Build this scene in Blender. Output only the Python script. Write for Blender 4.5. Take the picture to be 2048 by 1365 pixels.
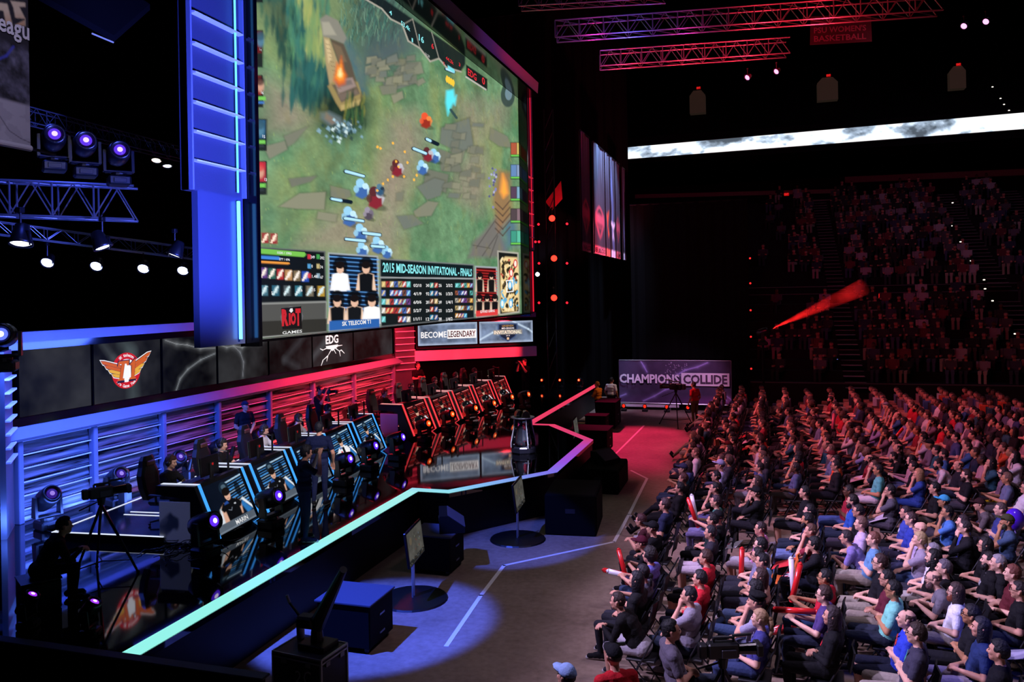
import bpy, bmesh, math, random
import numpy as np
from mathutils import Vector, Matrix, Euler
random.seed(7); RNG = np.random.default_rng(11)
PI = math.pi
scene = bpy.context.scene
for o in list(bpy.data.objects): bpy.data.objects.remove(o)
COL = scene.collection

# ------------------------------------------------------------------ colour
def L(h):
    h = h.lstrip('#'); c = [int(h[i:i+2], 16)/255 for i in (0, 2, 4)]
    return tuple(x/12.92 if x <= .04045 else ((x+.055)/1.055)**2.4 for x in c)

# ------------------------------------------------------------------ camera
# World frame: X runs from the stage towards the audience, Y along the stage away from the camera, Z up, arena floor at z = 0.
F, CX, HY, RO, HC = 1607., 1024., 590., .018, 5.4
TH = math.atan2(.645, 2.089); cT, sT = math.cos(TH), math.sin(TH); nR = math.hypot(1, RO)
camd = bpy.data.cameras.new('camera'); cam = bpy.data.objects.new('camera', camd); COL.objects.link(cam)
camd.sensor_fit = 'HORIZONTAL'; camd.sensor_width = 36; camd.lens = F*36/2048
camd.shift_y = -(682.5-HY)/2048; camd.clip_end = 300; camd.clip_start = .05
_f = Vector((-sT, cT, 0)); _r = Vector((cT, sT, 0)); _u = Vector((0, 0, 1))
_x = (_r*1 - _u*RO).normalized(); _y = (_u*1 + _r*RO).normalized()
mw = Matrix((_x, _y, -_f)).transposed().to_4x4(); mw.translation = (0, 0, HC)
cam.matrix_world = mw
scene.camera = cam
def ray(x, y):
    a, b = x-CX, y-HY
    r = (a-RO*b)/nR; d = (RO*a+b)/nR
    return (cT*r-sT*F, sT*r+cT*F, -d)
def onz(x, y, z):
    v = ray(x, y); t = (z-HC)/v[2]; return Vector((v[0]*t, v[1]*t, z))
def onx(x, y, X):
    v = ray(x, y); t = X/v[0]; return Vector((X, v[1]*t, HC+v[2]*t))
def ony(x, y, Y):
    v = ray(x, y); t = Y/v[1]; return Vector((v[0]*t, Y, HC+v[2]*t))
def atd(x, y, D):
    v = ray(x, y); t = D/F; return Vector((v[0]*t, v[1]*t, HC+v[2]*t))
def proj(X, Y, Z):
    r = cT*X+sT*Y; D = -sT*X+cT*Y; d = HC-Z
    r, d = r*F/D, d*F/D
    return CX+(r+RO*d)/nR, HY+(-RO*r+d)/nR

# ------------------------------------------------------------------ world, exposure
w = bpy.data.worlds.new('world'); scene.world = w; w.use_nodes = True
w.node_tree.nodes['Background'].inputs[0].default_value = (.12, .10, .2, 1)
w.node_tree.nodes['Background'].inputs[1].default_value = .006
vs = scene.view_settings
scene.display_settings.display_device = 'sRGB'
vs.view_transform = 'Standard'; vs.look = 'None'; vs.exposure = 0.0; vs.gamma = 1; vs.use_curve_mapping = False
cy = scene.cycles
cy.use_denoising = True
cy.max_bounces = 5; cy.diffuse_bounces = 2; cy.glossy_bounces = 3; cy.transmission_bounces = 3; cy.transparent_max_bounces = 6; cy.volume_bounces = 0
cy.sample_clamp_indirect = 3; cy.caustics_reflective = False; cy.caustics_refractive = False
cy.use_adaptive_sampling = True; cy.adaptive_threshold = .02
def atd(x, y, D):
    v = ray(x, y); t = D/F; return Vector((v[0]*t, v[1]*t, HC+v[2]*t))
def light(kind, name, loc, target, color, power, size=.3, angle=60, blend=.4, size_y=None):
    d = bpy.data.lights.new(name, kind); d.color = color; d.energy = power
    if kind == 'SPOT': d.spot_size = math.radians(angle); d.spot_blend = blend; d.shadow_soft_size = size
    elif kind == 'AREA':
        d.size = size
        if size_y: d.shape = 'RECTANGLE'; d.size_y = size_y
    else: d.shadow_soft_size = size
    o = bpy.data.objects.new(name, d); COL.objects.link(o); o.location = loc
    o.rotation_euler = (Vector(target)-Vector(loc)).to_track_quat('-Z', 'Y').to_euler()
    return o
BLUE = (.035, .075, 1.0); RED = (1.0, .02, .045)
# wall washers: blue on the near half of the stage wall, red on the far half
light('AREA', 'blue_wall_wash', (-12.4, 13.6, 4.4), (-14.2, 14.0, 1.9), (.06, .13, 1), 560, size=6, size_y=.5)
light('AREA', 'blue_wall_uplight', (-12.9, 13.2, 1.25), (-14.2, 13.4, 1.8), (.08, .18, 1), 150, size=5, size_y=.25)
light('AREA', 'red_wall_wash', (-12.4, 25.6, 4.4), (-14.2, 25.4, 1.9), RED, 800, size=8, size_y=.5)
light('AREA', 'red_wall_uplight', (-12.9, 25.2, 1.25), (-14.2, 25.4, 1.8), (1, .05, .05), 130, size=7, size_y=.25)
light('SPOT', 'blue_tower_wash', (-3.2, 9.0, 5.2), (-8.9, 11.8, 8.3), (.09, .13, 1), 11000, .2, 64, .6)
light('SPOT', 'red_hood_wash', (-7.0, 26.6, 9.2), (-8.1, 27.6, 13.4), (1, .02, .06), 700, .2, 84, .9)
light('SPOT', 'red_column_wash', (-6.6, 32.2, 7.6), (-8.9, 31.2, 10), RED, 380, .2, 70)
light('SPOT', 'red_wing_wash', (-7.2, 30.6, 4.0), (-11.5, 32.2, 3), (1, .02, .04), 1500, .2, 50)
# key lights on the players, from the front rig
light('SPOT', 'blue_team_key', (-2.5, 9.5, 8.5), (-11.1, 15.2, 2.1), (1, .88, .95), 4800, .2, 26, .7)
light('SPOT', 'red_team_key', (-2.5, 33.5, 8.5), (-10.8, 27.5, 2.1), (1, .62, .66), 3400, .2, 28, .7)
# coloured pools on the arena floor along the stage
light('SPOT', 'blue_floor_spot', (-8.1, 8.6, 8.3), (-6.3, 11.9, 0), (.05, .11, 1), 15000, .08, 25, .3)
light('SPOT', 'blue_floor_spot', (-8.1, 9.6, 8.5), (-5.0, 16.6, 0), (.06, .12, 1), 9000, .08, 15, .3)
light('SPOT', 'red_floor_spot', (-7.4, 37, 9), (-4.0, 29.0, 0), (1, .025, .15), 9000, .15, 32, .7)
# house spots over the front rig: lavender on the near seats, pink red on the far ones
for i, (u, c, p) in enumerate(((9.5, (.70, .58, 1), 6400), (13, (.72, .58, 1), 6800), (17, (.80, .50, .97), 5000), (22, (1, .24, .38), 3600), (27.5, (1, .17, .27), 4200), (33, (1, .18, .28), 4400))):
    light('SPOT', 'seat_spot', (-8.0, u-2.0, 9.0), (1.6, u+1.2, .9), c, p, .3, 48, .8)
light('SPOT', 'seat_fill', (3.0, 13, 15), (2.6, 13.2, 0), (.84, .68, .95), 2600, 1.5, 72, .7)  # added overhead fill for the near seats, no fixture there
light('SPOT', 'pink_fill', (4.5, 28, 15), (4, 28, 0), (1, .17, .30), 1900, 1.5, 72, .7)  # added pink fill from above for the far floor seats
light('AREA', 'far_stand_fill', (11, 42, 21), (13, 47, 5), (.62, .5, .9), 170, size=8)  # unseen area light added to lift the far stands
light('SPOT', 'slogan_fill', (-3.6, 31.5, 6), (-3.8, 37, 1.3), (.88, .5, 1), 900, .3, 44, .6)  # added spot to brighten the slogan banner
# unseen lamps added for the red and blue glow on the overhead trusses
for (x, y, D, c, p) in ((1690, 70, 22, RED, 380), (1560, 75, 22, RED, 220), (1420, 150, 25, RED, 260), (1270, 170, 25.5, RED, 220), (1540, 130, 25, RED, 220), (1250, 110, 23.2, (.12, .12, 1), 150), (1180, 90, 23.5, (.8, .02, .3), 70), (1380, 95, 23, (.7, .03, .3), 90)):
    light('SPOT', 'truss_glow', atd(x, y, D-.9), atd(x, y-14, D+1), c, p*1.3, .08, 140, .5)
# banners beside the stage, left rig and left banner
light('SPOT', 'banner_top_fill', (-2.5, 32, 15), (-6.2, 34.5, 10), (.5, .62, 1), 8000, .2, 50)  # added spot that brightens the tops of the team banners
light('SPOT', 'banner_red_fill', (-2.5, 30, 4), (-6.2, 34, 7.6), (1, .12, .2), 5200, .2, 50)  # added red spot from below for the team banners
light('SPOT', 'left_banner_light', (-4.5, 4.5, 9.5), (-8, 6.7, 7.9), (.72, .68, 1), 330, .2, 40)
light('AREA', 'left_rig_glow', (-10.6, 9.6, 8.8), (-10.6, 10.6, 7.2), (.06, .1, 1), 22, size=.4)
light('SPOT', 'stand_fill', (-2.5, 16.5, 9), (-6.3, 20.6, 1.6), (.85, .8, 1), 9000, .15, 9, .5)  # added spot so the display stand shows up bright
light('SPOT', 'red_end_panel_fill', (-9.2, 16.5, 6.5), (-10.9, 22.5, 1.5), (.6, .58, 1), 420, .1, 13, .5)  # added spot that brightens the red desk end panel
light('SPOT', 'blue_end_panel_fill', (-9.5, 6.5, 5.5), (-10.2, 12.1, 1.5), (.45, .5, 1), 200, .1, 14, .5)  # added spot of the same sort for the blue end panel
light('AREA', 'concourse_fill', (4, 57.5, 15.5), (4, 62.5, 12), (1, .92, .85), 260, size=12, size_y=.6)  # added area light that lifts the pale concourse fascia
bq = onz(1990, 1280, 1.0); light('SPOT', 'blue_corner_spot', bq+Vector((1.2, -1.6, 3.2)), bq, (.06, .1, 1), 260, .1, 36, .7)
light('SPOT', 'warm_corner_fill', (-3.2, 33.0, 6), (-6.4, 33.8, 1.3), (1, .6, .4), 420, .1, 24, .6)  # added warm spot to lift the two figures at the stage end


# ------------------------------------------------------------------ materials
_mc = {}
def M(col, rough=.6, metal=0, spec=.5, emit=0, ecol=None, coat=0, var=0, scale=8, bump=0, ior=None, trans=0, alpha=1):
    key = (col, rough, metal, spec, emit, ecol, coat, var, scale, bump, ior, trans)
    if key in _mc: return _mc[key]
    m = bpy.data.materials.new('mat_%d' % len(_mc)); m.use_nodes = True
    nt = m.node_tree; b = nt.nodes['Principled BSDF']
    c = L(col); b.inputs['Base Color'].default_value = (*c, 1)
    b.inputs['Roughness'].default_value = rough; b.inputs['Metallic'].default_value = metal
    b.inputs['Specular IOR Level'].default_value = spec; b.inputs['Coat Weight'].default_value = coat
    if ior: b.inputs['IOR'].default_value = ior
    if trans: b.inputs['Transmission Weight'].default_value = trans
    if emit:
        if emit >= .5: b.inputs['Base Color'].default_value = (*[x*.03 for x in c], 1); b.inputs['Specular IOR Level'].default_value = .1
        b.inputs['Emission Color'].default_value = (*L(ecol or col), 1); b.inputs['Emission Strength'].default_value = emit
    if var or bump:
        tc = nt.nodes.new('ShaderNodeTexCoord'); n = nt.nodes.new('ShaderNodeTexNoise'); n.inputs['Scale'].default_value = scale; n.inputs['Detail'].default_value = 5
        nt.links.new(tc.outputs['Object'], n.inputs['Vector'])
        if var:
            r = nt.nodes.new('ShaderNodeMix'); r.data_type = 'RGBA'
            r.inputs[6].default_value = (*[x*(1-var) for x in c], 1); r.inputs[7].default_value = (*[min(1, x*(1+var)) for x in c], 1)
            nt.links.new(n.outputs['Fac'], r.inputs[0]); nt.links.new(r.outputs[2], b.inputs['Base Color'])
        if bump:
            bp = nt.nodes.new('ShaderNodeBump'); bp.inputs['Strength'].default_value = bump; bp.inputs['Distance'].default_value = .02
            nt.links.new(n.outputs['Fac'], bp.inputs['Height']); nt.links.new(bp.outputs[0], b.inputs['Normal'])
    _mc[key] = m; return m
def MC(strength=1., rough=.3, emit=True):      # colour from the mesh's own painted colour attribute
    key = ('col', strength, rough, emit)
    if key in _mc: return _mc[key]
    m = bpy.data.materials.new('painted'); m.use_nodes = True; nt = m.node_tree; b = nt.nodes['Principled BSDF']
    a = nt.nodes.new('ShaderNodeAttribute'); a.attribute_name = 'Col'
    b.inputs['Roughness'].default_value = rough
    if emit:
        b.inputs['Base Color'].default_value = (.002, .002, .002, 1); b.inputs['Roughness'].default_value = .8; b.inputs['Specular IOR Level'].default_value = 0
        nt.links.new(a.outputs['Color'], b.inputs['Emission Color']); b.inputs['Emission Strength'].default_value = strength
    else: nt.links.new(a.outputs['Color'], b.inputs['Base Color'])
    _mc[key] = m; return m
def ramp_emit(axis, stops, strength):          # LED strip whose colour changes along the stage (object = world Y)
    m = bpy.data.materials.new('led_ramp'); m.use_nodes = True; nt = m.node_tree; b = nt.nodes['Principled BSDF']
    tc = nt.nodes.new('ShaderNodeTexCoord'); sx = nt.nodes.new('ShaderNodeSeparateXYZ'); mr = nt.nodes.new('ShaderNodeMapRange'); cr = nt.nodes.new('ShaderNodeValToRGB')
    nt.links.new(tc.outputs['Object'], sx.inputs[0]); nt.links.new(sx.outputs[axis], mr.inputs[0])
    lo, hi = stops[0][0], stops[-1][0]
    mr.inputs[1].default_value = lo; mr.inputs[2].default_value = hi
    e = cr.color_ramp.elements
    e[1].position = 1; e[0].color = (*L(stops[0][1]), 1); e[1].color = (*L(stops[-1][1]), 1)
    for p, c in stops[1:-1]: el = e.new((p-lo)/(hi-lo)); el.color = (*L(c), 1)
    nt.links.new(mr.outputs[0], cr.inputs[0]); nt.links.new(cr.outputs[0], b.inputs['Emission Color']); b.inputs['Emission Strength'].default_value = strength
    b.inputs['Base Color'].default_value = (.02, .02, .02, 1)
    return m
BLACK = M('#0b0b0d', .55, var=.3); GLOSS = M('#060608', .12); DKMETAL = M('#15151a', .4, .6); FABRIC = M('#050506', .95, spec=.1, var=.3)
STEEL = M('#8b8d92', .3, .9); ALU = M('#a9abb0', .35, .8); WHITE = M('#d8d8d8', .5)
BLKVOID = M('#030304', .9, spec=.1)

# ------------------------------------------------------------------ geometry helpers
class MB:
    def __init__(s): s.v = []; s.f = []; s.m = []; s.k = 0
    def add(s, vs, fs, M_=None, k=None):
        n = len(s.v); s.v += [tuple(M_ @ Vector(p)) if M_ is not None else tuple(p) for p in vs]
        s.f += [tuple(i+n for i in f) for f in fs]; s.m += [s.k if k is None else k]*len(fs); return s
    def box(s, c, d, R=None, taper=1, k=None):
        x, y, z = d[0]/2, d[1]/2, d[2]/2; t = taper
        vs = [(-x, -y, -z), (x, -y, -z), (x, y, -z), (-x, y, -z), (-x*t, -y*t, z), (x*t, -y*t, z), (x*t, y*t, z), (-x*t, y*t, z)]
        T = Matrix.Translation(c) @ (R.to_4x4() if R is not None else Matrix())
        return s.add(vs, [(3, 2, 1, 0), (4, 5, 6, 7), (0, 1, 5, 4), (1, 2, 6, 5), (2, 3, 7, 6), (3, 0, 4, 7)], T, k)
    def bbox(s, c, d, b=.01, R=None, k=None):    # box with chamfered vertical and horizontal edges
        x, y, z = d[0]/2, d[1]/2, d[2]/2; b = min(b, x*.9, y*.9, z*.9)
        vs = []
        for zz, q in ((-z, b), (-z+b, 0), (z-b, 0), (z, b)):
            vs += [(-x+q, -y+q+(b if not q else 0), zz), (-x+q+(b if not q else 0), -y+q, zz), (x-q-(b if not q else 0), -y+q, zz), (x-q, -y+q+(b if not q else 0), zz),
                   (x-q, y-q-(b if not q else 0), zz), (x-q-(b if not q else 0), y-q, zz), (-x+q+(b if not q else 0), y-q, zz), (-x+q, y-q-(b if not q else 0), zz)]
        fs = [tuple(range(7, -1, -1)), tuple(range(24, 32))]
        for l in range(3):
            for i in range(8): j = (i+1) % 8; fs.append((l*8+i, l*8+j, l*8+8+j, l*8+8+i))
        T = Matrix.Translation(c) @ (R.to_4x4() if R is not None else Matrix())
        return s.add(vs, fs, T, k)
    def tube(s, p, q, r, r2=None, n=8, k=None, cap=True):
        p, q = Vector(p), Vector(q); r2 = r if r2 is None else r2
        d = (q-p); 
        if d.length < 1e-6: return s
        R = d.to_track_quat('Z', 'Y').to_matrix()
        vs = [p + R @ Vector((r*math.cos(a), r*math.sin(a), 0)) for a in [2*PI*i/n for i in range(n)]]
        vs += [q + R @ Vector((r2*math.cos(a), r2*math.sin(a), 0)) for a in [2*PI*i/n for i in range(n)]]
        fs = [(i, (i+1) % n, n+(i+1) % n, n+i) for i in range(n)]
        if cap: fs += [tuple(range(n-1, -1, -1)), tuple(range(n, 2*n))]
        return s.add(vs, fs, None, k)
    def path(s, pts, r, n=6, k=None):
        for a, b in zip(pts, pts[1:]): s.tube(a, b, r, r, n, k)
        return s
    def lathe(s, prof, n=20, T=None, k=None):
        vs = []; fs = []
        for r, z in prof: vs += [(r*math.cos(2*PI*i/n), r*math.sin(2*PI*i/n), z) for i in range(n)]
        for l in range(len(prof)-1):
            for i in range(n): j = (i+1) % n; fs.append((l*n+i, l*n+j, l*n+n+j, l*n+n+i))
        fs.append(tuple(range(n-1, -1, -1))); fs.append(tuple((len(prof)-1)*n+i for i in range(n)))
        return s.add(vs, fs, T, k)
    def ball(s, c, r, n=10, m=6, k=None, R=None):
        r = (r, r, r) if not hasattr(r, '__len__') else r
        prof = [(max(1e-4, math.sin(PI*i/m)), -math.cos(PI*i/m)) for i in range(m+1)]
        T = Matrix.Translation(c) @ (R.to_4x4() if R is not None else Matrix()) @ Matrix.Diagonal((*r, 1))
        return s.lathe(prof, n, T, k)
    def prism(s, poly, a, b, ax=1, k=None, T=None):   # polygon in the plane perpendicular to axis ax, extruded a..b
        def P3(p, t): l = [p[0], p[1]]; l.insert(ax, t); return tuple(l)
        n = len(poly); vs = [P3(p, a) for p in poly]+[P3(p, b) for p in poly]
        fs = [(i, (i+1) % n, n+(i+1) % n, n+i) for i in range(n)]+[tuple(range(n-1, -1, -1)), tuple(range(n, 2*n))]
        return s.add(vs, fs, T, k)
    def mesh(s, name, mats, smooth=False, fixn=True):
        me = bpy.data.meshes.new(name); me.from_pydata(s.v, [], s.f)
        for m in (mats if isinstance(mats, (list, tuple)) else [mats]): me.materials.append(m)
        if any(s.m): me.polygons.foreach_set('material_index', s.m)
        if fixn:
            bm = bmesh.new(); bm.from_mesh(me); bmesh.ops.recalc_face_normals(bm, faces=bm.faces); bm.to_mesh(me); bm.free()
        if smooth: me.polygons.foreach_set('use_smooth', [True]*len(me.polygons))
        me.update(); return me
    def build(s, name, mats, parent=None, loc=None, smooth=False, world=False, rot=None):
        if world and parent is not None:
            inv = xf(parent).inverted(); s.v = [tuple(inv @ Vector(p)) for p in s.v]
        return link(name, s.mesh(name, mats, smooth), parent, loc, rot)
def xf(o):
    m = Matrix.LocRotScale(o.location, o.rotation_euler, o.scale)
    return xf(o.parent) @ m if o.parent else m
def link(name, me, parent=None, loc=None, rot=None):
    o = bpy.data.objects.new(name, me); COL.objects.link(o)
    if parent is not None: o.parent = parent
    if loc is not None: o.location = loc
    if rot is not None: o.rotation_euler = rot
    return o
def tag(o, label=None, cat=None, group=None, kind=None):
    if label: o['label'] = label
    if cat: o['category'] = cat
    if group: o['group'] = group
    if kind: o['kind'] = kind
    return o
def thing(name, label, cat, loc=(0, 0, 0), rotz=0, group=None):
    o = bpy.data.objects.new(name, None); COL.objects.link(o); o.location = loc; o.rotation_euler = (0, 0, rotz); o.empty_display_size = .2
    return tag(o, label, cat, group)
def dup(root, loc, rotz=None, label=None, group=None):
    r = root.copy(); COL.objects.link(r); r.location = loc
    if rotz is not None: r.rotation_euler = (0, 0, rotz)
    if label: r['label'] = label
    if group: r['group'] = group
    for ch in list(root.children):
        c = ch.copy(); COL.objects.link(c); c.parent = r
        for g in list(ch.children):
            d = g.copy(); COL.objects.link(d); d.parent = c
    return r
def struct(name, mb, mats, **kw):
    return tag(mb.build(name, mats, **kw), kind='structure')
def rotm(x=0, y=0, z=0): return Euler((x, y, z)).to_matrix()

# text: a flat font mesh fitted to a width and height; ex, ey are the directions of writing and of its height
def text(s, p, wdt, hgt, ex, ey, mat, parent, name='lettering', bold=0, thick=.004, shear=0):
    cu = bpy.data.curves.new('t', 'FONT'); cu.body = s; cu.extrude = 0; cu.resolution_u = 2; cu.offset = bold; cu.shear = shear
    ob = bpy.data.objects.new('t', cu); COL.objects.link(ob)
    dg = bpy.context.evaluated_depsgraph_get(); me = bpy.data.meshes.new_from_object(ob.evaluated_get(dg))
    bpy.data.objects.remove(ob); bpy.data.curves.remove(cu)
    n = len(me.vertices); a = np.zeros(n*3); me.vertices.foreach_get('co', a); a = a.reshape(-1, 3)
    if n == 0: return None
    mn, mx = a.min(0), a.max(0); d = np.maximum(mx-mn, 1e-6)
    ex, ey = Vector(ex).normalized(), Vector(ey).normalized(); nz = ex.cross(ey); p = Vector(p)
    inv = xf(parent).inverted() if parent is not None else Matrix()
    uv = (a-mn)/d; R = np.array([ex, ey, nz])
    q = np.array(p)+uv[:, :1]*wdt*R[0]+uv[:, 1:2]*hgt*R[1]+thick*R[2]
    iv = np.array(inv); q = q@iv[:3, :3].T+iv[:3, 3]
    me.vertices.foreach_set('co', q.ravel()); me.materials.clear(); me.materials.append(mat); me.update()
    return link(name, me, parent)

# painted picture on a grid of vertices (screens, banners): shapes are laid over each other in numpy
class Pic:
    def __init__(s, X, Y): s.X = X; s.Y = Y; s.C = np.zeros(X.shape+(3,))
    def put(s, mask, c):
        c = np.array(L(c)) if isinstance(c, str) else np.asarray(c)
        s.C += mask[..., None]*(c-s.C)
    def _sub(s, x0, x1, y0, y1): return (s.X >= x0) & (s.X <= x1) & (s.Y >= y0) & (s.Y <= y1)
    def poly(s, pts, c, a=1, e=1.):
        xs = [p[0] for p in pts]; ys = [p[1] for p in pts]
        sel = s._sub(min(xs)-e, max(xs)+e, min(ys)-e, max(ys)+e)
        if not sel.any(): return
        X, Y = s.X[sel], s.Y[sel]; ins = np.zeros(X.shape, bool); dist = np.full(X.shape, 1e9)
        for (ax, ay), (bx, by) in zip(pts, pts[1:]+pts[:1]):
            if ay != by:
                cnd = ((ay > Y) != (by > Y)); ins ^= cnd & (X < (bx-ax)*(Y-ay)/(by-ay)+ax)
            dx, dy = bx-ax, by-ay; l2 = dx*dx+dy*dy+1e-9
            t = np.clip(((X-ax)*dx+(Y-ay)*dy)/l2, 0, 1); dist = np.minimum(dist, np.hypot(X-ax-t*dx, Y-ay-t*dy))
        sd = np.where(ins, dist, -dist); m = np.zeros(s.X.shape); m[sel] = np.clip(sd/e*.5+.5, 0, 1)*a
        s.put(m, c)
    def rect(s, x0, y0, x1, y1, c, a=1, e=1.): s.poly([(x0, y0), (x1, y0), (x1, y1), (x0, y1)], c, a, e)
    def ell(s, cx, cy, rx, ry, c, a=1, rot=0, soft=.15):
        dx, dy = s.X-cx, s.Y-cy; co, si = math.cos(rot), math.sin(rot)
        d = np.hypot((dx*co+dy*si)/rx, (-dx*si+dy*co)/ry); s.put(np.clip((1-d)/soft+.5, 0, 1)*a, c)
    def line(s, pts, wd, c, a=1, e=1.):
        for (ax, ay), (bx, by) in zip(pts, pts[1:]):
            sel = s._sub(min(ax, bx)-wd-e, max(ax, bx)+wd+e, min(ay, by)-wd-e, max(ay, by)+wd+e)
            if not sel.any(): continue
            X, Y = s.X[sel], s.Y[sel]; dx, dy = bx-ax, by-ay; t = np.clip(((X-ax)*dx+(Y-ay)*dy)/(dx*dx+dy*dy+1e-9), 0, 1)
            d = np.hypot(X-ax-t*dx, Y-ay-t*dy); m = np.zeros(s.X.shape); m[sel] = np.clip((wd/2-d)/e+.5, 0, 1)*a; s.put(m, c)
def vnoise(X, Y, f, seed=0, oct=4):
    r = np.random.default_rng(seed); out = np.zeros(X.shape); amp = 1; tot = 0
    for o in range(oct):
        g = r.random((64, 64)); x = X*f; y = Y*f; xi = np.floor(x).astype(int); yi = np.floor(y).astype(int); fx = x-xi; fy = y-yi
        fx = fx*fx*(3-2*fx); fy = fy*fy*(3-2*fy); G = lambda a, b: g[a % 64, b % 64]
        out += amp*((G(xi, yi)*(1-fx)+G(xi+1, yi)*fx)*(1-fy)+(G(xi, yi+1)*(1-fx)+G(xi+1, yi+1)*fx)*fy); tot += amp; amp *= .5; f *= 2.1
    return out/tot
def gridmesh(name, P, C, mat):       # P (ny,nx,3) points, C (ny,nx,3) linear colours
    ny, nx = P.shape[:2]; me = bpy.data.meshes.new(name)
    idx = np.arange(ny*nx).reshape(ny, nx)
    q = np.stack([idx[:-1, :-1], idx[:-1, 1:], idx[1:, 1:], idx[1:, :-1]], -1).reshape(-1, 4)
    me.vertices.add(ny*nx); me.vertices.foreach_set('co', P.astype(np.float32).ravel())
    me.loops.add(q.size); me.loops.foreach_set('vertex_index', q.ravel().astype(np.int32))
    me.polygons.add(len(q)); me.polygons.foreach_set('loop_start', np.arange(0, q.size, 4, dtype=np.int32)); me.polygons.foreach_set('loop_total', np.full(len(q), 4, np.int32))
    a = me.color_attributes.new('Col', 'FLOAT_COLOR', 'POINT')
    a.data.foreach_set('color', np.concatenate([np.clip(C, 0, 1), np.ones((ny, nx, 1))], -1).astype(np.float32).ravel())
    me.materials.append(mat); me.update(calc_edges=True); me.validate(); return me
def lightning(pc, pts, c, wd, a=.9, glow=14):
    for k, g in ((glow, .10*a), (glow*.5, .22*a), (wd, a)): pc.line(pts, k, c, g, e=k*.7)
# ================================================================== SETTING
def slabbox(name, x0, x1, y0, y1, z0, z1, mat, kind='structure'):
    return struct(name, MB().box(((x0+x1)/2, (y0+y1)/2, (z0+z1)/2), (x1-x0, y1-y0, z1-z0)), mat)
def concrete():
    m = bpy.data.materials.new('concrete'); m.use_nodes = True; nt = m.node_tree; b = nt.nodes['Principled BSDF']
    tc = nt.nodes.new('ShaderNodeTexCoord'); n1 = nt.nodes.new('ShaderNodeTexNoise'); n2 = nt.nodes.new('ShaderNodeTexNoise'); mx = nt.nodes.new('ShaderNodeMix'); cr = nt.nodes.new('ShaderNodeValToRGB'); bp = nt.nodes.new('ShaderNodeBump')
    n1.inputs['Scale'].default_value = .55; n1.inputs['Detail'].default_value = 8; n1.inputs['Roughness'].default_value = .62; n2.inputs['Scale'].default_value = 9; n2.inputs['Detail'].default_value = 6
    mx.data_type = 'FLOAT'; mx.inputs[0].default_value = .35
    for n in (n1, n2): nt.links.new(tc.outputs['Object'], n.inputs['Vector'])
    nt.links.new(n1.outputs['Fac'], mx.inputs[2]); nt.links.new(n2.outputs['Fac'], mx.inputs[3]); nt.links.new(mx.outputs[0], cr.inputs[0])
    e = cr.color_ramp.elements; e[0].position = .33; e[0].color = (*L('#6d5a4c'), 1); e[1].position = .68; e[1].color = (*L('#a08a7a'), 1)
    nt.links.new(cr.outputs[0], b.inputs['Base Color']); b.inputs['Roughness'].default_value = .7
    bp.inputs['Strength'].default_value = .15; bp.inputs['Distance'].default_value = .01; nt.links.new(n2.outputs['Fac'], bp.inputs['Height']); nt.links.new(bp.outputs[0], b.inputs['Normal'])
    return m
slabbox('floor', -34, 42, -8, 80, -.2, 0, concrete())
slabbox('ceiling', -34, 42, -8, 80, 27, 27.3, BLKVOID)
slabbox('wall_far', -34, 42, 79.7, 80, 0, 27, BLKVOID)
slabbox('wall_left', -34.3, -34, -8, 80, 0, 27, BLKVOID)
slabbox('wall_right', 42, 42.3, -8, 80, 0, 27, BLKVOID)
slabbox('wall_near', -34, 42, -8.3, -8, 0, 27, BLKVOID)

# --- stage: black gloss deck with a thrust, LED strip along its edge, black skirt
UC = 21.5; VF = -7.45
edge = [(VF, 7.96), (VF, 16.68), (-6.70, 16.68), (-4.86, 19.25), (-4.86, 23.75), (-6.70, 26.32), (VF, 26.32), (VF, 38.2)]
ST = [(-15.6, 7.96)] + edge + [(-15.6, 38.2)]
m_deck = M('#050507', .045, ior=1.95)
stg = tag(MB().prism(ST, .9, 1.0, ax=2).build('stage', m_deck), 'black gloss stage deck with a pointed thrust and a lit front edge', 'stage')
inner = []
E_ = [Vector((a, b)) for a, b in edge]
W_ = .27
for i, p in enumerate(E_):           # inward offset of the edge line
    ns = []
    for a, b in ((i-1, i), (i, i+1)):
        if a >= 0 and b < len(E_): d = (E_[b]-E_[a]).normalized(); ns.append(Vector((-d.y, d.x)))
    nn = ns[0] if len(ns) == 1 else (ns[0]+ns[1])
    k = W_/max(.3, nn.dot(ns[0]))*1.0
    inner.append(p+nn*k)
m_strip = ramp_emit(1, [(5, '#98fff0'), (16.5, '#9cf8f4'), (17.3, '#86c8fb'), (19.0, '#7d7df2'), (20.4, '#9a55e8'), (22.4, '#b448c4'), (23.9, '#d83f7a'), (26.5, '#f0406a'), (38.2, '#f83c5c')], .93)
for i in range(len(E_)-1):
    a, b, c, d = E_[i], E_[i+1], inner[i+1], inner[i]
    MB().prism([tuple(a), tuple(b), tuple(c), tuple(d)], .99, 1.003, ax=2).build('edge_light', m_strip, stg)
m_sk = M('#07070b', .5, spec=.3)
for i in range(len(E_)-1):
    a, b = E_[i]*1, E_[i+1]*1
    d = (b-a).normalized(); n = Vector((-d.y, d.x))
    a2, b2 = a+n*.03, b+n*.03
    MB().prism([tuple(a2), tuple(b2), tuple(b2+n*.05), tuple(a2+n*.05)], 0.0, .9, ax=2).build('skirt_panel', m_sk, stg)
MB().prism([(-15.6, 7.98), (-7.6, 7.98), (-7.6, 8.05), (-15.6, 8.05)], 0, .9, ax=2).build('skirt_panel', m_sk, stg)

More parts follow.
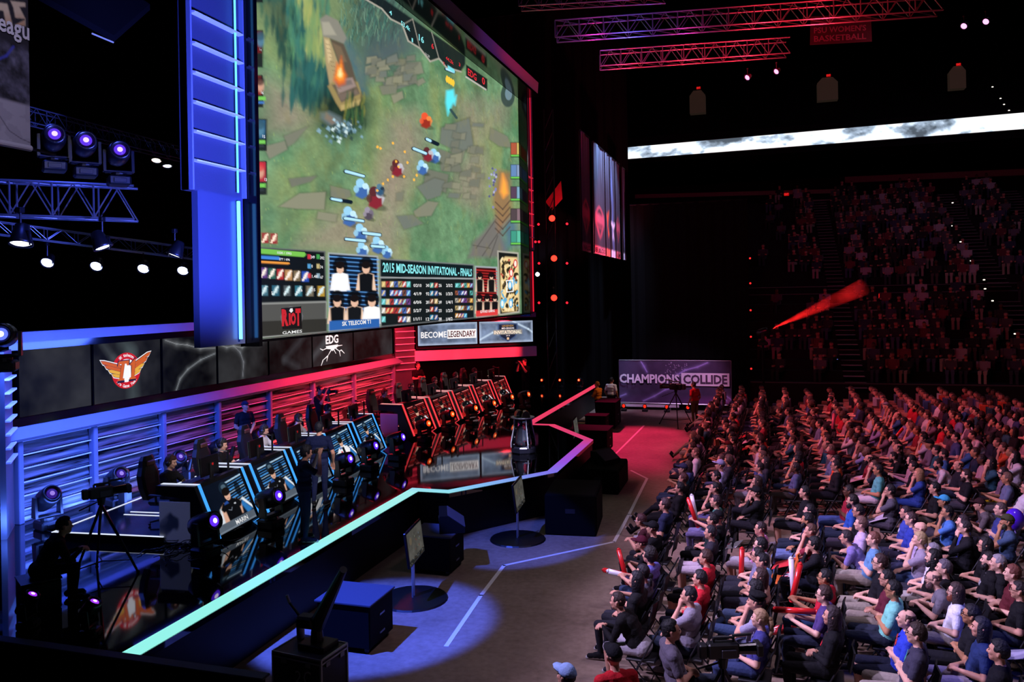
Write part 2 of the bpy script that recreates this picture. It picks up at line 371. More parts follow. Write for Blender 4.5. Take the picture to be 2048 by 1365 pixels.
# --- back wall of the stage: posts, lit slats, ledge, seven LED panels, blue band above
VW = -14.2
US = [12.4, 14.29, 16.45, 18.58, 20.98, 23.45, 26.26, 29.55]
def streaky():  # stretched pale and dark noise paints blurred reflections into the slat colour
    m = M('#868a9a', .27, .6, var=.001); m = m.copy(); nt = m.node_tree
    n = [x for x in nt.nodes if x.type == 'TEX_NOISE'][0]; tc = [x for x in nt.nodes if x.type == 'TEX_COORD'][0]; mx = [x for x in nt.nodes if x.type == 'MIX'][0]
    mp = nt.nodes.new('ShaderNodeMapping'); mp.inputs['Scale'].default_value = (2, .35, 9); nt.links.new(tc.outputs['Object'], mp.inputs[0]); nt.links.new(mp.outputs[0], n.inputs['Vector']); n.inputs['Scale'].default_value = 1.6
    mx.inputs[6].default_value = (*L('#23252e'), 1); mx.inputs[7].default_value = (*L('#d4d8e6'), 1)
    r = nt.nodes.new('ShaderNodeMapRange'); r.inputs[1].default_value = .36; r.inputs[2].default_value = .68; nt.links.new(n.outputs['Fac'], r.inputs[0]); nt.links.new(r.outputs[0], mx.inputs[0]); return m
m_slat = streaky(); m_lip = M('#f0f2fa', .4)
m_ledge = M('#7a82a0', .5, var=.06, scale=2); m_void = M('#050506', .8)
bw = thing('stage_wall', 'slatted stage back wall washed blue at one end and red at the other', 'stage wall', (VW, 12.4, 1.0))
MB().box((VW-.22, 21, 1.8), (.1, 17.4, 1.6)).build('backing', m_void, bw, world=True)
me_s = {}
for i in range(7):
    u0, u1 = US[i]+.07, US[i+1]-.07
    for k in range(6):
        z0 = 1.0+k*.275
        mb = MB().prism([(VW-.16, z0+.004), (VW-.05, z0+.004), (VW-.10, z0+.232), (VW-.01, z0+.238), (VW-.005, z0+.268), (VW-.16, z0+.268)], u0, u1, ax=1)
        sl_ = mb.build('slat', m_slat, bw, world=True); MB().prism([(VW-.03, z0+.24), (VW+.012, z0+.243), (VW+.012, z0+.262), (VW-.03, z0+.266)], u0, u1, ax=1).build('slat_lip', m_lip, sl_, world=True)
for u in US:
    MB().bbox((VW, u, 1.82), (.16, .12, 1.64), .015).build('post', m_ledge, bw, world=True)
MB().prism([(VW-.2, 2.66), (VW+.16, 2.66), (VW+.22, 2.72), (VW+.05, 2.93), (VW-.2, 2.93)], 10.4, 30.9, ax=1).build('ledge', m_ledge, bw, world=True)
MB().prism([(VW-.2, 2.93), (VW+.02, 2.93), (VW+.02, 3.10), (VW-.2, 3.10)], 12.2, 29.7, ax=1).build('gloss_plinth', GLOSS, bw, world=True)
MB().prism([(VW-.25, 4.62), (VW+.1, 4.62), (VW+.1, 4.83), (VW-.25, 4.83)], 11.9, 30.2, ax=1).build('upper_band', m_ledge, bw, world=True)
MB().prism([(VW-.25, 4.47), (VW+.04, 4.47), (VW+.04, 4.62), (VW-.25, 4.62)], 12.2, 29.9, ax=1).build('upper_rail', GLOSS, bw, world=True)

# cloudy grey storm pictures of the LED panels
led_labels = ['left end panel of the dark LED row above the slatted wall, empty storm picture', 'dark LED panel with a red and white winged team emblem', 'dark LED panel with a pale lightning streak, right of the winged emblem',
 'dark LED panel with branching lightning below the light column', 'dark LED panel between lightning panel and cracked white logo', 'dark LED panel with a cracked white letter logo', 'last dark LED panel before the red slat column']
m_led = MC(1.0)
led_obj = []
for i in range(7):
    u0, u1 = US[i]+.045, US[i+1]-.045
    t = thing('led_panel', led_labels[i], 'screen', (VW, (u0+u1)/2, 3.1), 0, 'LED panels above the slatted wall')
    MB().box((-.06, 0, .69), (.1, u1-u0+.02, 1.4)).build('casing', GLOSS, t)
    ny, nx = 60, 80
    uu, zz = np.meshgrid(np.linspace(u0, u1, nx), np.linspace(4.46, 3.12, ny))
    pc = Pic(uu, zz)
    n = vnoise(uu+40, zz+10, .9, 5); n2 = vnoise(uu, zz, 3, 9)
    v = np.clip((n-.38)*.9, 0, 1)*.55+n2*.10
    pc.C[:] = (np.array([.055, .057, .062])[None, None]*v[..., None]*1.9)
    if i == 1: pc.line([(15.2, 4.5), (15.45, 4.2), (15.5, 3.1)], .25, '#5c6a6c', .35, e=.3); pc.line([(14.6, 4.45), (14.9, 4.1), (15.2, 3.9)], .1, '#5c6468', .35, e=.2)
    if i == 2: lightning(pc, [(18.5, 3.95), (17.9, 3.82), (17.4, 3.62), (17.1, 3.4), (16.95, 3.12)], '#a0a6ac', .02, .5, .16); lightning(pc, [(16.6, 4.42), (17.0, 4.3), (17.4, 4.25), (17.9, 4.12), (18.5, 4.1)], '#a8acb0', .02, .45, .2)
    if i == 3: lightning(pc, [(18.6, 4.2), (19.0, 4.08), (19.3, 4.1), (19.7, 4.02), (20.1, 4.15), (20.6, 4.12), (21, 4.3)], '#a4a8ac', .025, .45, .2); lightning(pc, [(19.3, 4.1), (19.6, 3.9), (19.75, 3.6), (19.7, 3.2)], '#989ca4', .02, .45, .2)
    if i == 4: pc.line([(23, 4.2), (21.8, 3.5), (22.6, 3.2)], .1, '#50545a', .4, e=.3)
    if i == 5: pc.line([(23.4, 3.4), (24.5, 4.0)], .12, '#70747a', .4, e=.3)
    P3 = np.stack([np.full_like(uu, VW+.005), uu, zz], -1)-np.array([VW, (u0+u1)/2, 3.1])
    link('picture', gridmesh('picture', P3, pc.C, m_led), t)
    led_obj.append(t)
EX, EZ = (0, 1, 0), (0, 0, 1)
# winged emblem on the second panel
def flat(name, pts, mat, parent, x):       # flat outline in the wall plane (u, z), raised to x
    return MB().prism(pts, x, x+.004, ax=0).build(name, mat, parent, world=True)
eR = M('#d8202a', .4, emit=.85); eW = M('#ffffff', .4, emit=.95); eY = M('#f0b440', .4, emit=.9); eO = M('#d8642c', .4, emit=.9); eK = M('#1a1008', .5, emit=.3)
def ellp(cx, cz, rx, rz, n=32): return [(cx+rx*math.cos(2*PI*i/n), cz+rz*math.sin(2*PI*i/n)) for i in range(n)]
t = led_obj[1]; cu_, cz_ = 15.28, 3.79
flat('emblem_disc', ellp(cu_, cz_, .445, .42), eR, t, VW+.012); flat('emblem_disc', ellp(cu_, cz_, .30, .27), eW, t, VW+.017)
for s in (-1, 1):
    lift = 1.0 if s > 0 else .62
    for mm_, gr, x in ((eW, .028, VW+.022), (eK, .010, VW+.025), (None, 0, VW+.028)):
        for k in range(4):
            z0 = -.17+k*.075; x1 = .40+k*.105; zt = z0+(.10+.05*k)*lift
            flat('emblem_feather', [(cu_+s*(.14-gr), cz_+z0-gr), (cu_+s*x1, cz_+zt-gr), (cu_+s*(x1+.06+gr), cz_+zt+.075+gr), (cu_+s*(x1-.05), cz_+zt+.06+gr), (cu_+s*(.14-gr), cz_+z0+.065+gr)], mm_ or (eY if k < 2 else eO), t, x+k*.0002)
T_ = [(-.27, .19), (-.25, .235), (.06, .235), (.05, .12), (.0, .12), (-.02, .165), (-.075, .165), (-.145, -.165), (-.09, -.175), (-.10, -.215), (-.29, -.215), (-.28, -.175), (-.235, -.165), (-.165, .165), (-.22, .165), (-.25, .12), (-.285, .12)]
O_ = [(.10, .15), (.245, .255), (.27, .255), (.215, -.165), (.265, -.175), (.26, -.215), (.06, -.215), (.07, -.175), (.12, -.165), (.155, .13), (.10, .10)]
def grow(P_, k, dz=0): c_ = [sum(p[0] for p in P_)/len(P_), sum(p[1] for p in P_)/len(P_)]; return [(c_[0]+(a-c_[0])*k, c_[1]+(b-c_[1])*k+dz) for a, b in P_]
for P_ in (T_, O_):
    for k, dz, mm_, x in ((1.16, -.012, eK, .033), (1.0, 0, eO, .038)):
        flat('emblem_letter', [(cu_+a, cz_+b) for a, b in grow(P_, k, dz)], mm_, t, VW+x)
def arc_text(s, cx, cz, r, a0, a1, h, mat, parent, x, up=True):
    n = len(s)
    for i, ch in enumerate(s):
        if ch == ' ': continue
        a = math.radians(a0+(a1-a0)*(i+.5)/n); p = Vector((x, cx+r*math.cos(a), cz+r*math.sin(a)))
        rad = Vector((0, math.cos(a), math.sin(a)))*(1 if up else -1); tan = Vector((0, rad.z, -rad.y))
        wd = h*(.25 if ch in 'lI' else .75)
        text(ch, p-tan*wd/2-rad*h/2, wd, h*(1.0 if ch.isupper() or ch in 'lktb' else .75), tan, rad, mat, parent, 'emblem_letter', bold=.01)
arc_text('SK telecom', cu_, cz_, .36, 128, 52, .07, eW, t, VW+.02)
arc_text('Pro Game Team', cu_, cz_, .36, -142, -38, .07, eW, t, VW+.02, up=False)
# cracked white letter logo on the sixth panel
t = led_obj[5]; q = onx(664, 682, VW+.02)
text('EDG', (VW+.02, q.y-.43, q.z-.10), .86, .30, EX, EZ, eW, t, 'emblem_letter', bold=.03)
flat('emblem_base', [(q.y+a, q.z+b) for a, b in ((-.43, -.16), (.40, -.15), (.36, -.24), (.14, -.30), (.02, -.36), (-.1, -.29), (-.35, -.26))], eW, t, VW+.02)
for pts in ([(-.3, -.22), (-.62, -.28), (-.8, -.22)], [(-.05, -.3), (-.3, -.5), (-.62, -.62), (-.75, -.8)], [(-.3, -.5), (-.38, -.68)], [(.2, -.26), (.5, -.4), (.62, -.36), (.85, -.5)], [(.5, -.4), (.56, -.58)], [(.1, -.3), (.25, -.46)], [(.36, -.2), (.7, -.2)]):
    for (a, b), (c, d) in zip(pts, pts[1:]):
        n = Vector((-(d-b), c-a)).normalized()*.022
        flat('emblem_crack', [(q.y+a+n.x, q.z+b+n.y), (q.y+c+n.x*.4, q.z+d+n.y*.4), (q.y+c-n.x*.4, q.z+d-n.y*.4), (q.y+a-n.x, q.z+b-n.y)], eW, t, VW+.02)

# --- wings: an angled slat column either side, then the right wing's two LED screens with red bands
m_colb = M('#aab0c4', .35, .3, var=.08)
def slat_column(x0, y0, x1, y1, lab, tilt=1):
    t = thing('slat_column', lab, 'stage column', (x0, y0, 1.0))
    a, b = Vector((x0, y0)), Vector((x1, y1)); d = b-a; n = Vector((d.y, -d.x)).normalized()
    if n.x < 0: n = -n
    MB().prism([tuple(a-n*.12), tuple(b-n*.12), tuple(b-n*.02), tuple(a-n*.02)], 1.0, 4.5, ax=2).build('backing', M('#60636c', .4, .4), t, world=True)
    for k in range(8):
        z = 2.4+k*.26
        MB().prism([tuple(a-n*.02), tuple(b-n*.02), tuple(b+n*.06), tuple(a+n*.06)], z, z+.035, ax=2).build('bar', m_lip, t, world=True)
    return t
slat_column(VW+.02, 29.75, -13.66, 30.5, 'narrow red slat column between dark LED row and lit side screens')
slat_column(-13.5, 11.55, VW+.02, 12.3, 'narrow slat column lit blue at the left end of LED row')
wa, wb = Vector((-13.62, 30.62)), Vector((-9.45, 33.72))
wd_ = (wb-wa).normalized(); wn = Vector((wd_.y, -wd_.x)); LW = (wb-wa).length
wing = thing('stage_wing', 'angled right stage wing with a wide red lit band below its screens', 'stage wing', (wa.x, wa.y, 1))
def wq(s, o=0): p = wa+wd_*s+wn*o; return (p.x, p.y)
MB().prism([wq(0, -.25), wq(LW, -.25), wq(LW, -.1), wq(0, -.1)], 3.2, 4.5, ax=2).build('backing', m_void, wing, world=True)
MB().prism([wq(-.1, -.3), wq(LW+.1, -.3), wq(LW+.1, .05), wq(-.1, .05)], 2.72, 3.14, ax=2).build('lower_band', m_lip, wing, world=True)
MB().prism([wq(-.1, -.3), wq(LW+.1, -.3), wq(LW+.1, .05), wq(-.1, .05)], 4.42, 4.62, ax=2).build('upper_band', m_ledge, wing, world=True)
MB().prism([wq(0, -.3), wq(LW, -.3), wq(LW, -.25), wq(0, -.25)], 1.0, 2.72, ax=2).build('dark_drape', M('#020203', .95, spec=.05), wing, world=True)
for i, (s0, s1, lab) in enumerate(((.06, 2.62, 'bright side screen with white slogan lettering on a blue storm'), (2.72, LW-.05, 'bright side screen with a shield shaped tournament emblem'))):
    t = thing('side_screen', lab, 'screen', (*wq(s0, 0), 3.33))
    MB().prism([wq(s0-.03, -.1), wq(s1+.03, -.1), wq(s1+.03, -.004), wq(s0-.03, -.004)], 3.31, 4.30, ax=2).build('casing', GLOSS, t, world=True)
    ss, zz = np.meshgrid(np.linspace(s0, s1, 110), np.linspace(4.27, 3.35, 50)); pc = Pic(ss, zz)
    n = vnoise(ss+3*i, zz, 1.6, 21+i); n2 = vnoise(ss, zz, 6, 3)
    v = np.clip(.25+.9*(n-.35)+.25*(n2-.5), .03, 1)
    pc.C[:] = v[..., None]*np.array(L('#a9c0e8'))*.8
    edge_ = np.minimum.reduce([ss-s0, s1-ss, zz-3.35, 4.27-zz]); pc.put(np.clip(1-edge_/.12, 0, 1)*.45, '#d4e4ff')
    if i == 1:
        for pts in ([(s1-.9, 4.25), (s1-.2, 3.9), (s1, 3.75)], [(s0, 3.5), (s0+.6, 3.8), (s0+1.2, 3.6)]): pc.line(pts, .05, '#d8ecff', .8, e=.08)
        c = s0+1.28
        pc.poly([(c-.46, 4.18), (c+.46, 4.18), (c+.46, 3.75), (c+.36, 3.58), (c, 3.37), (c-.36, 3.58), (c-.46, 3.75)], '#41547c', .9, e=.02)
        pc.poly([(c-.40, 4.13), (c+.40, 4.13), (c+.40, 3.76), (c+.31, 3.61), (c, 3.42), (c-.31, 3.61), (c-.40, 3.76)], '#141c30', .95, e=.02)
        pc.rect(c-.66, 3.70, c+.66, 3.90, '#8f8a86', .95, e=.02)
    X = wa.x+wd_.x*ss+wn.x*.002; Y = wa.y+wd_.y*ss+wn.y*.002
    o0 = np.array([*wq(s0, 0), 3.33])
    link('picture', gridmesh('picture', np.stack([X, Y, zz], -1)-o0, pc.C, MC(1.15)), t)
    ex = (wd_.x, wd_.y, 0)
    p3 = lambda s, z, o=.012: (*wq(s, o), z)
    if i == 0:
        text('BECOME', p3(s0+.12, 3.66), 1.1, .26, ex, EZ, eW, t, bold=.02)
        MB().prism([wq(s0+1.25, .004), wq(s0+2.52, .004), wq(s0+2.52, .008), wq(s0+1.25, .008)], 3.60, 3.98, ax=2).build('slogan_plate', eW, t, world=True)
        text('LEGENDARY', p3(s0+1.29, 3.66), 1.19, .26, ex, EZ, M('#14161e', .5), t, bold=.02)
    else:
        text('INVITATIONAL', p3(c-.62, 3.72), 1.24, .15, ex, EZ, M('#fff4d8', .4, emit=.95), t, bold=.025)
        text('MID-SEASON', p3(c-.28, 3.93), .56, .07, ex, EZ, eW, t, bold=.02)
        text('LEGENDS', p3(c-.26, 4.03), .52, .08, ex, EZ, M('#c8a860', .4, emit=.7), t, bold=.02)
        text('2015', p3(c-.09, 3.62), .18, .05, ex, EZ, eW, t)
        MB().prism([wq(c-.05, .006), wq(c, .006), wq(c+.05, .006), wq(c+.05, .008), wq(c-.05, .008)], 3.47, 3.57, ax=2).build('emblem_flame', M('#e8cfa8', .4, emit=.9), t, world=True)
MB().prism([wq(2.64, .004), wq(2.70, .004), wq(2.70, -.06), wq(2.64, -.06)], 3.31, 4.30, ax=2).build('mullion', GLOSS, wing, world=True)
# ================================================================== BIG SCREEN
VS = -8.95; SU0, SU1, SZ0, SZ1 = 12.56, 30.24, 4.67, 13.12
scr = thing('giant_screen', 'giant screen showing a grassy battle game scene above the stage', 'screen', (VS, SU0, SZ0))
nx, ny = 400, 480
uu, zz = np.meshgrid(np.linspace(SU0, SU1, nx), np.linspace(SZ1, SZ0, ny))
PX, PY = proj(VS, uu, zz)
pc = Pic(PX, PY)
# ground: grass, worn earth and paving, a dark wooded corner
g = vnoise(uu, zz, .9, 31); g2 = vnoise(uu*.7, zz*1.2, 4, 32); g3 = vnoise(uu*.45, zz, 9, 33, 3)
base = np.array(L('#5c7d5c'))*(.55+.9*g[..., None])*(.72+.56*g2[..., None])
pc.C[:] = base
pc.put(np.clip((vnoise(uu+9, zz, .55, 41)-.5)*5, 0, 1)*.55, '#87915a')
pc.put(np.clip((vnoise(uu+3, zz+8, .7, 42)-.56)*6, 0, 1)*.5, '#3f7450')
A = lambda pts: [(x/3.413+500, y/3.413) for x, y in pts]
B = lambda pts: [(x/3.25+500, y/3.25+300) for x, y in pts]
dirt = '#8a7e6e'; rs0 = random.Random(12)
for pts in (A([(950, 800), (1120, 770), (1200, 960), (1130, 1200), (1000, 1365), (860, 1365), (900, 1100)]), A([(110, 540), (300, 640), (420, 820), (300, 920), (130, 880)]), A([(1420, 690), (1560, 690), (1600, 900), (1560, 1200), (1480, 1365), (1380, 1300), (1500, 1000)]), B([(360, 560), (520, 420), (740, 400), (830, 560), (900, 690), (480, 660), (300, 630)]), B([(880, 60), (1010, 200), (1000, 480), (960, 690), (760, 560), (840, 330)]), B([(1400, 150), (1500, 60), (1540, 260), (1480, 400), (1390, 300)]), A([(1640, 720), (1740, 700), (1720, 840), (1640, 870)])):
    pc.poly(pts, dirt, .8, e=26)
pc.C *= (.86+.28*g3[..., None])*(.9+.2*vnoise(uu*.5, zz, 26, 34, 2)[..., None])
for k in range(500):
    x, y = rs0.uniform(510, 1040), rs0.uniform(0, 520); pc.line([(x, y), (x+rs0.uniform(-3, 3), y-rs0.uniform(4, 9))], 1.1, rs0.choice(['#8ca860', '#4c6c3c', '#a0a868', '#5c8450']), .4, e=1)

stone = ['#7d7d6c', '#747566', '#6c6e62', '#85846f', '#6a7069']
rs = random.Random(5)
def slab(pts):
    pc.poly(pts, '#3f4338', .7, e=3.5)
    cx = sum(p[0] for p in pts)/len(pts); cy_ = sum(p[1] for p in pts)/len(pts)
    pc.poly([(cx+(x-cx)*.94, cy_+(y-cy_)*.94) for x, y in pts], rs.choice(stone), .85, e=1.5)
for pts in (A([(1300, 870), (1500, 800), (1530, 1000), (1440, 1050), (1290, 980)]), A([(1280, 1010), (1420, 1060), (1450, 1180), (1300, 1170)]), A([(1200, 1150), (1360, 1190), (1340, 1320), (1180, 1260)]), A([(900, 560), (1100, 520), (1130, 570), (920, 640)]), A([(1040, 420), (1170, 420), (1190, 500), (1100, 520), (990, 480)]), A([(960, 650), (1040, 620), (1050, 670), (980, 710)]), A([(880, 590), (1010, 560), (1000, 640), (900, 650)]), A([(1120, 560), (1180, 530), (1200, 560), (1150, 590)]),
 A([(230, 930), (400, 860), (300, 980), (250, 1010)]), A([(90, 1000), (240, 960), (260, 1020), (130, 1090)]), A([(260, 1220), (460, 1200), (420, 1240), (280, 1280)]), B([(180, 370), (320, 280), (500, 270), (490, 390), (300, 385)]), B([(520, 230), (650, 260), (660, 300), (640, 310), (600, 350), (520, 300)]), B([(440, 400), (570, 420), (560, 470), (430, 450)]), B([(1080, 240), (1200, 180), (1270, 200), (1240, 300), (1150, 330)]), B([(1060, 400), (1160, 330), (1230, 340), (1180, 430), (1070, 440)]), B([(950, 430), (1060, 420), (1130, 480), (1000, 520)]), B([(950, 280), (1000, 270), (990, 330), (950, 330)]), B([(1290, 70), (1400, 0), (1380, 80), (1310, 110)]), A([(1640, 870), (1760, 930), (1790, 1010), (1700, 1000), (1630, 950)])):
    slab(pts)
for k in range(26):
    x, y = rs.uniform(1290, 1560), rs.uniform(820, 1350); w2, h2 = rs.uniform(40, 80), rs.uniform(25, 60); d = rs.uniform(-20, 20)
    slab(A([(x, y), (x+w2, y-d), (x+w2*.9, y+h2), (x-10, y+h2*.8)]))
# rocky spur on the lower right
pc.poly(B([(1420, 700), (1450, 600), (1530, 520), (1600, 430), (1640, 460), (1640, 560), (1690, 700)]), '#6a6562', .95, e=5)
for x0, y0, x1, y1 in ((1470, 640, 1600, 450), (1510, 690, 1640, 500), (1560, 700, 1610, 560), (1450, 620, 1560, 640)): pc.line(B([(x0, y0), (x1, y1)]), 2, '#4a4744', .8, e=2)
pc.poly(B([(1640, 470), (1690, 420), (1740, 480), (1745, 620), (1660, 640)]), '#4c6a80', .8, e=10)
# wood at the upper left and mid top
pc.poly(A([(-60, -500), (420, -500), (520, 200), (520, 640), (430, 720), (330, 560), (260, 330), (60, 60), (-60, -40)]), '#2c4c44', .88, e=26)
def tuft(x, y, c, k=1.):
    pc.poly(A([(x-13*k, y), (x-4*k, y-46*k), (x+2*k, y-90*k), (x+12*k, y-40*k), (x+20*k, y+8*k), (x+6*k, y+70*k), (x-4*k, y+96*k)]), c, .8, e=2.5)
for k in range(900):
    y = rs.uniform(-900, 700); x = rs.gauss(330+.16*y, 80)
    if x > 545+.1*y and y > 150: continue
    lit = (x-(330+.16*y))/90+rs.uniform(-.6, .6)
    c = rs.choice(['#8c9a5c', '#7c9058', '#98a060', '#6c8c5c']) if .15 < lit < 1.2 else rs.choice(['#3c7062', '#2f645c', '#4a7c60', '#28504c', '#55865e']) if lit > -.9 else rs.choice(['#24443c', '#305848', '#1f3c38'])
    if y > 420: c = rs.choice(['#2c5c58', '#24504c', '#3a6c5a', '#1f4444'])
    tuft(x, y, c, rs.uniform(.6, 1.1))
pc.poly(A([(640, -300), (1060, -300), (1180, 240), (1050, 380), (820, 500), (740, 420), (640, 200)]), '#3a4e4c', .88, e=40)
for k in range(260):
    x, y = rs.uniform(610, 1060), rs.uniform(-160, 270)
    pc.line(A([(x, y), (x+rs.uniform(-30, 10), y+rs.uniform(30, 90))]), 1.6, rs.choice(['#5c7c66', '#2a423c', '#4a7464', '#6a8c76', '#38645c']), .8, e=1.5)
pc.poly(A([(800, 320), (1050, 220), (1130, 340), (1000, 430), (830, 520), (740, 430)]), '#4a565c', .8, e=26)
for k in range(26):
    x, y = rs.uniform(780, 1090), rs.uniform(380, 540); slab(A([(x, y), (x+rs.uniform(40, 90), y-rs.uniform(0, 30)), (x+rs.uniform(50, 90), y+rs.uniform(20, 45)), (x-5, y+rs.uniform(25, 50))]))
# dark ring at the foot of the monument, monument, shards, flame
pc.poly(A([(500, 640), (740, 560), (830, 700), (820, 830), (720, 920), (580, 950), (470, 880), (440, 740)]), '#18261e', .93, e=22)
pc.poly(A([(620, 230), (700, 300), (790, 520), (800, 640), (740, 640), (660, 400)]), '#43606c', .8, e=9)
for pts, c in (([(478, 130), (520, 100), (600, 140), (660, 260), (640, 300), (540, 262), (500, 250)], '#7d7a70'), ([(490, 150), (540, 150), (590, 240), (500, 240)], '#989484'), ([(500, 250), (545, 262), (600, 420), (640, 560), (545, 590), (515, 420)], '#a08c66'), ([(512, 270), (538, 276), (560, 400), (535, 430)], '#c0aa80'), ([(545, 262), (640, 300), (690, 430), (745, 620), (650, 560), (600, 420)], '#54483c'), ([(560, 290), (620, 320), (660, 420), (610, 430)], '#6c5c48'),
    ([(530, 590), (560, 560), (735, 560), (770, 660), (740, 720), (620, 755), (585, 700)], '#8e7c50'), ([(560, 580), (720, 560), (750, 640), (625, 700)], '#584e44'), ([(575, 540), (700, 530), (725, 590), (605, 640)], '#8c7a74'), ([(600, 645), (728, 612), (742, 640), (622, 690)], '#6c5e54'), ([(620, 720), (755, 680), (745, 715), (622, 755)], '#a89460'), ([(590, 560), (690, 545), (700, 575), (600, 600)], '#6d625e')):
    pc.poly(A(pts), c, .96, e=2)
for k in range(12):
    x = 515+k*8; pc.line(A([(x, 300+k*30), (x+26, 306+k*30)]), 1.2, '#6c5c44', .7, e=1)
for k in range(50): tuft(rs.uniform(640, 790), rs.uniform(640, 860), rs.choice(['#2c4c34', '#3c5c38', '#203828', '#7c7c38']), .4)
pc.poly(A([(480, 770), (540, 760), (620, 800), (640, 850), (540, 860), (480, 810)]), '#5c6a6c', .85, e=4); pc.poly(A([(520, 770), (600, 830), (560, 850), (510, 810)]), '#7a6a5c', .85, e=3)
for k in range(80):
    x, y = rs.gauss(630, 50), rs.gauss(890, 34); s_ = rs.uniform(7, 20)
    pc.poly(A([(x-s_, y), (x-2, y-s_*1.2), (x+s_*.8, y-s_*.3), (x+s_*.5, y+s_)]), rs.choice(['#9ec0cc', '#7a9cac', '#c4d8d8', '#5c7c8c', '#28403f', '#28403f']), .9, e=1.2)
for r_, c in ((95, '#c05820'), (70, '#e07828'), (46, '#f4a040'), (24, '#fff0b0')):
    x, y = 615, 500; k = r_/115
    pc.poly(A([(x-55*k, y+60*k), (x-38*k, y-20*k), (x-28*k, y-90*k), (x-2*k, y-60*k), (x+10*k, y-140*k), (x+30*k, y-30*k), (x+55*k, y+20*k), (x+40*k, y+90*k), (x-10*k, y+110*k)]), c, .85, e=4)
for x, y in ((1715, 1280),):
    pc.poly(A([(x-60, y+80), (x-20, y-120), (x+60, y-100), (x+70, y+200), (x-20, y+300)]), '#8a6848', .9, e=6)
    for k in range(5): pc.line(A([(x-40, y+100+k*45), (x+10, y+150+k*45), (x+60, y+90+k*45)]), 2.5, '#4a3c34', .8, e=2)
    pc.poly(A([(x-5, y+30), (x+10, y-90), (x+35, y-30), (x+45, y+40), (x+15, y+70)]), '#f8a040', .95, e=5)
    for k in range(20): pc.ell(*A([(x-50+rs.gauss(0, 18), y-20+rs.uniform(-120, 160))])[0], 2.2, 2.6, rs.choice(['#7878a8', '#a0a0c0', '#505078']), .9)
pc.ell(*A([(1760, 650)])[0], 14, 24, '#2c3c3c', .9); pc.ell(*A([(1765, 640)])[0], 7, 13, '#68808a', .9)
pc.put(np.clip((vnoise(uu, zz, 2, 77)-.62)*6, 0, 1)*.12, '#8c8438')
# small generic fighters (plain coloured blobs) with their health bars
def minion(x, y, k, c1, c2, c3):
    pc.ell(x+3*k, y+9*k, 11*k, 4*k, '#20301c', .55, rot=.3, soft=.5)
    pc.poly([(x-8*k, y+8*k), (x-6*k, y-6*k), (x+2*k, y-10*k), (x+9*k, y-4*k), (x+8*k, y+8*k), (x+1*k, y+12*k)], c1, 1, e=2)
    pc.ell(x-2*k, y-9*k, 5.5*k, 6*k, c2, 1); pc.ell(x+5*k, y-5*k, 4*k, 4*k, c3, .9); pc.ell(x-7*k, y-1*k, 3.5*k, 5*k, c2, .8)
    pc.poly([(x+7*k, y-8*k), (x+11*k, y-1*k), (x+8*k, y+6*k)], c3, .9, e=1.5)
for x, y, k in B([(725, 270)])[:0] or (): pass
for (x, y), k in zip(B([(725, 260), (645, 440), (720, 545), (830, 625), (730, 655), (890, 670), (1120, 120), (1200, 45)]), (1.5, 1.5, 1.35, 1.3, 1.2, 1., 1.1, 1.1)):
    minion(x, y, k, '#3a5f9c', '#8cc0dc', '#b8dcec')
for (x, y), k in zip(B([(955, 125), (1155, 35), (815, 320)]), (1.3, 1.1, 1.7)): minion(x, y, k, '#7c2430', '#54282c', '#b0b0b8')
minion(*A([(1200, 830)])[0], 1.2, '#8c2c20', '#d85030', '#e08040'); minion(*B([(770, 420)])[0], 1., '#4c4450', '#8c8494', '#6c6474'); minion(*B([(845, 265)])[0], .9, '#30506c', '#4c7088', '#203040')
for pts in ([(1340, 620), (1390, 610), (1400, 680), (1370, 740), (1350, 790), (1335, 700)], [(1380, 690), (1410, 650), (1400, 720)]): pc.poly(A(pts), '#54dce8', .9, e=3)
pc.line(A([(1370, 750), (1410, 805)]), 5, '#284044', .9)
for k in range(4): pc.ell(*A([(1345+k*14, 540+k*9)])[0], 2.6, 7, '#e8b838', 1)
for (x0, y0, x1, y1, f) in [(*p[0], *p[1], f) for p, f in ((A([(650, 1170), (775, 1203)]), 1), (A([(1115, 1015), (1200, 1048)]), 1), (A([(1205, 950), (1280, 985)]), .35), (A([(1340, 470), (1390, 490)]), 1), (B([(530, 318), (655, 340)]), .5), (B([(615, 445), (735, 463)]), 1), (B([(622, 580), (745, 592)]), 1), (B([(735, 540), (845, 553)]), 1), (B([(790, 625), (870, 632)]), 1))]:
    pc.line([(x0, y0), (x1, y1)], 8, '#101c28', 1); pc.line([(x0+1, y0), (x0+(x1-x0)*f, y0+(y1-y0)*f)], 5, '#a4d4ec', 1)
for k in range(14): pc.ell(rs.uniform(750, 840), rs.uniform(260, 400), 2.2, 2.8, '#f0b040', .9)
# heads-up panels: left portraits, right portraits, top bar
HP = [(-70, 0, '#4c6c94'), (60, 130, '#5c1c1c'), (150, 210, '#7c2c24'), (238, 297, '#2c5470'), (322, 385, '#a02c38')]
for i, (y0, y1, c) in enumerate(HP):
    pc.rect(480, y0, 534 if i > 2 else 526, y1+5, '#16181a', .95); pc.rect(480, y0+2, 531 if i > 2 else 523, y0+.66*(y1-y0), c, 1)
    pc.ell(521, y0+22, 7, 12, '#c89880' if i in (2, 4) else '#4c7890', .85, soft=.6); pc.ell(520, y0+12, 9, 9, '#201418' if i == 2 else '#c03038' if i == 4 else '#305060', .8, soft=.5)
    if i != 1: pc.rect(480, y0+.72*(y1-y0), 531, y0+.84*(y1-y0), '#6cb850', 1); pc.rect(480, y0+.88*(y1-y0), 528, y0+.96*(y1-y0), '#3c6cb0' if i == 2 else '#2c3436', 1)
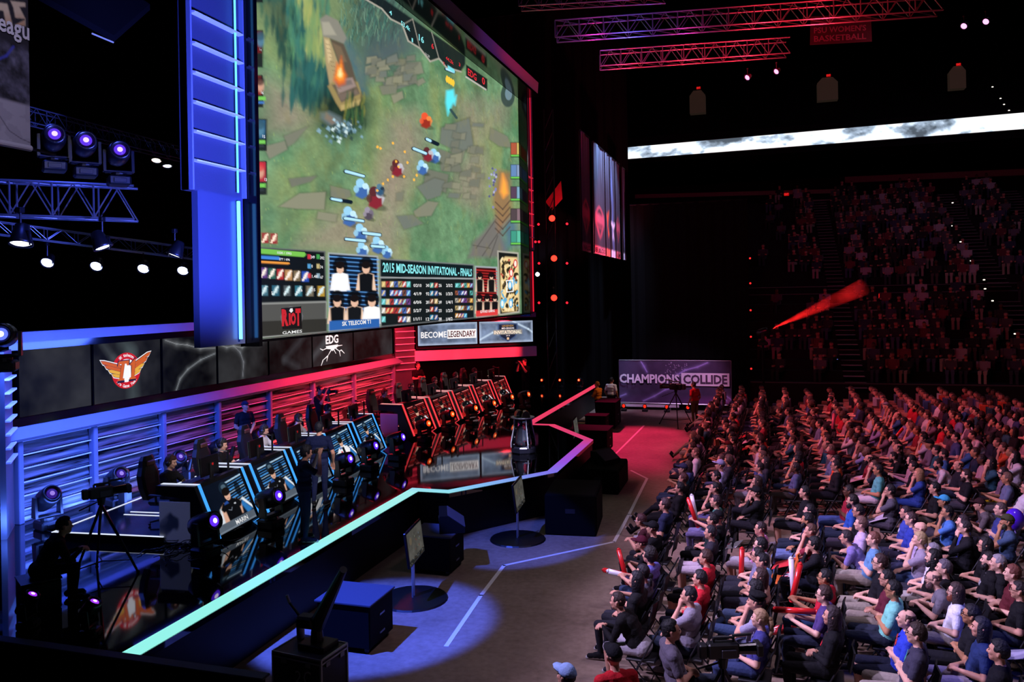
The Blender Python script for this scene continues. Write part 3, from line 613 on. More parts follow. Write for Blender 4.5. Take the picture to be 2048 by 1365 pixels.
for i in range(5):
    y0 = 285+i*44; pc.rect(1021, y0, 1046, y0+30, '#17191c', .95); pc.rect(1022, y0+1, 1033, y0+24, ['#a05038', '#5c7ca8', '#503c50', '#4c4044', '#3c8c78'][i], 1); pc.rect(1034, y0+1, 1046, y0+24, ['#c8b060', '#8498b8', '#78a0b8', '#806870', '#58b498'][i], .9); pc.rect(1022, y0+25, 1046, y0+28, '#68c050', 1)
TB = [A(p) for p in ([(780, -10), (900, 60), (960, 130), (1040, 170), (1080, 280), (1160, 330), (1230, 420), (1290, 400), (1340, 460), (1440, 490), (1470, 440), (1470, 380), (780, -100)],)]
pc.poly(TB[0], '#131a1e', .96, e=2); pc.line(TB[0][:10], 3.2, '#9c988c', .9); pc.line(A([(1040, 170), (1110, 130), (1160, 330)]), 2, '#88847a', .8); pc.line(A([(1290, 400), (1240, 220)]), 2, '#88847a', .8)
pc.poly(A([(1475, 440), (1620, 540), (1620, 620), (1475, 525)]), '#101316', .97); pc.line(A([(1475, 525), (1610, 612)]), 3, '#b0aca4', .9)
pc.poly(A([(1350, 445), (1395, 475), (1395, 500), (1350, 470)]), '#6cc8d0', 1)
# lower panels
def panel(pts, c='#101416', rim='#55585a'):
    pc.poly(pts, rim, 1, e=1.5); cx = sum(p[0] for p in pts)/len(pts); cy_ = sum(p[1] for p in pts)/len(pts)
    pc.poly([(x+(2.2 if x < cx else -2.2), y+(2.6 if y < cy_ else -2.6)) for x, y in pts], c, 1, e=1)
panel(B([(-40, 626), (490, 658), (500, 990), (-40, 1004)]))
panel(B([(-40, 1000), (500, 985), (500, 1190), (-40, 1232)]), '#4a4a48', '#8a8a88')
pc.poly(B([(-40, 1120), (500, 1098), (500, 1180), (-40, 1222)]), '#2c2b28', 1)
for (x0, y0), (x1, y1), wd, c in ((B([(-40, 650)])[0], B([(346, 680)])[0], 10, '#6cb048'), (B([(-40, 690)])[0], B([(186, 705)])[0], 6, '#3c78c8'), (B([(-40, 722)])[0], B([(248, 738)])[0], 4.5, '#d88c38')):
    pc.line([(x0, y0), (x1, y1)], wd, c)
def icon(x, y, s, c, c2):
    pc.rect(x, y, x+s, y+s*1.5, c, 1); pc.line([(x+s*.15, y+s*1.3), (x+s*.8, y+s*.2)], s*.28, c2, .95); pc.ell(x+s*.55, y+s*.7, s*.25, s*.4, c2, .6, soft=.6)
ic = ['#583878', '#2c5c50', '#a02c2c', '#a87c50', '#6c5c44', '#2848a0', '#3c6474', '#28586c', '#444c50', '#2c6474', '#6c6454', '#a08030']
for k in range(6):
    x, y = B([(66+k*54, 765+k*5)])[0]; icon(x, y, 14, ic[k], '#e8dcd0')
    x, y = B([(70+k*74, 880+k*1)])[0]; icon(x, y, 14, ic[6+k], '#c0d8dc')
for k in range(3):
    x, y = B([(22+k*55, 535+k*4)])[0]; icon(x, y, 14, '#8c2c2c' if k else '#a05048', '#f0d8c0')
for k in range(6):
    x, y = B([(375+(k % 2)*58, 680+(k//2)*62)])[0]; pc.rect(x, y, x+6, y+9, ['#c03040', '#3c9048', '#4c90c0', '#b0a070', '#c03c48', '#88a0b0'][k], 1)
# team photo panels: plain figures in team shirts before lit slats
def teampic(pts, rows, bg, bgl, shirts, bar):
    panel(pts, bg, '#9aa2a8'); xs = [p[0] for p in pts]; ys = [p[1] for p in pts]; x0, x1 = min(xs), max(xs); y0, y1 = min(ys), max(ys); W, H = x1-x0, (y1-y0)*.84
    for k in range(16): yy = y0+8+k*H/16; pc.line([(x0+3, yy), (x1-3, yy+(x1-x0)*.06)], 2, bgl, .6 if k % 3 else .9)
    i = 0
    for r, n in enumerate(rows):
        for k in range(n):
            cx = x0+W*(k+.5)/n+(1 if r else -2); cy_ = y0+H*(.2+.5*r)+5; s_ = W*.075
            pc.ell(cx, cy_-s_*.6, s_*1.9, s_*2.4, '#0a0c10', .95); pc.poly([(cx-s_*2.6, cy_+H*.33), (cx-s_*2, cy_+s_*1.5), (cx, cy_+s_), (cx+s_*2, cy_+s_*1.5), (cx+s_*2.6, cy_+H*.33)], '#d8b8a0' if shirts[i] != '#e8e8ea' else '#dcdce0', 1)
            pc.poly([(cx-s_*1.6, cy_+H*.34), (cx-s_*1.8, cy_+s_*1.6), (cx, cy_+s_), (cx+s_*1.8, cy_+s_*1.6), (cx+s_*1.6, cy_+H*.34)], shirts[i], 1)
            pc.ell(cx, cy_, s_*.95, s_*1.35, '#d0a890', 1); pc.ell(cx, cy_-s_*.9, s_*1.15, s_*.95, '#141012', 1); i += 1
    if bar: pc.poly([(x0+2, y0+(y1-y0)*.86), (x1-1, y0+(y1-y0)*.83), (x1-1, y0+(y1-y0)*.94), (x0+2, y1-3)], bar, 1)
teampic(B([(508, 668), (832, 690), (845, 1150), (510, 1185)]), (2, 3), '#0c1a30', '#5c9ce0', ['#e8e8ea', '#101216', '#101216', '#14161a', '#e8e8ea'], '#28589c')
teampic(B([(1462, 755), (1606, 762), (1614, 1070), (1470, 1095)]), (2, 3), '#3c0a0c', '#c03030', ['#141214']*5, '#c83838')
panel(B([(842, 705), (1455, 745), (1462, 1098), (848, 1155)]), '#14191b', '#6c7072')
pc.poly(B([(850, 715), (1450, 752), (1450, 826), (850, 822)]), '#0f1a1e', 1); pc.line(B([(848, 830), (1455, 838)]), 3, '#8a8e90')
irs = random.Random(8); icol = ['#c08838', '#4c68b0', '#3c90b8', '#c0a870', '#b8b0a0', '#784838', '#b03838', '#58b0a8', '#704088', '#3c5c9c', '#a05838']
for r in range(5):
    for k in range(7):
        x, y = B([(856+k*27, 856+r*57)])[0]
        if r == 4 and 0 < k < 4 or r == 1 and k == 1: continue
        icon(x, y, 7.4, irs.choice(icol), irs.choice(['#e0e0e0', '#20242c', '#d8c080', '#90d0e0']))
    for k in range(6):
        x, y = B([(1335+k*19, 868+r*49)])[0]
        if (r == 1 and k in (4,)) or (r == 4 and k in (4, 5)): continue
        icon(x, y, 5.4, irs.choice(icol), irs.choice(['#e0e0e0', '#20242c', '#d8c080', '#90d0e0']))
    for k in range(2):
        x, y = B([(1172+k*28, 866+r*52)])[0]; icon(x, y, 6, irs.choice(icol), '#e0c8b0')
mm = B([(1608, 656), (1745, 668), (1752, 1058), (1620, 1076)]); panel(mm, '#181a18', '#a8a498')
pc.poly(B([(1628, 720), (1660, 695), (1735, 700), (1746, 760), (1748, 1010), (1730, 1050), (1640, 1055), (1628, 1010)]), '#d8bc84', 1, e=2)
for k in range(130):
    x, y = B([(irs.uniform(1634, 1740), irs.uniform(715, 1040))])[0]; c = irs.choice(['#2c2418', '#1c1c14', '#4c3c28', '#2c2418', '#a83030' if y < 560 else '#4898c0', '#e0cca0'])
    pc.ell(x, y, irs.uniform(1.2, 2.8), irs.uniform(2.5, 6.5), c, .95, rot=irs.uniform(-.6, .6), soft=.3)
for (x, y), c in zip(B([(1698, 800), (1690, 880), (1695, 1000), (1640, 1000), (1725, 740)]), ('#c83c3c', '#58a8d8', '#58a8d8', '#58b8e0', '#c03838')): pc.ell(x, y, 4, 9, c, 1); pc.ell(x, y, 2.4, 6, '#e8e0d0', .9)
pc.line(B([(1668, 850), (1708, 848), (1710, 920), (1670, 925), (1668, 850)]), 1.4, '#ffffff')
P3 = np.stack([np.zeros_like(uu), uu-SU0, zz-SZ0], -1)
link('picture', gridmesh('picture', P3, pc.C, MC(1.36)), scr)
# lettering on the screen (all flat in its plane)
eC = M('#8ef0f4', .4, emit=1.0); eWt = M('#f2f2f2', .4, emit=.95); eRd = M('#e8303c', .4, emit=1.0); eG = M('#c8c8c4', .4, emit=.8)
def st(s, p0, p1, hpx, mat, bold=.015, nm='screen_lettering'):     # from lower left p0 to lower right p1 in the photograph, height in its pixels at p0
    a = onx(*p0, VS+.006); b = onx(*p1, VS+.006); c = onx(p0[0], p0[1]-hpx, VS+.006)
    return text(s, a, (b-a).length, c.z-a.z, (0, 1, (b.z-a.z)/max(.01, b.y-a.y)) if False else EX, EZ, mat, scr, nm, bold=bold)
b1 = lambda x, y: (x/3.25+500, y/3.25+300); a1 = lambda x, y: (x/3.413+500, y/3.413)
st('2015 MID-SEASON INVITATIONAL - FINALS', b1(862, 796), b1(1442, 820), 20, eC, .03)
st('SK TELECOM T1', b1(598, 1146), b1(785, 1132), 9, eWt, .03); st('EDWARD GAMING', b1(1497, 1062), b1(1590, 1058), 5.5, eWt, .02)
for r, row in enumerate((('0/2/10', '240', '256', '2/3/2'), ('4/1/9', '92', '96', '1/3/3'), ('6/0/6', '281', '249', '1/4/1'), ('5/2/7', '234', '233', '1/2/3'), ('1/1/11', '12', '38', '1/4/2'))):
    for s, x, wd in zip(row, (1062, 1143, 1226, 1274), (52, 22, 19, 42)):
        y = 892+r*55; st(s, b1(x, y), b1(x+wd, y), 6.5, eWt, .02)
st('277 / 696', b1(187, 718), b1(258, 722), 5, eWt); st('1030 / 1993', b1(176, 676), b1(268, 682), 5, eWt)
for s, x, y in (('249', 393, 706), ('392', 455, 712), ('0', 398, 766), ('74', 455, 772), ('1.48', 402, 832), ('67', 457, 838), ('7', 90, 915), ('5', 138, 940), ('3', 222, 940), ('5', 298, 940), ('16', 322, 922), ('2', 372, 940), ('215', 396, 920), ('257', 448, 922)): st(s, b1(x, y), b1(x+9*len(s), y), 6, eWt)
for s, p, wd, h, m in (('4', (950, 95), 18, 9, eC), ('53.4k', (1030, 170), 62, 9, eC), ('1', (1103, 285), 9, 8, eC), ('16', (1152, 275), 34, 13, eC), ('6', (1238, 328), 16, 11, eRd), ('44.2k', (1336, 405), 52, 7, eRd), ('2', (1318, 440), 10, 6, eRd), ('3', (1425, 450), 10, 7, eRd), ('31:28', (1195, 375), 30, 5, eG), ('EDG', (1487, 512), 58, 14, eRd), ('0', (1583, 570), 20, 14, eRd), ('3', (33, 405), 18, 13, eRd), ('13', (98, 1235), 16, 6, eWt), ('15', (84, 940), 18, 6, eWt), ('16', (75, 640), 16, 6, eWt), ('14', (64, 345), 14, 5, eG)):
    q0 = a1(*p); st(s, q0, a1(p[0]+wd, p[1]+wd*.45), h, m, .02)
st('GAMES', b1(210, 1200), b1(338, 1192), 6, eWt, .01)
# red angular company emblem above the word on the grey panel
eE = M('#d82c38', .4, emit=.85); eEk = M('#101010', .5, emit=.05)
def sflat(name, pts, mat, x): return MB().prism([(onx(*b1(*p), VS).y, onx(*b1(*p), VS).z) for p in pts], x, x+.003, ax=0).build(name, mat, scr, world=True)
sflat('emblem_ring', [(196, 1085), (212, 1040), (262, 1016), (325, 1035), (345, 1080), (332, 1130), (290, 1155), (235, 1160), (205, 1130)], M('#8c8c90', .4, emit=.5), VS+.004)
sflat('emblem_shadow', [(200, 1030), (330, 1018), (336, 1160), (210, 1168)], eEk, VS+.006)
for ch, x0, x1, y0, y1 in (('R', 206, 250, 1148, 1036), ('I', 252, 264, 1140, 1062), ('O', 264, 298, 1140, 1058), ('T', 296, 330, 1146, 1032)):
    a = onx(*b1(x0, y0), VS+.01); b = onx(*b1(x1, y0), VS+.01); c = onx(*b1(x0, y1), VS+.01)
    text(ch, a, (b-a).length, c.z-a.z, EX, EZ, eE, scr, 'emblem_letter', bold=.06)
sflat('emblem_fist', [(252, 1048), (258, 1032), (272, 1030), (276, 1048), (264, 1060)], eWt, VS+.012)
# --- surround: gloss black returns, hood, lit towers and top band
FR = -8.66; HD = -8.20
MB().box((FR/2+VS/2, SU0-.06, 9), (FR-VS+.1, .1, 8.9)).build('frame_side', GLOSS, scr, world=True)
MB().box((FR/2+VS/2, SU1+.06, 9), (FR-VS+.1, .1, 8.9)).build('frame_side', GLOSS, scr, world=True)
MB().box(((HD+VS)/2, 21.4, SZ1+.06), (HD-VS+.1, SU1-SU0+.3, .1)).build('frame_hood', GLOSS, scr, world=True)
MB().box((VS+.08, 21.4, SZ0-.03), (.26, SU1-SU0+.1, .05)).build('frame_sill', GLOSS, scr, world=True)
MB().box((VS-.2, 21.4, 9), (.3, SU1-SU0, 8.6)).build('cabinet', BLACK, scr, world=True)
m_tow = M('#41465e', .5, bump=.25, scale=30)
hood = tag(MB().prism([(HD-.5, SZ1+.12), (HD, SZ1+.12), (HD+.04, SZ1+.58), (HD-.5, SZ1+.58)], 10.9, 30.45, ax=1).build('screen_hood', M('#a0a4b8', .42, .2)), 'lit hood band along the top of giant screen, red at its right end', 'screen hood')
for side, lab in ((0, 'tall blue lit column with ledges left of giant screen'), (1, 'red lit column at the far right edge of giant screen')):
    u0, u1 = (11.0, 12.44) if side == 0 else (30.36, 31.75)
    t = thing('light_column', lab, 'light column', (VS, u0, 4.6))
    MB().box((VS-.02, (u0+u1)/2, 10.6), (.16, u1-u0, 6.76)).build('upper_panel', m_tow, t, world=True)
    MB().box((VS+.0, (u0+u1)/2+(.1 if side == 0 else 0), 5.93), (.12, u1-u0-.22, 2.64)).build('lower_panel', M('#4c5470', .25), t, world=True)
    for x in (u0+.02, u1-.02): MB().box((VS+.03, x, 10.6), (.22, .04, 6.76)).build('edge_trim', m_ledge, t, world=True)
    for y in (22, 84, 143, 202, 261, 320):
        z = onx(373, y, VS+.08).z
        MB().prism([(VS+.06, z), (VS+.17, z+.005), (VS+.17, z+.03), (VS+.06, z+.06)], u0+.08, u1-.06, ax=1).build('ledge_bar', m_lip, t, world=True)
    cneon = '#4c9cff' if side == 0 else '#ff2038'
    un = u1-.24
    MB().tube((VS+.13, un, 7.3), (VS+.13, un, 13.9), .018, n=8).build('light_tube', M(cneon, .3, emit=3.2 if side == 0 else .8), t, world=True)
    MB().tube((VS+.12, un+.02, 4.7), (VS+.12, un+.02, 7.15), .03, n=8).build('light_tube', M(cneon, .3, emit=5.5 if side == 0 else .8), t, world=True)
# ================================================================== PLAYERS' DESKS AND STAGE GEAR
def frame_of(p0, p1):
    e = (Vector(p1)-Vector(p0)).normalized(); return e, math.atan2(-e.x, e.y)
ROW = {'blue': ((-9.36, 12.27), (-10.25, 20.71), 1.785, 1.40), 'red': ((-10.24, 22.76), (-9.66, 31.76), 1.80, 1.40)}
NEON = {'blue': (M('#3f9dff', .4, emit=1.25), M('#dfe8ff', .4, emit=1.0)), 'red': (M('#ff3f48', .4, emit=1.0), M('#ffb0b0', .4, emit=.95))}
m_desk = M('#08080b', .3); m_top = M('#101014', .35); m_end = M('#c4c6d4', .5); m_plate = {'blue': '#56606c', 'red': '#a01818'}
RZ = 1.15
deskspots = {}
def desk_picture(side, i):
    ny, nx = 90, 72; s, t = np.meshgrid(np.linspace(0, 1, nx), np.linspace(0, 1, ny)); pc = Pic(s, t)
    pc.C[:] = np.array(L('#0b1220' if side == 'blue' else '#160508'))
    lc = '#4c9ce8' if side == 'blue' else '#c82c2c'
    x0 = .5 if i == 0 and side == 'blue' else .12
    for k in range(11):
        y = .05+k*.058; pc.line([(x0, y+.05), (1, y)], .012 if k % 3 else .03, lc if k % 4 else ('#b8dcf8' if side == 'blue' else '#f07070'), .85, e=.015)
    pc.ell(.80, .3, .07, .16, '#05070c', .9)
    pc.ell(.47, .18, .12, .13, '#182838' if side == 'blue' else '#201014', 1); pc.ell(.47, .155, .06, .05, '#506878' if side == 'blue' else '#702020', .9)
    pc.poly([(.78, .52), (.84, .5), (1.02, .76), (1.0, .8)], '#e8f0f8', 1, e=.015); pc.poly([(.74, .6), (.8, .56), (.98, .8), (.84, .86)], '#2c74b8' if side == 'blue' else '#701014', 1, e=.02)
    pc.poly([(.12, .84), (.2, .55), (.26, .52), (.24, .84)], '#e4ecf4' if side == 'blue' else '#c83038', .9, e=.02)
    jac = side == 'blue' and i in (2, 3)
    sk = '#d8a890'
    pc.poly([(.20, .95), (.24, .52), (.34, .46), (.40, .6), (.34, .95)], '#e8e8ee' if jac else sk, 1, e=.015); pc.poly([(.72, .8), (.76, .56), (.66, .46), (.58, .55), (.64, .8)], '#e8e8ee' if jac else sk, 1, e=.015)
    pc.poly([(.33, .9), (.31, .52), (.42, .42), (.58, .42), (.70, .52), (.68, .9)], '#f0f0f4' if jac else '#0c0d11', 1, e=.012)
    for P_ in ([(.22, .56), (.32, .45), (.40, .50), (.36, .62), (.27, .64)], [(.78, .58), (.68, .45), (.60, .50), (.64, .64), (.72, .66)]): pc.poly(P_, '#e8e8ee' if jac else '#0c0d11', 1, e=.012)
    if jac: pc.poly([(.45, .9), (.45, .46), (.55, .46), (.57, .9)], '#101116', 1, e=.012); pc.ell(.39, .58, .035, .03, '#d03038', 1)
    else: pc.ell(.6, .55, .025, .02, '#c8ccd4', .9); pc.line([(.4, .62), (.46, .65), (.5, .6)], .012, '#8890a0', .8, e=.008)
    pc.poly([(.34, .5), (.36, .46), (.44, .44), (.46, .5)], '#2850a0' if side == 'blue' else '#30181c', .9, e=.01)
    pc.ell(.49, .34, .075, .105, sk, 1); pc.ell(.485, .26, .10, .085, '#15100f', 1); pc.poly([(.39, .28), (.5, .25), (.58, .28), (.56, .32), (.40, .33)], '#15100f', 1, e=.01); pc.ell(.49, .405, .03, .01, '#703c34', .8)
    pc.rect(-.1, .83, 1.1, 1.1, m_plate[side], 1, e=.01); pc.rect(-.1, .965, 1.1, .985, '#7c8894' if side == 'blue' else '#c03030', .9, e=.01)
    n = vnoise(s*3, t*3, 2, i); pc.C *= (.85+.3*n[..., None]); return pc.C
near_w = ['first (nearest)', 'second', 'third', 'fourth', 'fifth (farthest)']
for side in ('blue', 'red'):
    p0, p1, pitch, W = ROW[side]; e, phi = frame_of(p0, p1); nrm = Vector((math.cos(phi), math.sin(phi)))
    nb, nw = NEON[side]
    # riser under the players
    rs_ = thing('player_riser', 'low black platform with lit edges under the %s team players' % side, 'platform', (p0[0], p0[1], 1.0), phi)
    Lr = 5*pitch-.2
    MB().box((-2.15, Lr/2-.1, .075), (2.3, Lr+.3, .15)).build('deck', M('#08080c', .12), rs_)
    for a, b, c, d in ((-2.15, -.22, 2.3, .05), (-2.15, Lr+.02, 2.3, .05), (-3.28, Lr/2-.1, .04, Lr+.3)):
        MB().box((a, b, .153), (c, d, .012)).build('edge_light', nw, rs_)
    for k in range(5):
        for dy in (.42, .62): MB().box((-2.0, k*pitch+dy+.62, .153), (1.5, .035, .012)).build('floor_light', nw, rs_)
    for k in range(5):
        P = Vector(p0)+e*(k*pitch)
        lab = '%s lit player desk with a portrait screen, %s of its row of five' % (side, near_w[k])
        t = thing('player_desk', lab, 'desk', (P.x, P.y, 1.0), phi, '%s side player desks' % side)
        sl = Vector((-.40, 0, .96)).normalized(); hN = Vector((.96, 0, .40)).normalized()
        # slanted front panel, undercut foot, table top, side frames
        MB().prism([(-.16, 0), (-.03, .10), (-.43, 1.06), (-.53, 1.06), (-.13, .10), (-.24, .0)], 0, W, ax=1).build('front_panel', m_desk, t)
        MB().box((-.80, W/2, .915), (.72, W+.1, .05)).build('tabletop', m_top, t)
        for y0, y1 in ((-.19, 0), (W, W+.19)):
            MB().prism([(-.15, 0), (0, .10), (-.40, 1.06), (-1.16, 1.06), (-1.16, .90), (-.62, .84), (-.32, .12), (-.38, 0)], y0, y1, ax=1).build('side_frame', m_desk, t)
        for y in (-.04, W+.04):
            w_ = .085 if side == 'blue' else .10
            pts = [(-1.14, 1.065), (-.40, 1.065), (.004, .10), (-.15, .0)]
            for (a, b), (c, d), m, nm in zip(pts, pts[1:], (nw, nb, nb), ('top_light', 'front_light', 'foot_light')):
                if nm == 'foot_light' and y < .5: continue
                dd = Vector((c-a, 0, d-b)).normalized(); nn = Vector((dd.z, 0, -dd.x)) if False else Vector((-dd.z, 0, dd.x))
                if nn.x < 0 and nm != 'foot_light' or nn.z < 0 and nm == 'top_light': nn = -nn
                if nm == 'foot_light' and nn.x < 0: nn = -nn
                mb = MB(); o_ = nn*.006
                mb.add([(a, y-w_/2, b), (c, y-w_/2, d), (c, y+w_/2, d), (a, y+w_/2, b), (a+o_.x, y-w_/2, b+o_.z), (c+o_.x, y-w_/2, d+o_.z), (c+o_.x, y+w_/2, d+o_.z), (a+o_.x, y+w_/2, b+o_.z)],
                       [(0, 1, 2, 3), (4, 5, 6, 7), (0, 1, 5, 4), (1, 2, 6, 5), (2, 3, 7, 6), (3, 0, 4, 7)])
                mb.build(nm, m, t)
        C = desk_picture(side, k); ny, nx = C.shape[:2]; s_, t_ = np.meshgrid(np.linspace(0, 1, nx), np.linspace(0, 1, ny))
        q0 = Vector((-.03, 0, .10)); Hs = 1.04
        zz_ = (1-t_)*.90*Hs+.03*Hs; PP = np.stack([q0.x+sl.x*zz_+hN.x*.006, .06+s_*(W-.12), q0.z+sl.z*zz_+hN.z*.006], -1)
        so = link('portrait_screen', gridmesh('portrait_screen', PP, C, MC(1.0)), t)
        if side == 'blue' and k == 0:
            b = q0+sl*.07+hN*.012; text('MARIN', xf(t) @ Vector((b.x, .62, b.z)), .42, .085, xf(t).to_3x3() @ Vector((0, 1, 0)), xf(t).to_3x3() @ sl, eWt, t, 'name_lettering', bold=.01)
        if k == 0:
            MB().bbox((-.78, -.205, .42), (.62, .02, .74), .008).build('end_panel', m_end, t)
        deskspots[side, k] = (P, e, nrm, phi, W)
        R3 = lambda x, y, z: Vector((P.x, P.y, 1.0))+Vector((nrm.x*x+e.x*y, nrm.y*x+e.y*y, z))
        # screen on the desk, keyboard, camera arm, chair: things of their own
        q = R3(-.70, .78, .94)
        mt = thing('desk_monitor', 'black monitor seen from behind on the %s %s lit desk' % (near_w[k].split(' ')[0], side), 'monitor', q, phi, 'monitors on the player desks')
        MB().bbox((0, 0, .30), (.045, .60, .36), .01, R=rotm(y=-.08)).build('display', M('#0a0a0c', .35), mt)
        MB().box((-.026, 0, .30), (.002, .57, .33), R=rotm(y=-.08)).build('screen_face', M('#203850', .3, emit=.8, ecol='#86a07c'), mt)
        MB().bbox((.05, 0, .19), (.045, .10, .34), .01).build('stand', M('#151517', .4), mt); MB().bbox((.04, 0, .01), (.24, .30, .02), .005).build('stand_foot', M('#101012', .4), mt)
        MB().tube((.075, 0, .33), (.082, 0, .33), .03).build('badge', M('#c02020', .4), mt)
        q = R3(-.93, .62, .942)
        kb = thing('keyboard', 'slim keyboard with a red rim on the %s %s lit desk' % (near_w[k].split(' ')[0], side), 'keyboard', q, phi, 'keyboards on the player desks')
        MB().bbox((0, 0, .012), (.16, .44, .024), .006).build('body', M('#141416', .5), kb); MB().box((.0, 0, .0045), (.18, .46, .009)).build('rim', M('#d01818', .4), kb)
        mbk = MB()
        for r_ in range(4):
            for c_ in range(12): mbk.box((-.055+r_*.036, -.195+c_*.0355, .028), (.028, .028, .008))
        tag(mbk.build('keys', M('#1d1d20', .5), kb), kind='stuff')
        q = R3(-.56, 1.22, .94)
        ca = thing('desk_camera', 'thin black camera pole clamped on the %s %s lit desk' % (near_w[k].split(' ')[0], side), 'camera mount', q, phi, 'camera poles on the player desks')
        MB().tube((0, 0, 0), (0, 0, .52), .022, n=8).build('pole', M('#0c0c0e', .4), ca); MB().bbox((0, 0, .02), (.09, .09, .04), .01).build('clamp', M('#1a1a1c', .4), ca)
        MB().tube((0, 0, .48), (-.16, -.12, .53), .012, n=6).build('arm', M('#0c0c0e', .4), ca); MB().bbox((-.18, -.14, .54), (.07, .05, .05), .01).build('camera', M('#26262a', .3), ca)
q = Vector(onz(703, 850, 1.95)); wb_ = thing('water_bottle', 'clear water bottle on the fourth blue lit desk beside its monitor', 'bottle', (q.x, q.y, 1.94))
MB().lathe([(.03, 0), (.036, .01), (.036, .14), (.030, .16), (.034, .18), (.013, .22)], 14).build('body', M('#8894c8', .15, trans=.5), wb_, smooth=True); MB().lathe([(.015, .22), (.015, .245), (.01, .25)], 10).build('cap', M('#d8d8e0', .4), wb_)

# gaming chairs
def make_gchair(lab, acc='#c8c8d0'):
    t = thing('gaming_chair', lab, 'chair', (0, 0, 0))
    m = M('#0d0d10', .5)
    mb = MB(); mb.bbox((.02, 0, .46), (.50, .52, .12), .04); mb.build('seat', m, t)
    prof = [(-.24, .46), (-.30, .75), (-.34, 1.05), (-.36, 1.26)]
    mb = MB(); n = 6
    for (z, w_, x, th) in ((.50, .44, -.24, .10), (.72, .52, -.29, .11), (.95, .54, -.33, .10), (1.10, .40, -.35, .09), (1.22, .36, -.36, .08), (1.30, .26, -.37, .06)):
        mb.v += [(x-th, -w_/2, z), (x, -w_/2, z), (x+.02, -w_/2+.07, z), (x+.02, w_/2-.07, z), (x, w_/2, z), (x-th, w_/2, z)]
    for l in range(5):
        for i in range(6): j = (i+1) % 6; mb.f.append((l*6+i, l*6+j, l*6+6+j, l*6+6+i))
    mb.f += [(5, 4, 3, 2, 1, 0), tuple(30+i for i in range(6))]; mb.m = [0]*len(mb.f)
    mb.build('backrest', m, t, smooth=False)
    MB().bbox((-.315, 0, 1.16), (.05, .24, .10), .02).build('headrest_badge', M('#4a2a20', .5), t)
    for s in (-1, 1): MB().bbox((0, s*.31, .62), (.28, .06, .03), .01).tube((0, s*.31, .45), (0, s*.31, .61), .02).build('armrest', m, t)
    MB().tube((0, 0, .10), (0, 0, .41), .03).build('column', DKMETAL, t)
    for k in range(5):
        a = 2*PI*k/5; mb = MB().tube((0, 0, .11), (.29*math.cos(a), .29*math.sin(a), .07), .025, .018, 6); mb.ball((.29*math.cos(a), .29*math.sin(a), .03), .03, 8, 4); mb.build('leg', DKMETAL, t)
    return t
gc0 = make_gchair('x')
PL = {}
for i, (side, k) in enumerate(deskspots):
    P, e, nrm, phi, W = deskspots[side, k]
    q = Vector((P.x, P.y, RZ))+Vector((nrm.x*-1.42+e.x*.55, nrm.y*-1.42+e.y*.55, 0)); PL[side, k] = (q, phi)
    lab = 'black high-backed gaming chair behind the %s %s lit desk' % (near_w[k].split(' ')[0], side)
    g = gc0 if i == 0 else dup(gc0, q, phi, lab)
    g.location = q-Vector((nrm.x, nrm.y, 0))*.05; g.rotation_euler = (0, 0, phi); g['label'] = lab; g['group'] = 'gaming chairs behind the player desks'

# moving head lamps
def make_head(lab, lens, aim, loc, em=2.0, scale=1.0, group=None, core='#e8d8ff'):
    """aim: (azimuth, elevation) of the lens in world degrees"""
    t = thing('moving_head_light', lab, 'stage light', loc, math.radians(aim[0]), group)
    t.scale = (scale,)*3
    m = M('#08080b', .4)
    mb = MB(); mb.bbox((0, 0, .085), (.40, .36, .17), .03); mb.bbox((.21, 0, .08), (.02, .2, .08), .005); mb.build('base', m, t)
    mb = MB().tube((0, 0, .17), (0, 0, .22), .12, n=14); mb.bbox((0, 0, .245), (.16, .46, .05), .02)
    for s in (-1, 1): mb.add([(-.09, s*.20, .24), (.09, s*.20, .24), (.05, s*.20, .62), (-.05, s*.20, .62), (-.09, s*.245, .24), (.09, s*.245, .24), (.05, s*.245, .62), (-.05, s*.245, .62)], [(0, 1, 2, 3), (7, 6, 5, 4), (0, 4, 5, 1), (1, 5, 6, 2), (2, 6, 7, 3), (3, 7, 4, 0)])
    mb.build('yoke', m, t)
    el = math.radians(aim[1]); T = Matrix.Translation((0, 0, .57)) @ Euler((0, PI/2-el, 0)).to_matrix().to_4x4()
    mb = MB().lathe([(.10, -.30), (.165, -.26), (.185, -.12), (.19, .02), (.175, .16), (.165, .24), (.13, .25), (.125, .21)], 18, T)
    h = mb.build('head', M('#0a0a0e', .32), t, smooth=True)
    MB().lathe([(.095, .205), (.092, .225), (.06, .238)], 18, T).build('lens', M('#201030', .1, emit=em, ecol=lens), h, smooth=True)
    MB().lathe([(.045, .238), (.02, .243)], 14, T).build('lens_core', M('#ffffff', .1, emit=em*1.5, ecol=core), h)
    return t
fl = [((408, 1100), 'nearest of the blue side'), ((538, 1042), 'second along the blue side'), ((683, 957), 'third along the blue side'), ((735, 927), 'fourth along the blue side'), ((790, 907), 'last along the blue side, by stage centre')]
for (x, y), w_ in fl:
    q = onz(x+4, y+14, 1.0); make_head('purple lit moving head before the desks, '+w_, '#5a28f0', (-8, 18), q, 1.3, 1.0, 'moving heads before the player desks')
for i, (x, y) in enumerate(((845, 872), (893, 851), (940, 837), (977, 826), (1013, 812), (1046, 806))):
    q = onz(x+4, y+12, 1.0); make_head('orange lit moving head before the desks, %s along the red side' % ('first', 'second', 'third', 'fourth', 'fifth', 'sixth')[i], '#ff4a14', (-22, 14), q, 1.2, .92, 'moving heads before the player desks', '#ffb070')
bk = [(70, 1035, 'at the left end of slat wall'), (190, 992, 'under the first wall post'), (292, 955, 'left of the second wall post'), (372, 930, 'right of the second wall post'), (440, 905, 'behind the man in the cap')]
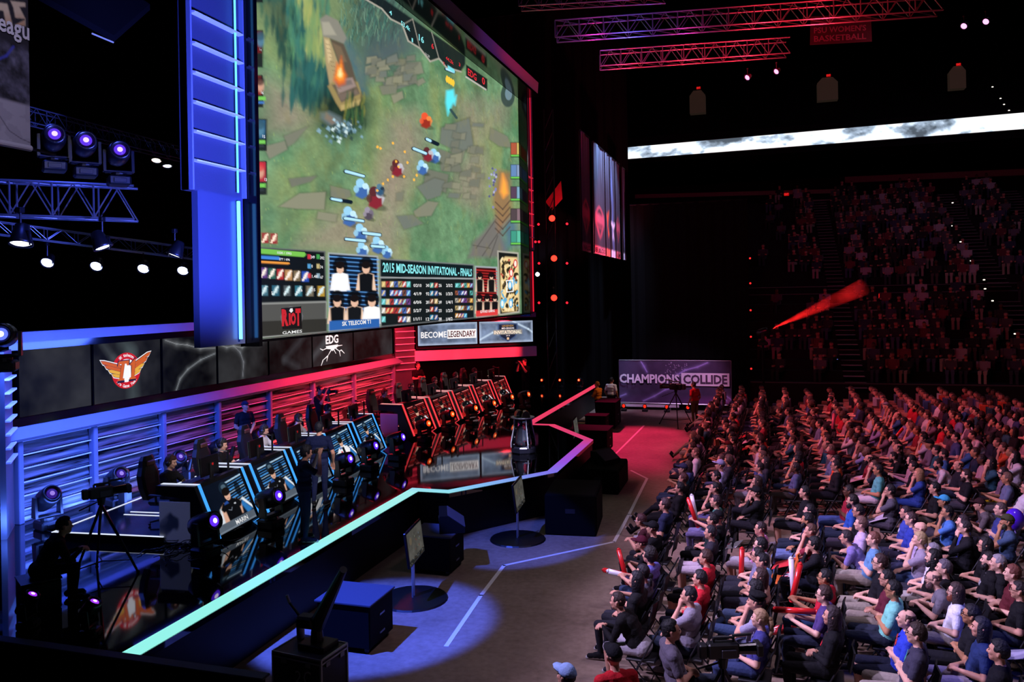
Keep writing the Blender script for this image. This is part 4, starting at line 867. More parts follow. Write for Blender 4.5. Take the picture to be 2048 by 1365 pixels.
for i, (x, y, w_) in enumerate(bk):
    u = onz(x, y, 1.0).y-.6; make_head('dark moving head standing before the slats, '+w_, '#4c2cc0', (-18, 30), (-13.35, u, 1.0), .5, 1.05, 'moving heads along the slat wall', '#b090ff')
for i, (u, w_) in enumerate(((19.9, 'first of the red lit half'), (21.0, 'second of the red lit half'), (22.3, 'left of the standing cameraman'), (24.4, 'right of the standing cameraman'), (26.5, 'nearest the red end post'))):
    make_head('dark moving head standing before the slats, '+w_, '#a02018', (-18, 30), (-13.35, u, 1.0), .35, 1.0, 'moving heads along the slat wall', '#ff8060')
# upright battens between them
for i, (u, w_) in enumerate(((13.9, 'first post'), (15.9, 'second post'), (17.5, 'third post'), (25.3, 'fifth post'), (27.6, 'sixth post'))):
    t = thing('floor_batten', 'small black upright lamp on a foot by the %s of slat wall' % w_, 'stage light', (-13.0, u, 1.0), 0, 'upright battens along the slat wall')
    MB().bbox((0, 0, .03), (.34, .3, .06), .01).build('foot', M('#101013', .5), t); MB().bbox((0, 0, .22), (.22, .2, .32), .03).build('body', M('#0e0e12', .4), t); MB().tube((0, 0, .36), (.06, .03, .66), .05, n=10).build('snout', M('#0c0c10', .4), t)
# lamps at the far end of the stage, facing the camera
for i, (x, w_) in enumerate(((1086, 'left one'), (1122, 'middle one'), (1160, 'right one'))):
    q = onz(x, 776, 1.0); make_head('red footlight glaring at the far end of stage, %s of three' % w_, '#ff3010', (-100, 8), (q.x, q.y, 1.0), 2.2, .62, 'footlights at the far stage end', '#ffa060')
# cable tangle
mbc = MB(); rc = random.Random(3); q = onz(385, 1085, 1.0)
for k in range(34):
    p = Vector((q.x+rc.gauss(0, .28), q.y+rc.gauss(0, .22), 1.02+rc.random()*.10)); pts = [p]; a = rc.uniform(0, 6.28)
    for j in range(9): a += rc.uniform(-.9, .9); p = p+Vector((math.cos(a)*.09, math.sin(a)*.09, rc.uniform(-.02, .02))); p.z = max(1.012, min(1.2, p.z)); pts.append(p)
    mbc.path(pts, .008, 5)
tag(mbc.build('cable_tangle', M('#1c1c22', .3, spec=.8), smooth=True), 'tangle of thin black cables on stage by the nearest desk', 'cables', kind='stuff')
mbc = MB().path([onz(330, 1090, 1.0)+Vector((0, 0, .012)), onz(260, 1080, 1.0)+Vector((0, 0, .012)), onz(140, 1073, 1.0)+Vector((0, 0, .012)), onz(85, 1062, 1.0)+Vector((0, 0, .012))], .012, 6)
tag(mbc.build('long_cable', M('#1c1c22', .3)), 'long black cable lying on stage left of the cable tangle', 'cable')

# glass display stand with two striped ornaments near the thrust
tp = onz(1047, 905, 1.0)
t = thing('display_stand', 'waisted chrome and glass display stand near the stage point', 'display stand', tp)
gl = M('#c8d0ff', .03, trans=.95, ior=1.25); ch = M('#c4c8e0', .35, .35); bl = M('#08080e', .12)
MB().lathe([(.34, 0), (.36, .03), (.36, .15), (.34, .18), (.0, .18)], 8).build('base_ring', M('#35364a', .2, .6), t)
for k in range(4):
    a = PI/4+k*PI/2; pr = [(.31, .16), (.315, .28), (.27, .50), (.215, .74), (.20, .93)]
    mb = MB()
    for (r0, z0), (r1, z1) in zip(pr, pr[1:]): mb.tube((r0*math.cos(a), r0*math.sin(a), z0), (r1*math.cos(a), r1*math.sin(a), z1), .055-.01*z0, .055-.01*z1, 10)
    l = mb.build('leg', bl, t, smooth=True)
    mb = MB()
    for (r0, z0), (r1, z1) in zip(pr, pr[1:]): mb.tube(((r0+.05)*math.cos(a-.15), (r0+.05)*math.sin(a-.15), z0), ((r1+.05)*math.cos(a-.15), (r1+.05)*math.sin(a-.15), z1), .019, n=6)
    mb.build('chrome_edge', ch, l)
MB().lathe([(.24, .18), (.23, .3), (.18, .55), (.15, .8), (.15, .92)], 18).build('glass_core', gl, t, smooth=True)
MB().lathe([(.16, .93), (.30, .955), (.335, .975), (.335, .99), (.31, .985), (0, .985)], 32).build('top_plate', ch, t, smooth=True)
mb = MB(); rr = random.Random(2)
for k in range(40): mb.box((rr.gauss(0, .07), rr.gauss(0, .07), .20+rr.random()*.07), (.05, .05, .012), R=rotm(rr.random()*3, rr.random()*3, rr.random()*3), k=rr.randrange(3))
tag(mb.build('glitter_pieces', [M('#c03030', .2, .5), M('#d8c8a0', .15, .9), M('#404050', .2, .8)], t), kind='stuff')
for i, (dx, dy, rz, lab) in enumerate(((-.12, .05, .5, 'rear'), (.10, -.05, .35, 'front'))):
    g = thing('striped_ornament', '%s of two black arched ornaments with gold stripes on display stand' % lab, 'ornament', tp+Vector((dx, dy, .986)), rz, 'striped ornaments on the stand')
    arc = [(.11*math.cos(PI*j/10), .02+.16*math.sin(PI*j/10)) for j in range(11)]
    MB().prism(arc+[(-.11, 0), (.11, 0)], -.13, .13, ax=1).build('body', M('#06060a', .15), g)
    for y in (-.10, -.03, .04, .11):
        a2 = [(.118*math.cos(PI*j/10), .02+.168*math.sin(PI*j/10)) for j in range(11)]; a3 = [(.109*math.cos(PI*j/10), .02+.159*math.sin(PI*j/10)) for j in range(10, -1, -1)]
        MB().prism(a2+a3, y-.015, y+.015, ax=1).build('stripe', M('#e8d8a8', .25, .8), g)

# black barrier along the near end of the stage with two lamps peeping over it
t = thing('black_barrier', 'black draped barrier across the near end of stage', 'barrier', (-10.5, 7.9, 0))
MB().box((-10.6, 7.9, .54), (10.2, .10, 1.08)).build('drape', BLKVOID, t, world=True); MB().bbox((-10.6, 7.9, 1.09), (10.3, .16, .03), .01).build('cap_rail', M('#0d0d11', .6), t, world=True)
for i, (x, lab) in enumerate(((45, 'left'), (160, 'right'))):
    q = onz(x, 1262+22*i, 1.0); make_head('magenta glowing lamp peeping over black barrier, %s of two' % lab, '#8a30e0', (20, 60), (q.x, 8.45, 1.0), 1.6, .6, 'lamps behind the black barrier', '#ffb0ff')
# ================================================================== RIGS, HALL AND FLOOR GEAR
m_tr = M('#8a8c92', .35, .85)
def truss(name, lab, a, b, s, nb, parent=None, mat=m_tr, cat='truss', r=.026, s2=None):
    a, b = Vector(a), Vector(b); d = (b-a); Ln = d.length; e = d.normalized(); n = Vector((-e.y, e.x, 0)).normalized(); up = Vector((0, 0, 1)); s2 = s2 or s
    t = thing(name, lab, cat, a)
    P_ = lambda f, i, j: a+d*f+n*(s2*(i-.5))+up*(s*(j-.5))
    for i in (0, 1):
        for j in (0, 1): MB().tube(P_(0, i, j), P_(1, i, j), r, n=8).build('chord', mat, t, world=True)
    for k in range(nb):
        f0, f1 = k/nb, (k+1)/nb; fm = (f0+f1)/2
        for i in (0, 1):
            MB().tube(P_(f0, i, 0), P_(fm, i, 1), r*.55, n=5).build('brace', mat, t, world=True); MB().tube(P_(fm, i, 1), P_(f1, i, 0), r*.55, n=5).build('brace', mat, t, world=True)
        for j in (0, 1): MB().tube(P_(f0, 0, j), P_(f1, 1, j), r*.5, n=5).build('brace', mat, t, world=True)
        for i in (0, 1): MB().tube(P_(f0, i, 0), P_(f0, i, 1), r*.7, n=5).build('post', mat, t, world=True)
    return t
truss('lighting_truss', 'long red lit box truss high over the floor seats', atd(1112, 63, 24), atd(1880, 8, 22.2), .5, 15)
truss('lighting_truss', 'shorter red lit box truss hanging below the long one', atd(1200, 121, 26.5), atd(1576, 95, 26.0), .5, 9)
truss('lighting_truss', 'red truss at the picture top above the long one', atd(1040, 2, 27), atd(1330, -14, 26), .5, 7)
truss('lighting_truss', 'dark blue lit truss carrying moving heads, left of light column', atd(-60, 395, 12.9), atd(272, 408, 13.6), .56, 4, r=.022, s2=.4)
truss('lighting_truss', 'thin dark truss rising behind the three purple moving heads', onx(40, 228, -13), onx(375, 312, -13), .28, 10, r=.014)
truss('lighting_truss', 'dark low truss above the white lit wash lamps', atd(-40, 452, 15), atd(420, 512, 18.0), .24, 8, r=.014)
# lamps hanging from the rigs
def par(lab, loc, aim, em, col, s=1., core=None, group=None, body='#101014'):
    t = thing('wash_lamp', lab, 'stage light', loc, 0, group)
    d = (Vector(aim)).normalized(); R = d.to_track_quat('Z', 'Y').to_matrix().to_4x4()
    MB().lathe([(.05*s, -.26*s), (.09*s, -.24*s), (.13*s, -.06*s), (.15*s, .0), (.155*s, .04*s), (.14*s, .04*s), (.13*s, .01*s)], 16, R).build('can', M(body, .35), t, smooth=True)
    MB().lathe([(.132*s, .012*s), (.10*s, .03*s), (.0, .036*s)], 16, R).build('lens', M('#ffffff', .2, emit=em, ecol=col), t)
    mb = MB(); mb.tube((0, 0, .12*s), (0, 0, .42*s), .015*s, n=6); mb.tube((-.14*s, 0, .14*s), (.14*s, 0, .14*s), .012*s, n=6)
    for q in (-1, 1): mb.tube((q*.14*s, 0, .14*s), (q*.15*s, 0, -.05*s), .012*s, n=6)
    mb.bbox((0, 0, .43*s), (.08*s, .08*s, .08*s), .01)
    mb.build('hanger', M('#15151a', .4, .5), t); return t
for i, (x, y, D, ax, s, lab) in enumerate(((42, 484, 12.5, (.15, -.25, -1), 1.15, 'big white lit wash lamp at the far left under the truss'), (205, 492, 13, (.4, .15, -1), 1.0, 'tilted wash lamp showing a white crescent under the truss'), (350, 508, 13.5, (-.3, -.3, -1), .9, 'white lit wash lamp under the truss beside light column'))):
    par(lab, atd(x, y, D), ax, 5, '#dfe6ff', s, group='large wash lamps under the left truss')
for i, (x, y, D) in enumerate(((95, 525, 16), (193, 532, 16.5), (287, 537, 17), (366, 541, 17.5))):
    par('small round bluish wash lamp, %s of the low row of four' % ('first from the left', 'second', 'third', 'last')[i], atd(x, y, D), (.35, -.75, -.65), 6, '#c8d4ff', .85, group='low row of four wash lamps')
par('warm white wash lamp, left of the pair by light column', atd(313, 320, 19), (.2, -.4, -1), 5, '#ffe8d0', .8); par('cool white wash lamp, right of the pair by light column', atd(335, 331, 19.5), (.2, -.2, -1), 5, '#d8e0ff', .8)
for i, (x, y, D) in enumerate(((108, 300, 12.4), (170, 312, 12.6), (237, 330, 12.9))):
    q = atd(x, y, D); make_head('purple lit moving head on the left truss, %s of three' % ('first from the left', 'middle one', 'last')[i], '#6a3cff', (-40, 8), q-Vector((0, 0, .34)), .9, .92, 'moving heads on the left truss', '#e0c8ff')
for i, (x, y, D, lab) in enumerate(((1495, 155, 25, 'left of two below the short truss'), (1553, 143, 25, 'right of two below the short truss'), (1928, 52, 22, 'left of two at the upper right'), (1972, 43, 22, 'right of two at the upper right'))):
    par('pinkish white spotlight, '+lab, atd(x, y, D), (-.55, -.6, -.55), 2.2, '#ff9cf0', .62)
t = thing('pennant_banner', 'dim dark red banner with faint block lettering under the long truss', 'banner', atd(1680, 85, 27))
q = [atd(x, y, 27) for x, y in ((1620, 90), (1744, 83), (1742, 28), (1621, 33))]
mb = MB(); mb.add([tuple(v) for v in q]+[tuple(v+Vector((0, .03, 0))) for v in q], [(0, 1, 2, 3), (7, 6, 5, 4), (0, 4, 5, 1), (1, 5, 6, 2), (2, 6, 7, 3), (3, 7, 4, 0)]); mb.build('cloth', M('#2c1216', .9), t, world=True)
d_ = (q[1]-q[0]).normalized()
for s_, z_ in (("PSU WOMEN'S", 67), ('BASKETBALL', 84)): text(s_, atd(1628, z_, 26.9), 1.75, .2, d_, EZ, M('#6a4448', .9), t, bold=.02)
# vertical lamp towers at the right of the screen
tw = thing('lamp_tower', 'dark vertical lamp tower right of the giant screen', 'truss', atd(1106, 760, 33))
for dx in (-9, 9):
    a, b = atd(1106+dx-8, 300, 33), atd(1106+dx, 770, 33); MB().tube((a.x, a.y, 0), (a.x, a.y, 13), .03, n=6).build('chord', DKMETAL, tw, world=True)
for k in range(14):
    a, b = atd(1097, 760, 33), atd(1115, 760, 33); MB().tube((a.x, a.y, .4+k*.9), (b.x, b.y, 1.3+k*.9), .015, n=5).build('brace', DKMETAL, tw, world=True)
for i, (x, y) in enumerate(((1104, 437), (1108, 517), (1108, 596))):
    par('bright red lamp on the dark tower right of screen, %s of three' % ('top', 'middle', 'bottom')[i], atd(x, y, 32.5), (.25, -1, -.1), 6, '#ff2418', .95, group='bright red tower lamps')
for i, (x, y) in enumerate(((1077, 449), (1134, 448), (1078, 484), (1071, 484), (1078, 527), (1134, 527), (1078, 606), (1134, 606))):
    par('tiny red lamp on the tower, %s' % ('upper left', 'upper right', 'inner left pair, right one', 'inner left pair, left one', 'middle left', 'middle right', 'lower left', 'lower right')[i], atd(x, y, 33), (.25, -1, -.1), 3, '#ff1828', .36, group='tiny red tower lamps')
par('single white lamp at the screen edge among red lamps', atd(1075, 549, 32.5), (.2, -1, -.1), 6, '#e8f0ff', .65)
q = atd(1112, 400, 33); t = thing('red_flag', 'dim red hanging pennant above the red tower lamps', 'flag', q)
MB().add([tuple(atd(x, y, 33)) for x, y in ((1122, 362), (1125, 398), (1104, 421), (1091, 404))]+[tuple(atd(x, y, 33.05)) for x, y in ((1122, 362), (1125, 398), (1104, 421), (1091, 404))], [(0, 1, 2, 3), (7, 6, 5, 4), (0, 4, 5, 1), (1, 5, 6, 2), (2, 6, 7, 3), (3, 7, 4, 0)]).build('cloth', M('#a01418', .8, var=.3), t, world=True)

# left hanging banner with the end of a gold title over a stone picture
hb0, hb1 = 6.0, 7.2; VB = -8.0
t = thing('hanging_banner', 'hanging banner with gold title letters over grey rocks, top left', 'banner', (VB, hb0, 7.2))
ny, nx = 150, 90; uu, zz = np.meshgrid(np.linspace(hb0, hb1, nx), np.linspace(9.0, 7.19, ny)); PX, PY = proj(VB, uu, zz); pc = Pic(PX, PY)
n = vnoise(uu, zz, 9, 51, 5); n2 = vnoise(uu, zz, 22, 52, 3)
pc.C[:] = np.array(L('#6a6880'))*(np.clip((n-.3)*1.7, .05, 1)*(.4+1.1*n2))[..., None]
pc.poly([(-200, -60), (62, -60), (56, 98), (-200, 20)], '#24222c', 1, e=6)
pc.poly([(-60, 180), (0, 197), (60, 213), (64, 300), (-60, 300)], '#a8a4b4', 1, e=3)
pc.put(((PY > 205) & (vnoise(uu, zz, 5, 60) > .56))*.25, '#7c7888')
pc.line([(-10, 222), (16, 262), (40, 278), (58, 286)], 1.6, '#5a5664', .9); pc.line([(-4, 118), (10, 112), (24, 94)], 5, '#4048c0', .8, e=3)
for p in ([(-8, 5), (12, 8), (22, 50), (10, 50), (4, 22), (-8, 20)], [(18, 2), (48, 6), (48, 14), (36, 14), (48, 38), (28, 36), (24, 16)], [(26, -12), (48, -10), (47, -2), (26, -4)], [(28, 50), (48, 40), (48, 52)]):
    pc.poly(p, '#d8c4a8', 1, e=1.5)
pc.put(np.clip((PY-24)/26, 0, 1)*((PX < 49) & (PY < 53) & (pc.C[..., 0] > .4))*.6, '#b4703c')
link('cloth', gridmesh('cloth', np.stack([np.full_like(uu, 0.02), uu-hb0, zz-7.2], -1), pc.C, MC(1, .8, False)), t)
MB().box((VB, (hb0+hb1)/2, 8.1), (.02, hb1-hb0, 1.8)).build('backing', M('#302e38', .9), t, world=True)
MB().tube((VB+.02, hb0-.1, 7.18), (VB+.02, hb1+.0, 7.18), .035, n=10).build('bottom_tube', M('#b8b4c4', .7), t, world=True); MB().tube((VB+.02, hb1, 7.18), (VB+.02, hb1+.34, 7.17), .018, n=8).build('bottom_pole', DKMETAL, t, world=True)
a = onx(-4, 72, VB+.035); b = onx(51, 90, VB+.035); c = onx(-4, 50, VB+.035)
text('eagu', a, (b-a).length+.05, .21, EX, EZ, M('#d8d4e0', .6), t, bold=.02)

# row of team banners hung at the far right of the stage
BN = [('NALOS', '#8c3c4c', '#c06878', 'red crest'), ('EULOS', '#8c3c4c', '#c06878', 'red crest'), ('N', '#803440', '#d06050', 'orange crest'), ('L', '#50648c', '#d8dcf0', 'white star'), ('LMS', '#7c3444', '#b8606c', 'red shield'), ('I', '#60749c', '#d8dcf0', 'pale streaks')]
for i, (s, c1, c2, what) in enumerate(BN):
    D = 31+i*1.55; x0 = 1164+ (0, 23, 41, 53, 66, 78)[i]*1.0; 
    pxa, pxb = ((1165, 1182), (1190, 1211), (1213, 1221), (1223, 1231), (1233, 1241), (1247, 1252))[i]; u0, u1 = onx(pxa, 500, -6.3).y, onx(pxb, 500, -6.3).y; p = Vector((-6.3, u0, 7.0))
    t = thing('team_banner', 'tall hanging team banner with %s, %s from the left' % (what, ('first', 'second', 'third', 'fourth', 'fifth', 'last')[i]), 'banner', p, 0, 'row of hanging team banners')
    ny, nx = 120, 26; w_, h_ = np.meshgrid(np.linspace(0, 1, nx), np.linspace(0, 1, ny)); pc = Pic(w_, h_)
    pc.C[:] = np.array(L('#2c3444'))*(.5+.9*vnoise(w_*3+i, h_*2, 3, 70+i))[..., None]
    pc.put(np.clip((h_-.25)*1.6, 0, 1)*.6, '#241a26'); pc.put(np.clip((.35-h_)*3, 0, 1)*.5*(.5+.5*np.sin(w_*26))**2, '#7c90ac')  # pale fold highlights and a darkening downwards painted into the cloth
    if i in (3, 5): pc.line([(.2, .3), (.6, .5), (.3, .7), (.7, .9)], .3, '#5c78b0', .8, e=.2)
    if i in (0, 1, 4): pc.ell(.5, .68, .46, .13, c1, 1); pc.ell(.5, .68, .36, .10, '#301820', 1); pc.poly([(.1, .74), (.9, .74), (.75, .82), (.5, .86), (.25, .82)], c1, 1, e=.02); pc.poly([(.28, .76), (.72, .76), (.5, .83)], '#201420', 1, e=.02); pc.rect(.08, .63, .92, .72, '#a8485c', .9, e=.02)
    if i == 2: pc.poly([(.1, .6), (.9, .56), (.7, .7), (.9, .78), (.4, .84), (.2, .72)], '#c04c28', 1, e=.03)
    if i == 3: pc.poly([(.5, .58), (.62, .66), (1, .66), (.7, .72), (.85, .82), (.5, .76), (.15, .82), (.3, .72), (0, .66), (.38, .66)], '#e8ecff', 1, e=.03)
    pc.rect(-.1, .93, 1.1, 1.1, c2, 1, e=.01)
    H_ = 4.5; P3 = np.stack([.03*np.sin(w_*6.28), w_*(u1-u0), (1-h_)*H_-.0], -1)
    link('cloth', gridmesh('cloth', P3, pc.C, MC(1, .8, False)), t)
    MB().tube((0, -.03, H_), (0, u1-u0+.03, H_), .03, n=8).build('top_bar', DKMETAL, t); MB().box((-.05, (u1-u0)/2, H_/2), (.01, u1-u0, H_)).build('backing', M('#18161c', .9), t)
    if len(s) > 1: text(s, xf(t) @ Vector((.035, .06, .05)), (u1-u0)*.86, .20, EX, EZ, M('#2a1620', .6), t, bold=.02)

# ------------------------------------------------------------------ far hall: seating bowl, ribbon screen, drapes
m_hall = M('#141318', .9, spec=.1); m_step = M('#1c1b20', .85, spec=.1)
g = tag(bpy.data.objects.new('grandstand', None), kind='structure'); COL.objects.link(g); g['label'] = 'dark stepped seating bowl at the far end'
U0, RUN, RISE, Z0 = 39.2, .86, .43, 1.15
NR = 24; GX0, GX1 = -1.5, 34
MB().box(((GX0+GX1)/2, U0-.05, .55), (GX1-GX0, .1, 1.1)).build('front_wall', M('#26242a', .8, spec=.1), g)
MB().box(((GX0+GX1)/2, U0-.07, 1.12), (GX1-GX0, .12, .05)).build('front_rail', M('#55505c', .6), g)
AIS = [(3.6, 4.5), (11.5, 12.5), (15.0, 16.2)]
for k in range(NR):
    z = Z0+k*RISE+(.55 if k >= 9 else 0); y = U0+k*RUN+(1.1 if k >= 9 else 0)
    MB().box(((GX0+GX1)/2, y+RUN/2, z/2), (GX1-GX0, RUN, z)).build('terrace_step', m_step, g)
y9 = U0+9*RUN; z9 = Z0+8*RISE
MB().box(((GX0+GX1)/2, y9+.55, z9/2), (GX1-GX0, 1.1, z9)).build('walkway', m_step, g)
rail = MB()
for z in (.55, .95): rail.tube((GX0, y9+1.05, z9+z), (GX1, y9+1.05, z9+z), .02, n=5)
rail.build('rail', M('#605a68', .5), g)
for k in range(NR):          # aisle steps with white nosings
    for a, b in AIS:
        z = Z0+k*RISE+(.55 if k >= 9 else 0); y = U0+k*RUN+(1.1 if k >= 9 else 0)
        MB().box(((a+b)/2, y-.2, z-RISE/2+.01), (b-a, .42, .02)).box(((a+b)/2, y+.02, z+.012), (b-a, .06, .02)).build('aisle_nosing', M('#8c8890', .6), g)
yT = U0+NR*RUN+1.1; zT = Z0+NR*RISE+.3
ex = tag(bpy.data.objects.new('wall_concourse', None), kind='structure'); COL.objects.link(ex)
MB().box((12, yT+2.2, zT+.9), (52, .2, 1.8)).build('backing', m_hall, ex)
m_fas = M('#8c8784', .8, spec=.1, var=.15)
for (x0, y0, x1, y1, h) in ((1270, 397, 1690, 386, 9), (1545, 437, 1700, 433, 10), (1610, 405, 1840, 398, 5), (1690, 366, 2060, 350, 13)):
    a, b = ony(x0, y0, yT+1.9), ony(x1, y1, yT+1.9); hh = h/F*54
    MB().add([(a.x, a.y, a.z), (b.x, b.y, b.z), (b.x, b.y, b.z+hh), (a.x, a.y, a.z+hh), (a.x, a.y+.1, a.z), (b.x, b.y+.1, b.z), (b.x, b.y+.1, b.z+hh), (a.x, a.y+.1, a.z+hh)], [(0, 1, 2, 3), (7, 6, 5, 4), (0, 4, 5, 1), (1, 5, 6, 2), (2, 6, 7, 3), (3, 7, 4, 0)]).build('pale_fascia', m_fas, ex)
# upper deck: soffit front, ribbon screen, lit doorways
ud = tag(bpy.data.objects.new('wall_upper_deck', None), kind='structure'); COL.objects.link(ud)
YR = 57.
MB().prism([(YR+.1, 14.6), (YR+.1, 16.4), (78, 27), (79, 26), (YR+4, 14.6)], -30, 42, ax=0).build('deck_slope', m_hall, ud)
for (x, y, w_, h_) in ((1395, 204, 30, 44), (1655, 178, 36, 42), (1915, 155, 26, 40)):
    a = ony(x, y, YR+3.6); s = (a.y)/F; W_, H_ = w_*s*.5, h_*s*.5
    MB().prism([(a.x-W_, a.z-H_), (a.x+W_, a.z-H_), (a.x+W_, a.z+H_*.55), (a.x+W_*.5, a.z+H_), (a.x-W_*.5, a.z+H_), (a.x-W_, a.z+H_*.55)], a.y-.1, a.y+.6, ax=1).build('doorway_recess', M('#6e5c50', .8, emit=.05, ecol='#8a7462'), ud)  # faint emission stands in for the lit room behind
    t = thing('exit_sign', 'red EXIT sign over the %s lit upper doorway' % {1395: 'left', 1655: 'middle', 1915: 'right'}[x], 'sign', ony(x+2, y-h_/2-6, YR+3.4), 0, 'exit signs in the far hall')
    MB().bbox((0, 0, 0), (.30, .06, .18), .02).build('case', M('#200404', .5, emit=.35, ecol='#ff1010'), t); text('EXIT', xf(t) @ Vector((-.12, -.035, -.06)), .24, .12, (1, 0, 0), EZ, M('#ff3030', .4, emit=1.2), t)
for x, y, w_ in ((1573, 389, 'left'), (1797, 376, 'right')):
    t = thing('exit_sign', 'red EXIT sign above the concourse, the %s one' % w_, 'sign', ony(x, y, yT+1.6), 0, 'exit signs in the far hall')
    MB().bbox((0, 0, 0), (.36, .06, .22), .02).build('case', M('#200404', .5, emit=.35, ecol='#ff1010'), t); text('EXIT', xf(t) @ Vector((-.14, -.035, -.07)), .28, .14, (1, 0, 0), EZ, M('#ff3030', .4, emit=1.2), t)
t = thing('ribbon_screen', 'long bright ribbon screen of blue white clouds across the hall', 'screen', (-8.85, YR, 14.9))
ny, nx = 14, 420; xx, hh = np.meshgrid(np.linspace(-8.85, 17.5, nx), np.linspace(0, 1, ny)); pc = Pic(xx, hh)
n = vnoise(xx+30, hh*1.6, .55, 81, 5); n2 = vnoise(xx, hh*2+xx*.6, 2.2, 82, 4)
v = np.clip((n-.42)*3.4+.35+(n2-.5)*1.0+.25*(xx > -1), 0.12, 1)
pc.C[:] = np.clip(v[..., None]*np.array([.62, .78, 1.0])*1.15+np.clip(v-.62, 0, 1)[..., None]*1.2, 0, 1)
zb = np.interp(xx, [-8.85, 17.5], [14.90, 15.13]); zt_ = np.interp(xx, [-8.85, 17.5], [15.73, 16.16])
link('picture', gridmesh('picture', np.stack([xx+8.85, np.zeros_like(xx), zt_+(zb-zt_)*hh-14.9], -1), pc.C, MC(1.1)), t)
MB().prism([(-8.95, 14.85), (17.6, 15.06), (17.6, 16.2), (-8.95, 15.78)], YR+.02, YR+.12, ax=1).build('housing', BLACK, t, world=True)
# black drapes with folds
def drape(lab, x0, x1, y, z1, z0=0, amp=.06, mat=FABRIC):
    t = thing('black_drape', lab, 'drape', (x0, y, z0)); n = max(8, int((x1-x0)/.16))
    pts = [(x0+(x1-x0)*i/n, y+amp*math.sin(i*1.9)) for i in range(n+1)]
    mb = MB(); N = len(pts)
    mb.add([(px, py, z0) for px, py in pts]+[(px, py, z1) for px, py in pts], [(i, i+1, N+i+1, N+i) for i in range(N-1)]); mb.build('cloth', mat, t, world=True)
    MB().tube((x0, y, z1), (x1, y, z1), .04, n=6).build('pipe', DKMETAL, t, world=True); return t
drape('tall black drape behind the end of stage, left of the ribbon', -18, ony(1256, 300, 41.5).x, 41.5, 20.5)
drape('wide black drape behind the slogan banner, under the ribbon', -5.9, -.5, 38.5, 9.6)
for i, y in enumerate((517, 567, 621, 674, 738)):
    p = ony(1500+i*.6, y, 38.3); t = thing('marker_lamp', 'tiny red marker lamp at the black drape edge, %s of five' % ('top', 'second', 'third', 'fourth', 'bottom')[i], 'lamp', p, 0, 'red marker lamps down the drape edge')
    MB().bbox((0, .05, 0), (.10, .08, .10), .02).build('housing', BLACK, t); MB().ball((0, 0, 0), .042, 10, 6).build('bulb', M('#ff2020', .3, emit=2.5), t)
# slogan banner on its frame
xb0, xb1, zb0, zb1 = -6.3, -1.3, .36, 2.25; YB = 37.
t = thing('slogan_banner', 'wide purple slogan banner on a metal frame at the far end', 'banner', (xb0, YB, 0))
ny, nx = 70, 180; xx, zz = np.meshgrid(np.linspace(xb0, xb1, nx), np.linspace(zb1, zb0, ny)); pc = Pic(xx, zz)
n = vnoise(xx+20, zz, 1.1, 91); n2 = vnoise(xx, zz, 4, 92)
pc.C[:] = np.array(L('#4a3a5c'))*(.3+.8*n+.35*n2)[..., None]
pc.put(np.clip((.75-zz)/.6, 0, 1)*np.clip((xx+4)/2, .15, 1)*.75, '#b050c0')
for pts in ([(-5.3, 2.25), (-5.15, 2.0), (-5.02, 1.75)], [(-2.3, 2.2), (-2.75, 2.0), (-3.3, 1.85), (-3.7, 1.6)], [(-5.2, .42), (-4.7, .65), (-4.2, .95), (-3.8, 1.05)], [(-6.3, .6), (-6.0, .72)], [(-1.5, .7), (-1.3, .55)], [(-1.9, .7), (-1.5, .5)]): lightning(pc, pts, '#b8a8f4', .035, .9, .22)
for k in range(60): pc.ell(rs.uniform(-4.2, -3.2), rs.uniform(1.4, 2.2), .015, .015, '#d8c8f0', .8)
P3 = np.stack([xx-xb0, .05*np.sin(xx*3.2)*np.clip((zz-.3), 0, 1)*.6-.0, zz], -1)
link('cloth', gridmesh('cloth', P3, pc.C, MC(1, .7, False)), t)
MB().box((0, 0, 0), (.01, .01, .01)) if False else None
mb = MB()
eWs = M('#f4ecfa', .6); 
text('CHAMPIONS', (xb0+.03, YB-.09, 1.24), 2.72, .42, (1, 0, 0), EZ, eWs, t, bold=.035)
MB().box((-2.42, YB-.075, 1.44), (2.10, .012, .58)).build('slogan_plate', eWs, t, world=True)
text('COLLIDE', (-3.38, YB-.09, 1.24), 1.92, .42, (1, 0, 0), EZ, M('#4a3850', .7), t, bold=.035)
MB().tube((xb0, YB+.02, .32), (xb1, YB+.02, .30), .035, n=6).build('frame_bar', ALU, t, world=True); MB().tube((xb0, YB+.02, 2.28), (xb1, YB+.02, 2.28), .025, n=6).build('frame_bar', ALU, t, world=True)
for x in (xb0, -4.0, xb1): MB().tube((x, YB+.06, 0), (x, YB+.06, 2.28), .03, n=6).build('frame_post', ALU, t, world=True)
MB().box((-4.9, YB+.03, .2), (2.6, .04, .12)).build('lower_strip', M('#d8d0d8', .6), t, world=True)
for i, x in enumerate((1248, 1290, 1334, 1376, 1419, 1460)):
    p = ony(x, 818, 36.5); t = thing('footlight', 'small red footlight under the slogan banner, %s from the left' % ('first', 'second', 'third', 'fourth', 'fifth', 'last')[i], 'stage light', (p.x, 36.5, 0), 0, 'red footlights under the banner')
    MB().bbox((0, 0, .06), (.25, .2, .12), .02).build('base', M('#0c0c0e', .5), t); MB().lathe([(.07, -.08), (.10, .06), (.09, .07)], 12, Matrix.Translation((0, -.02, .25)) @ rotm(x=PI/2).to_4x4()).build('can', M('#101012', .4), t); MB().ball((0, -.09, .25), (.062, .02, .075), 12, 6).build('lens', M('#ff2010', .3, emit=2.2), t)
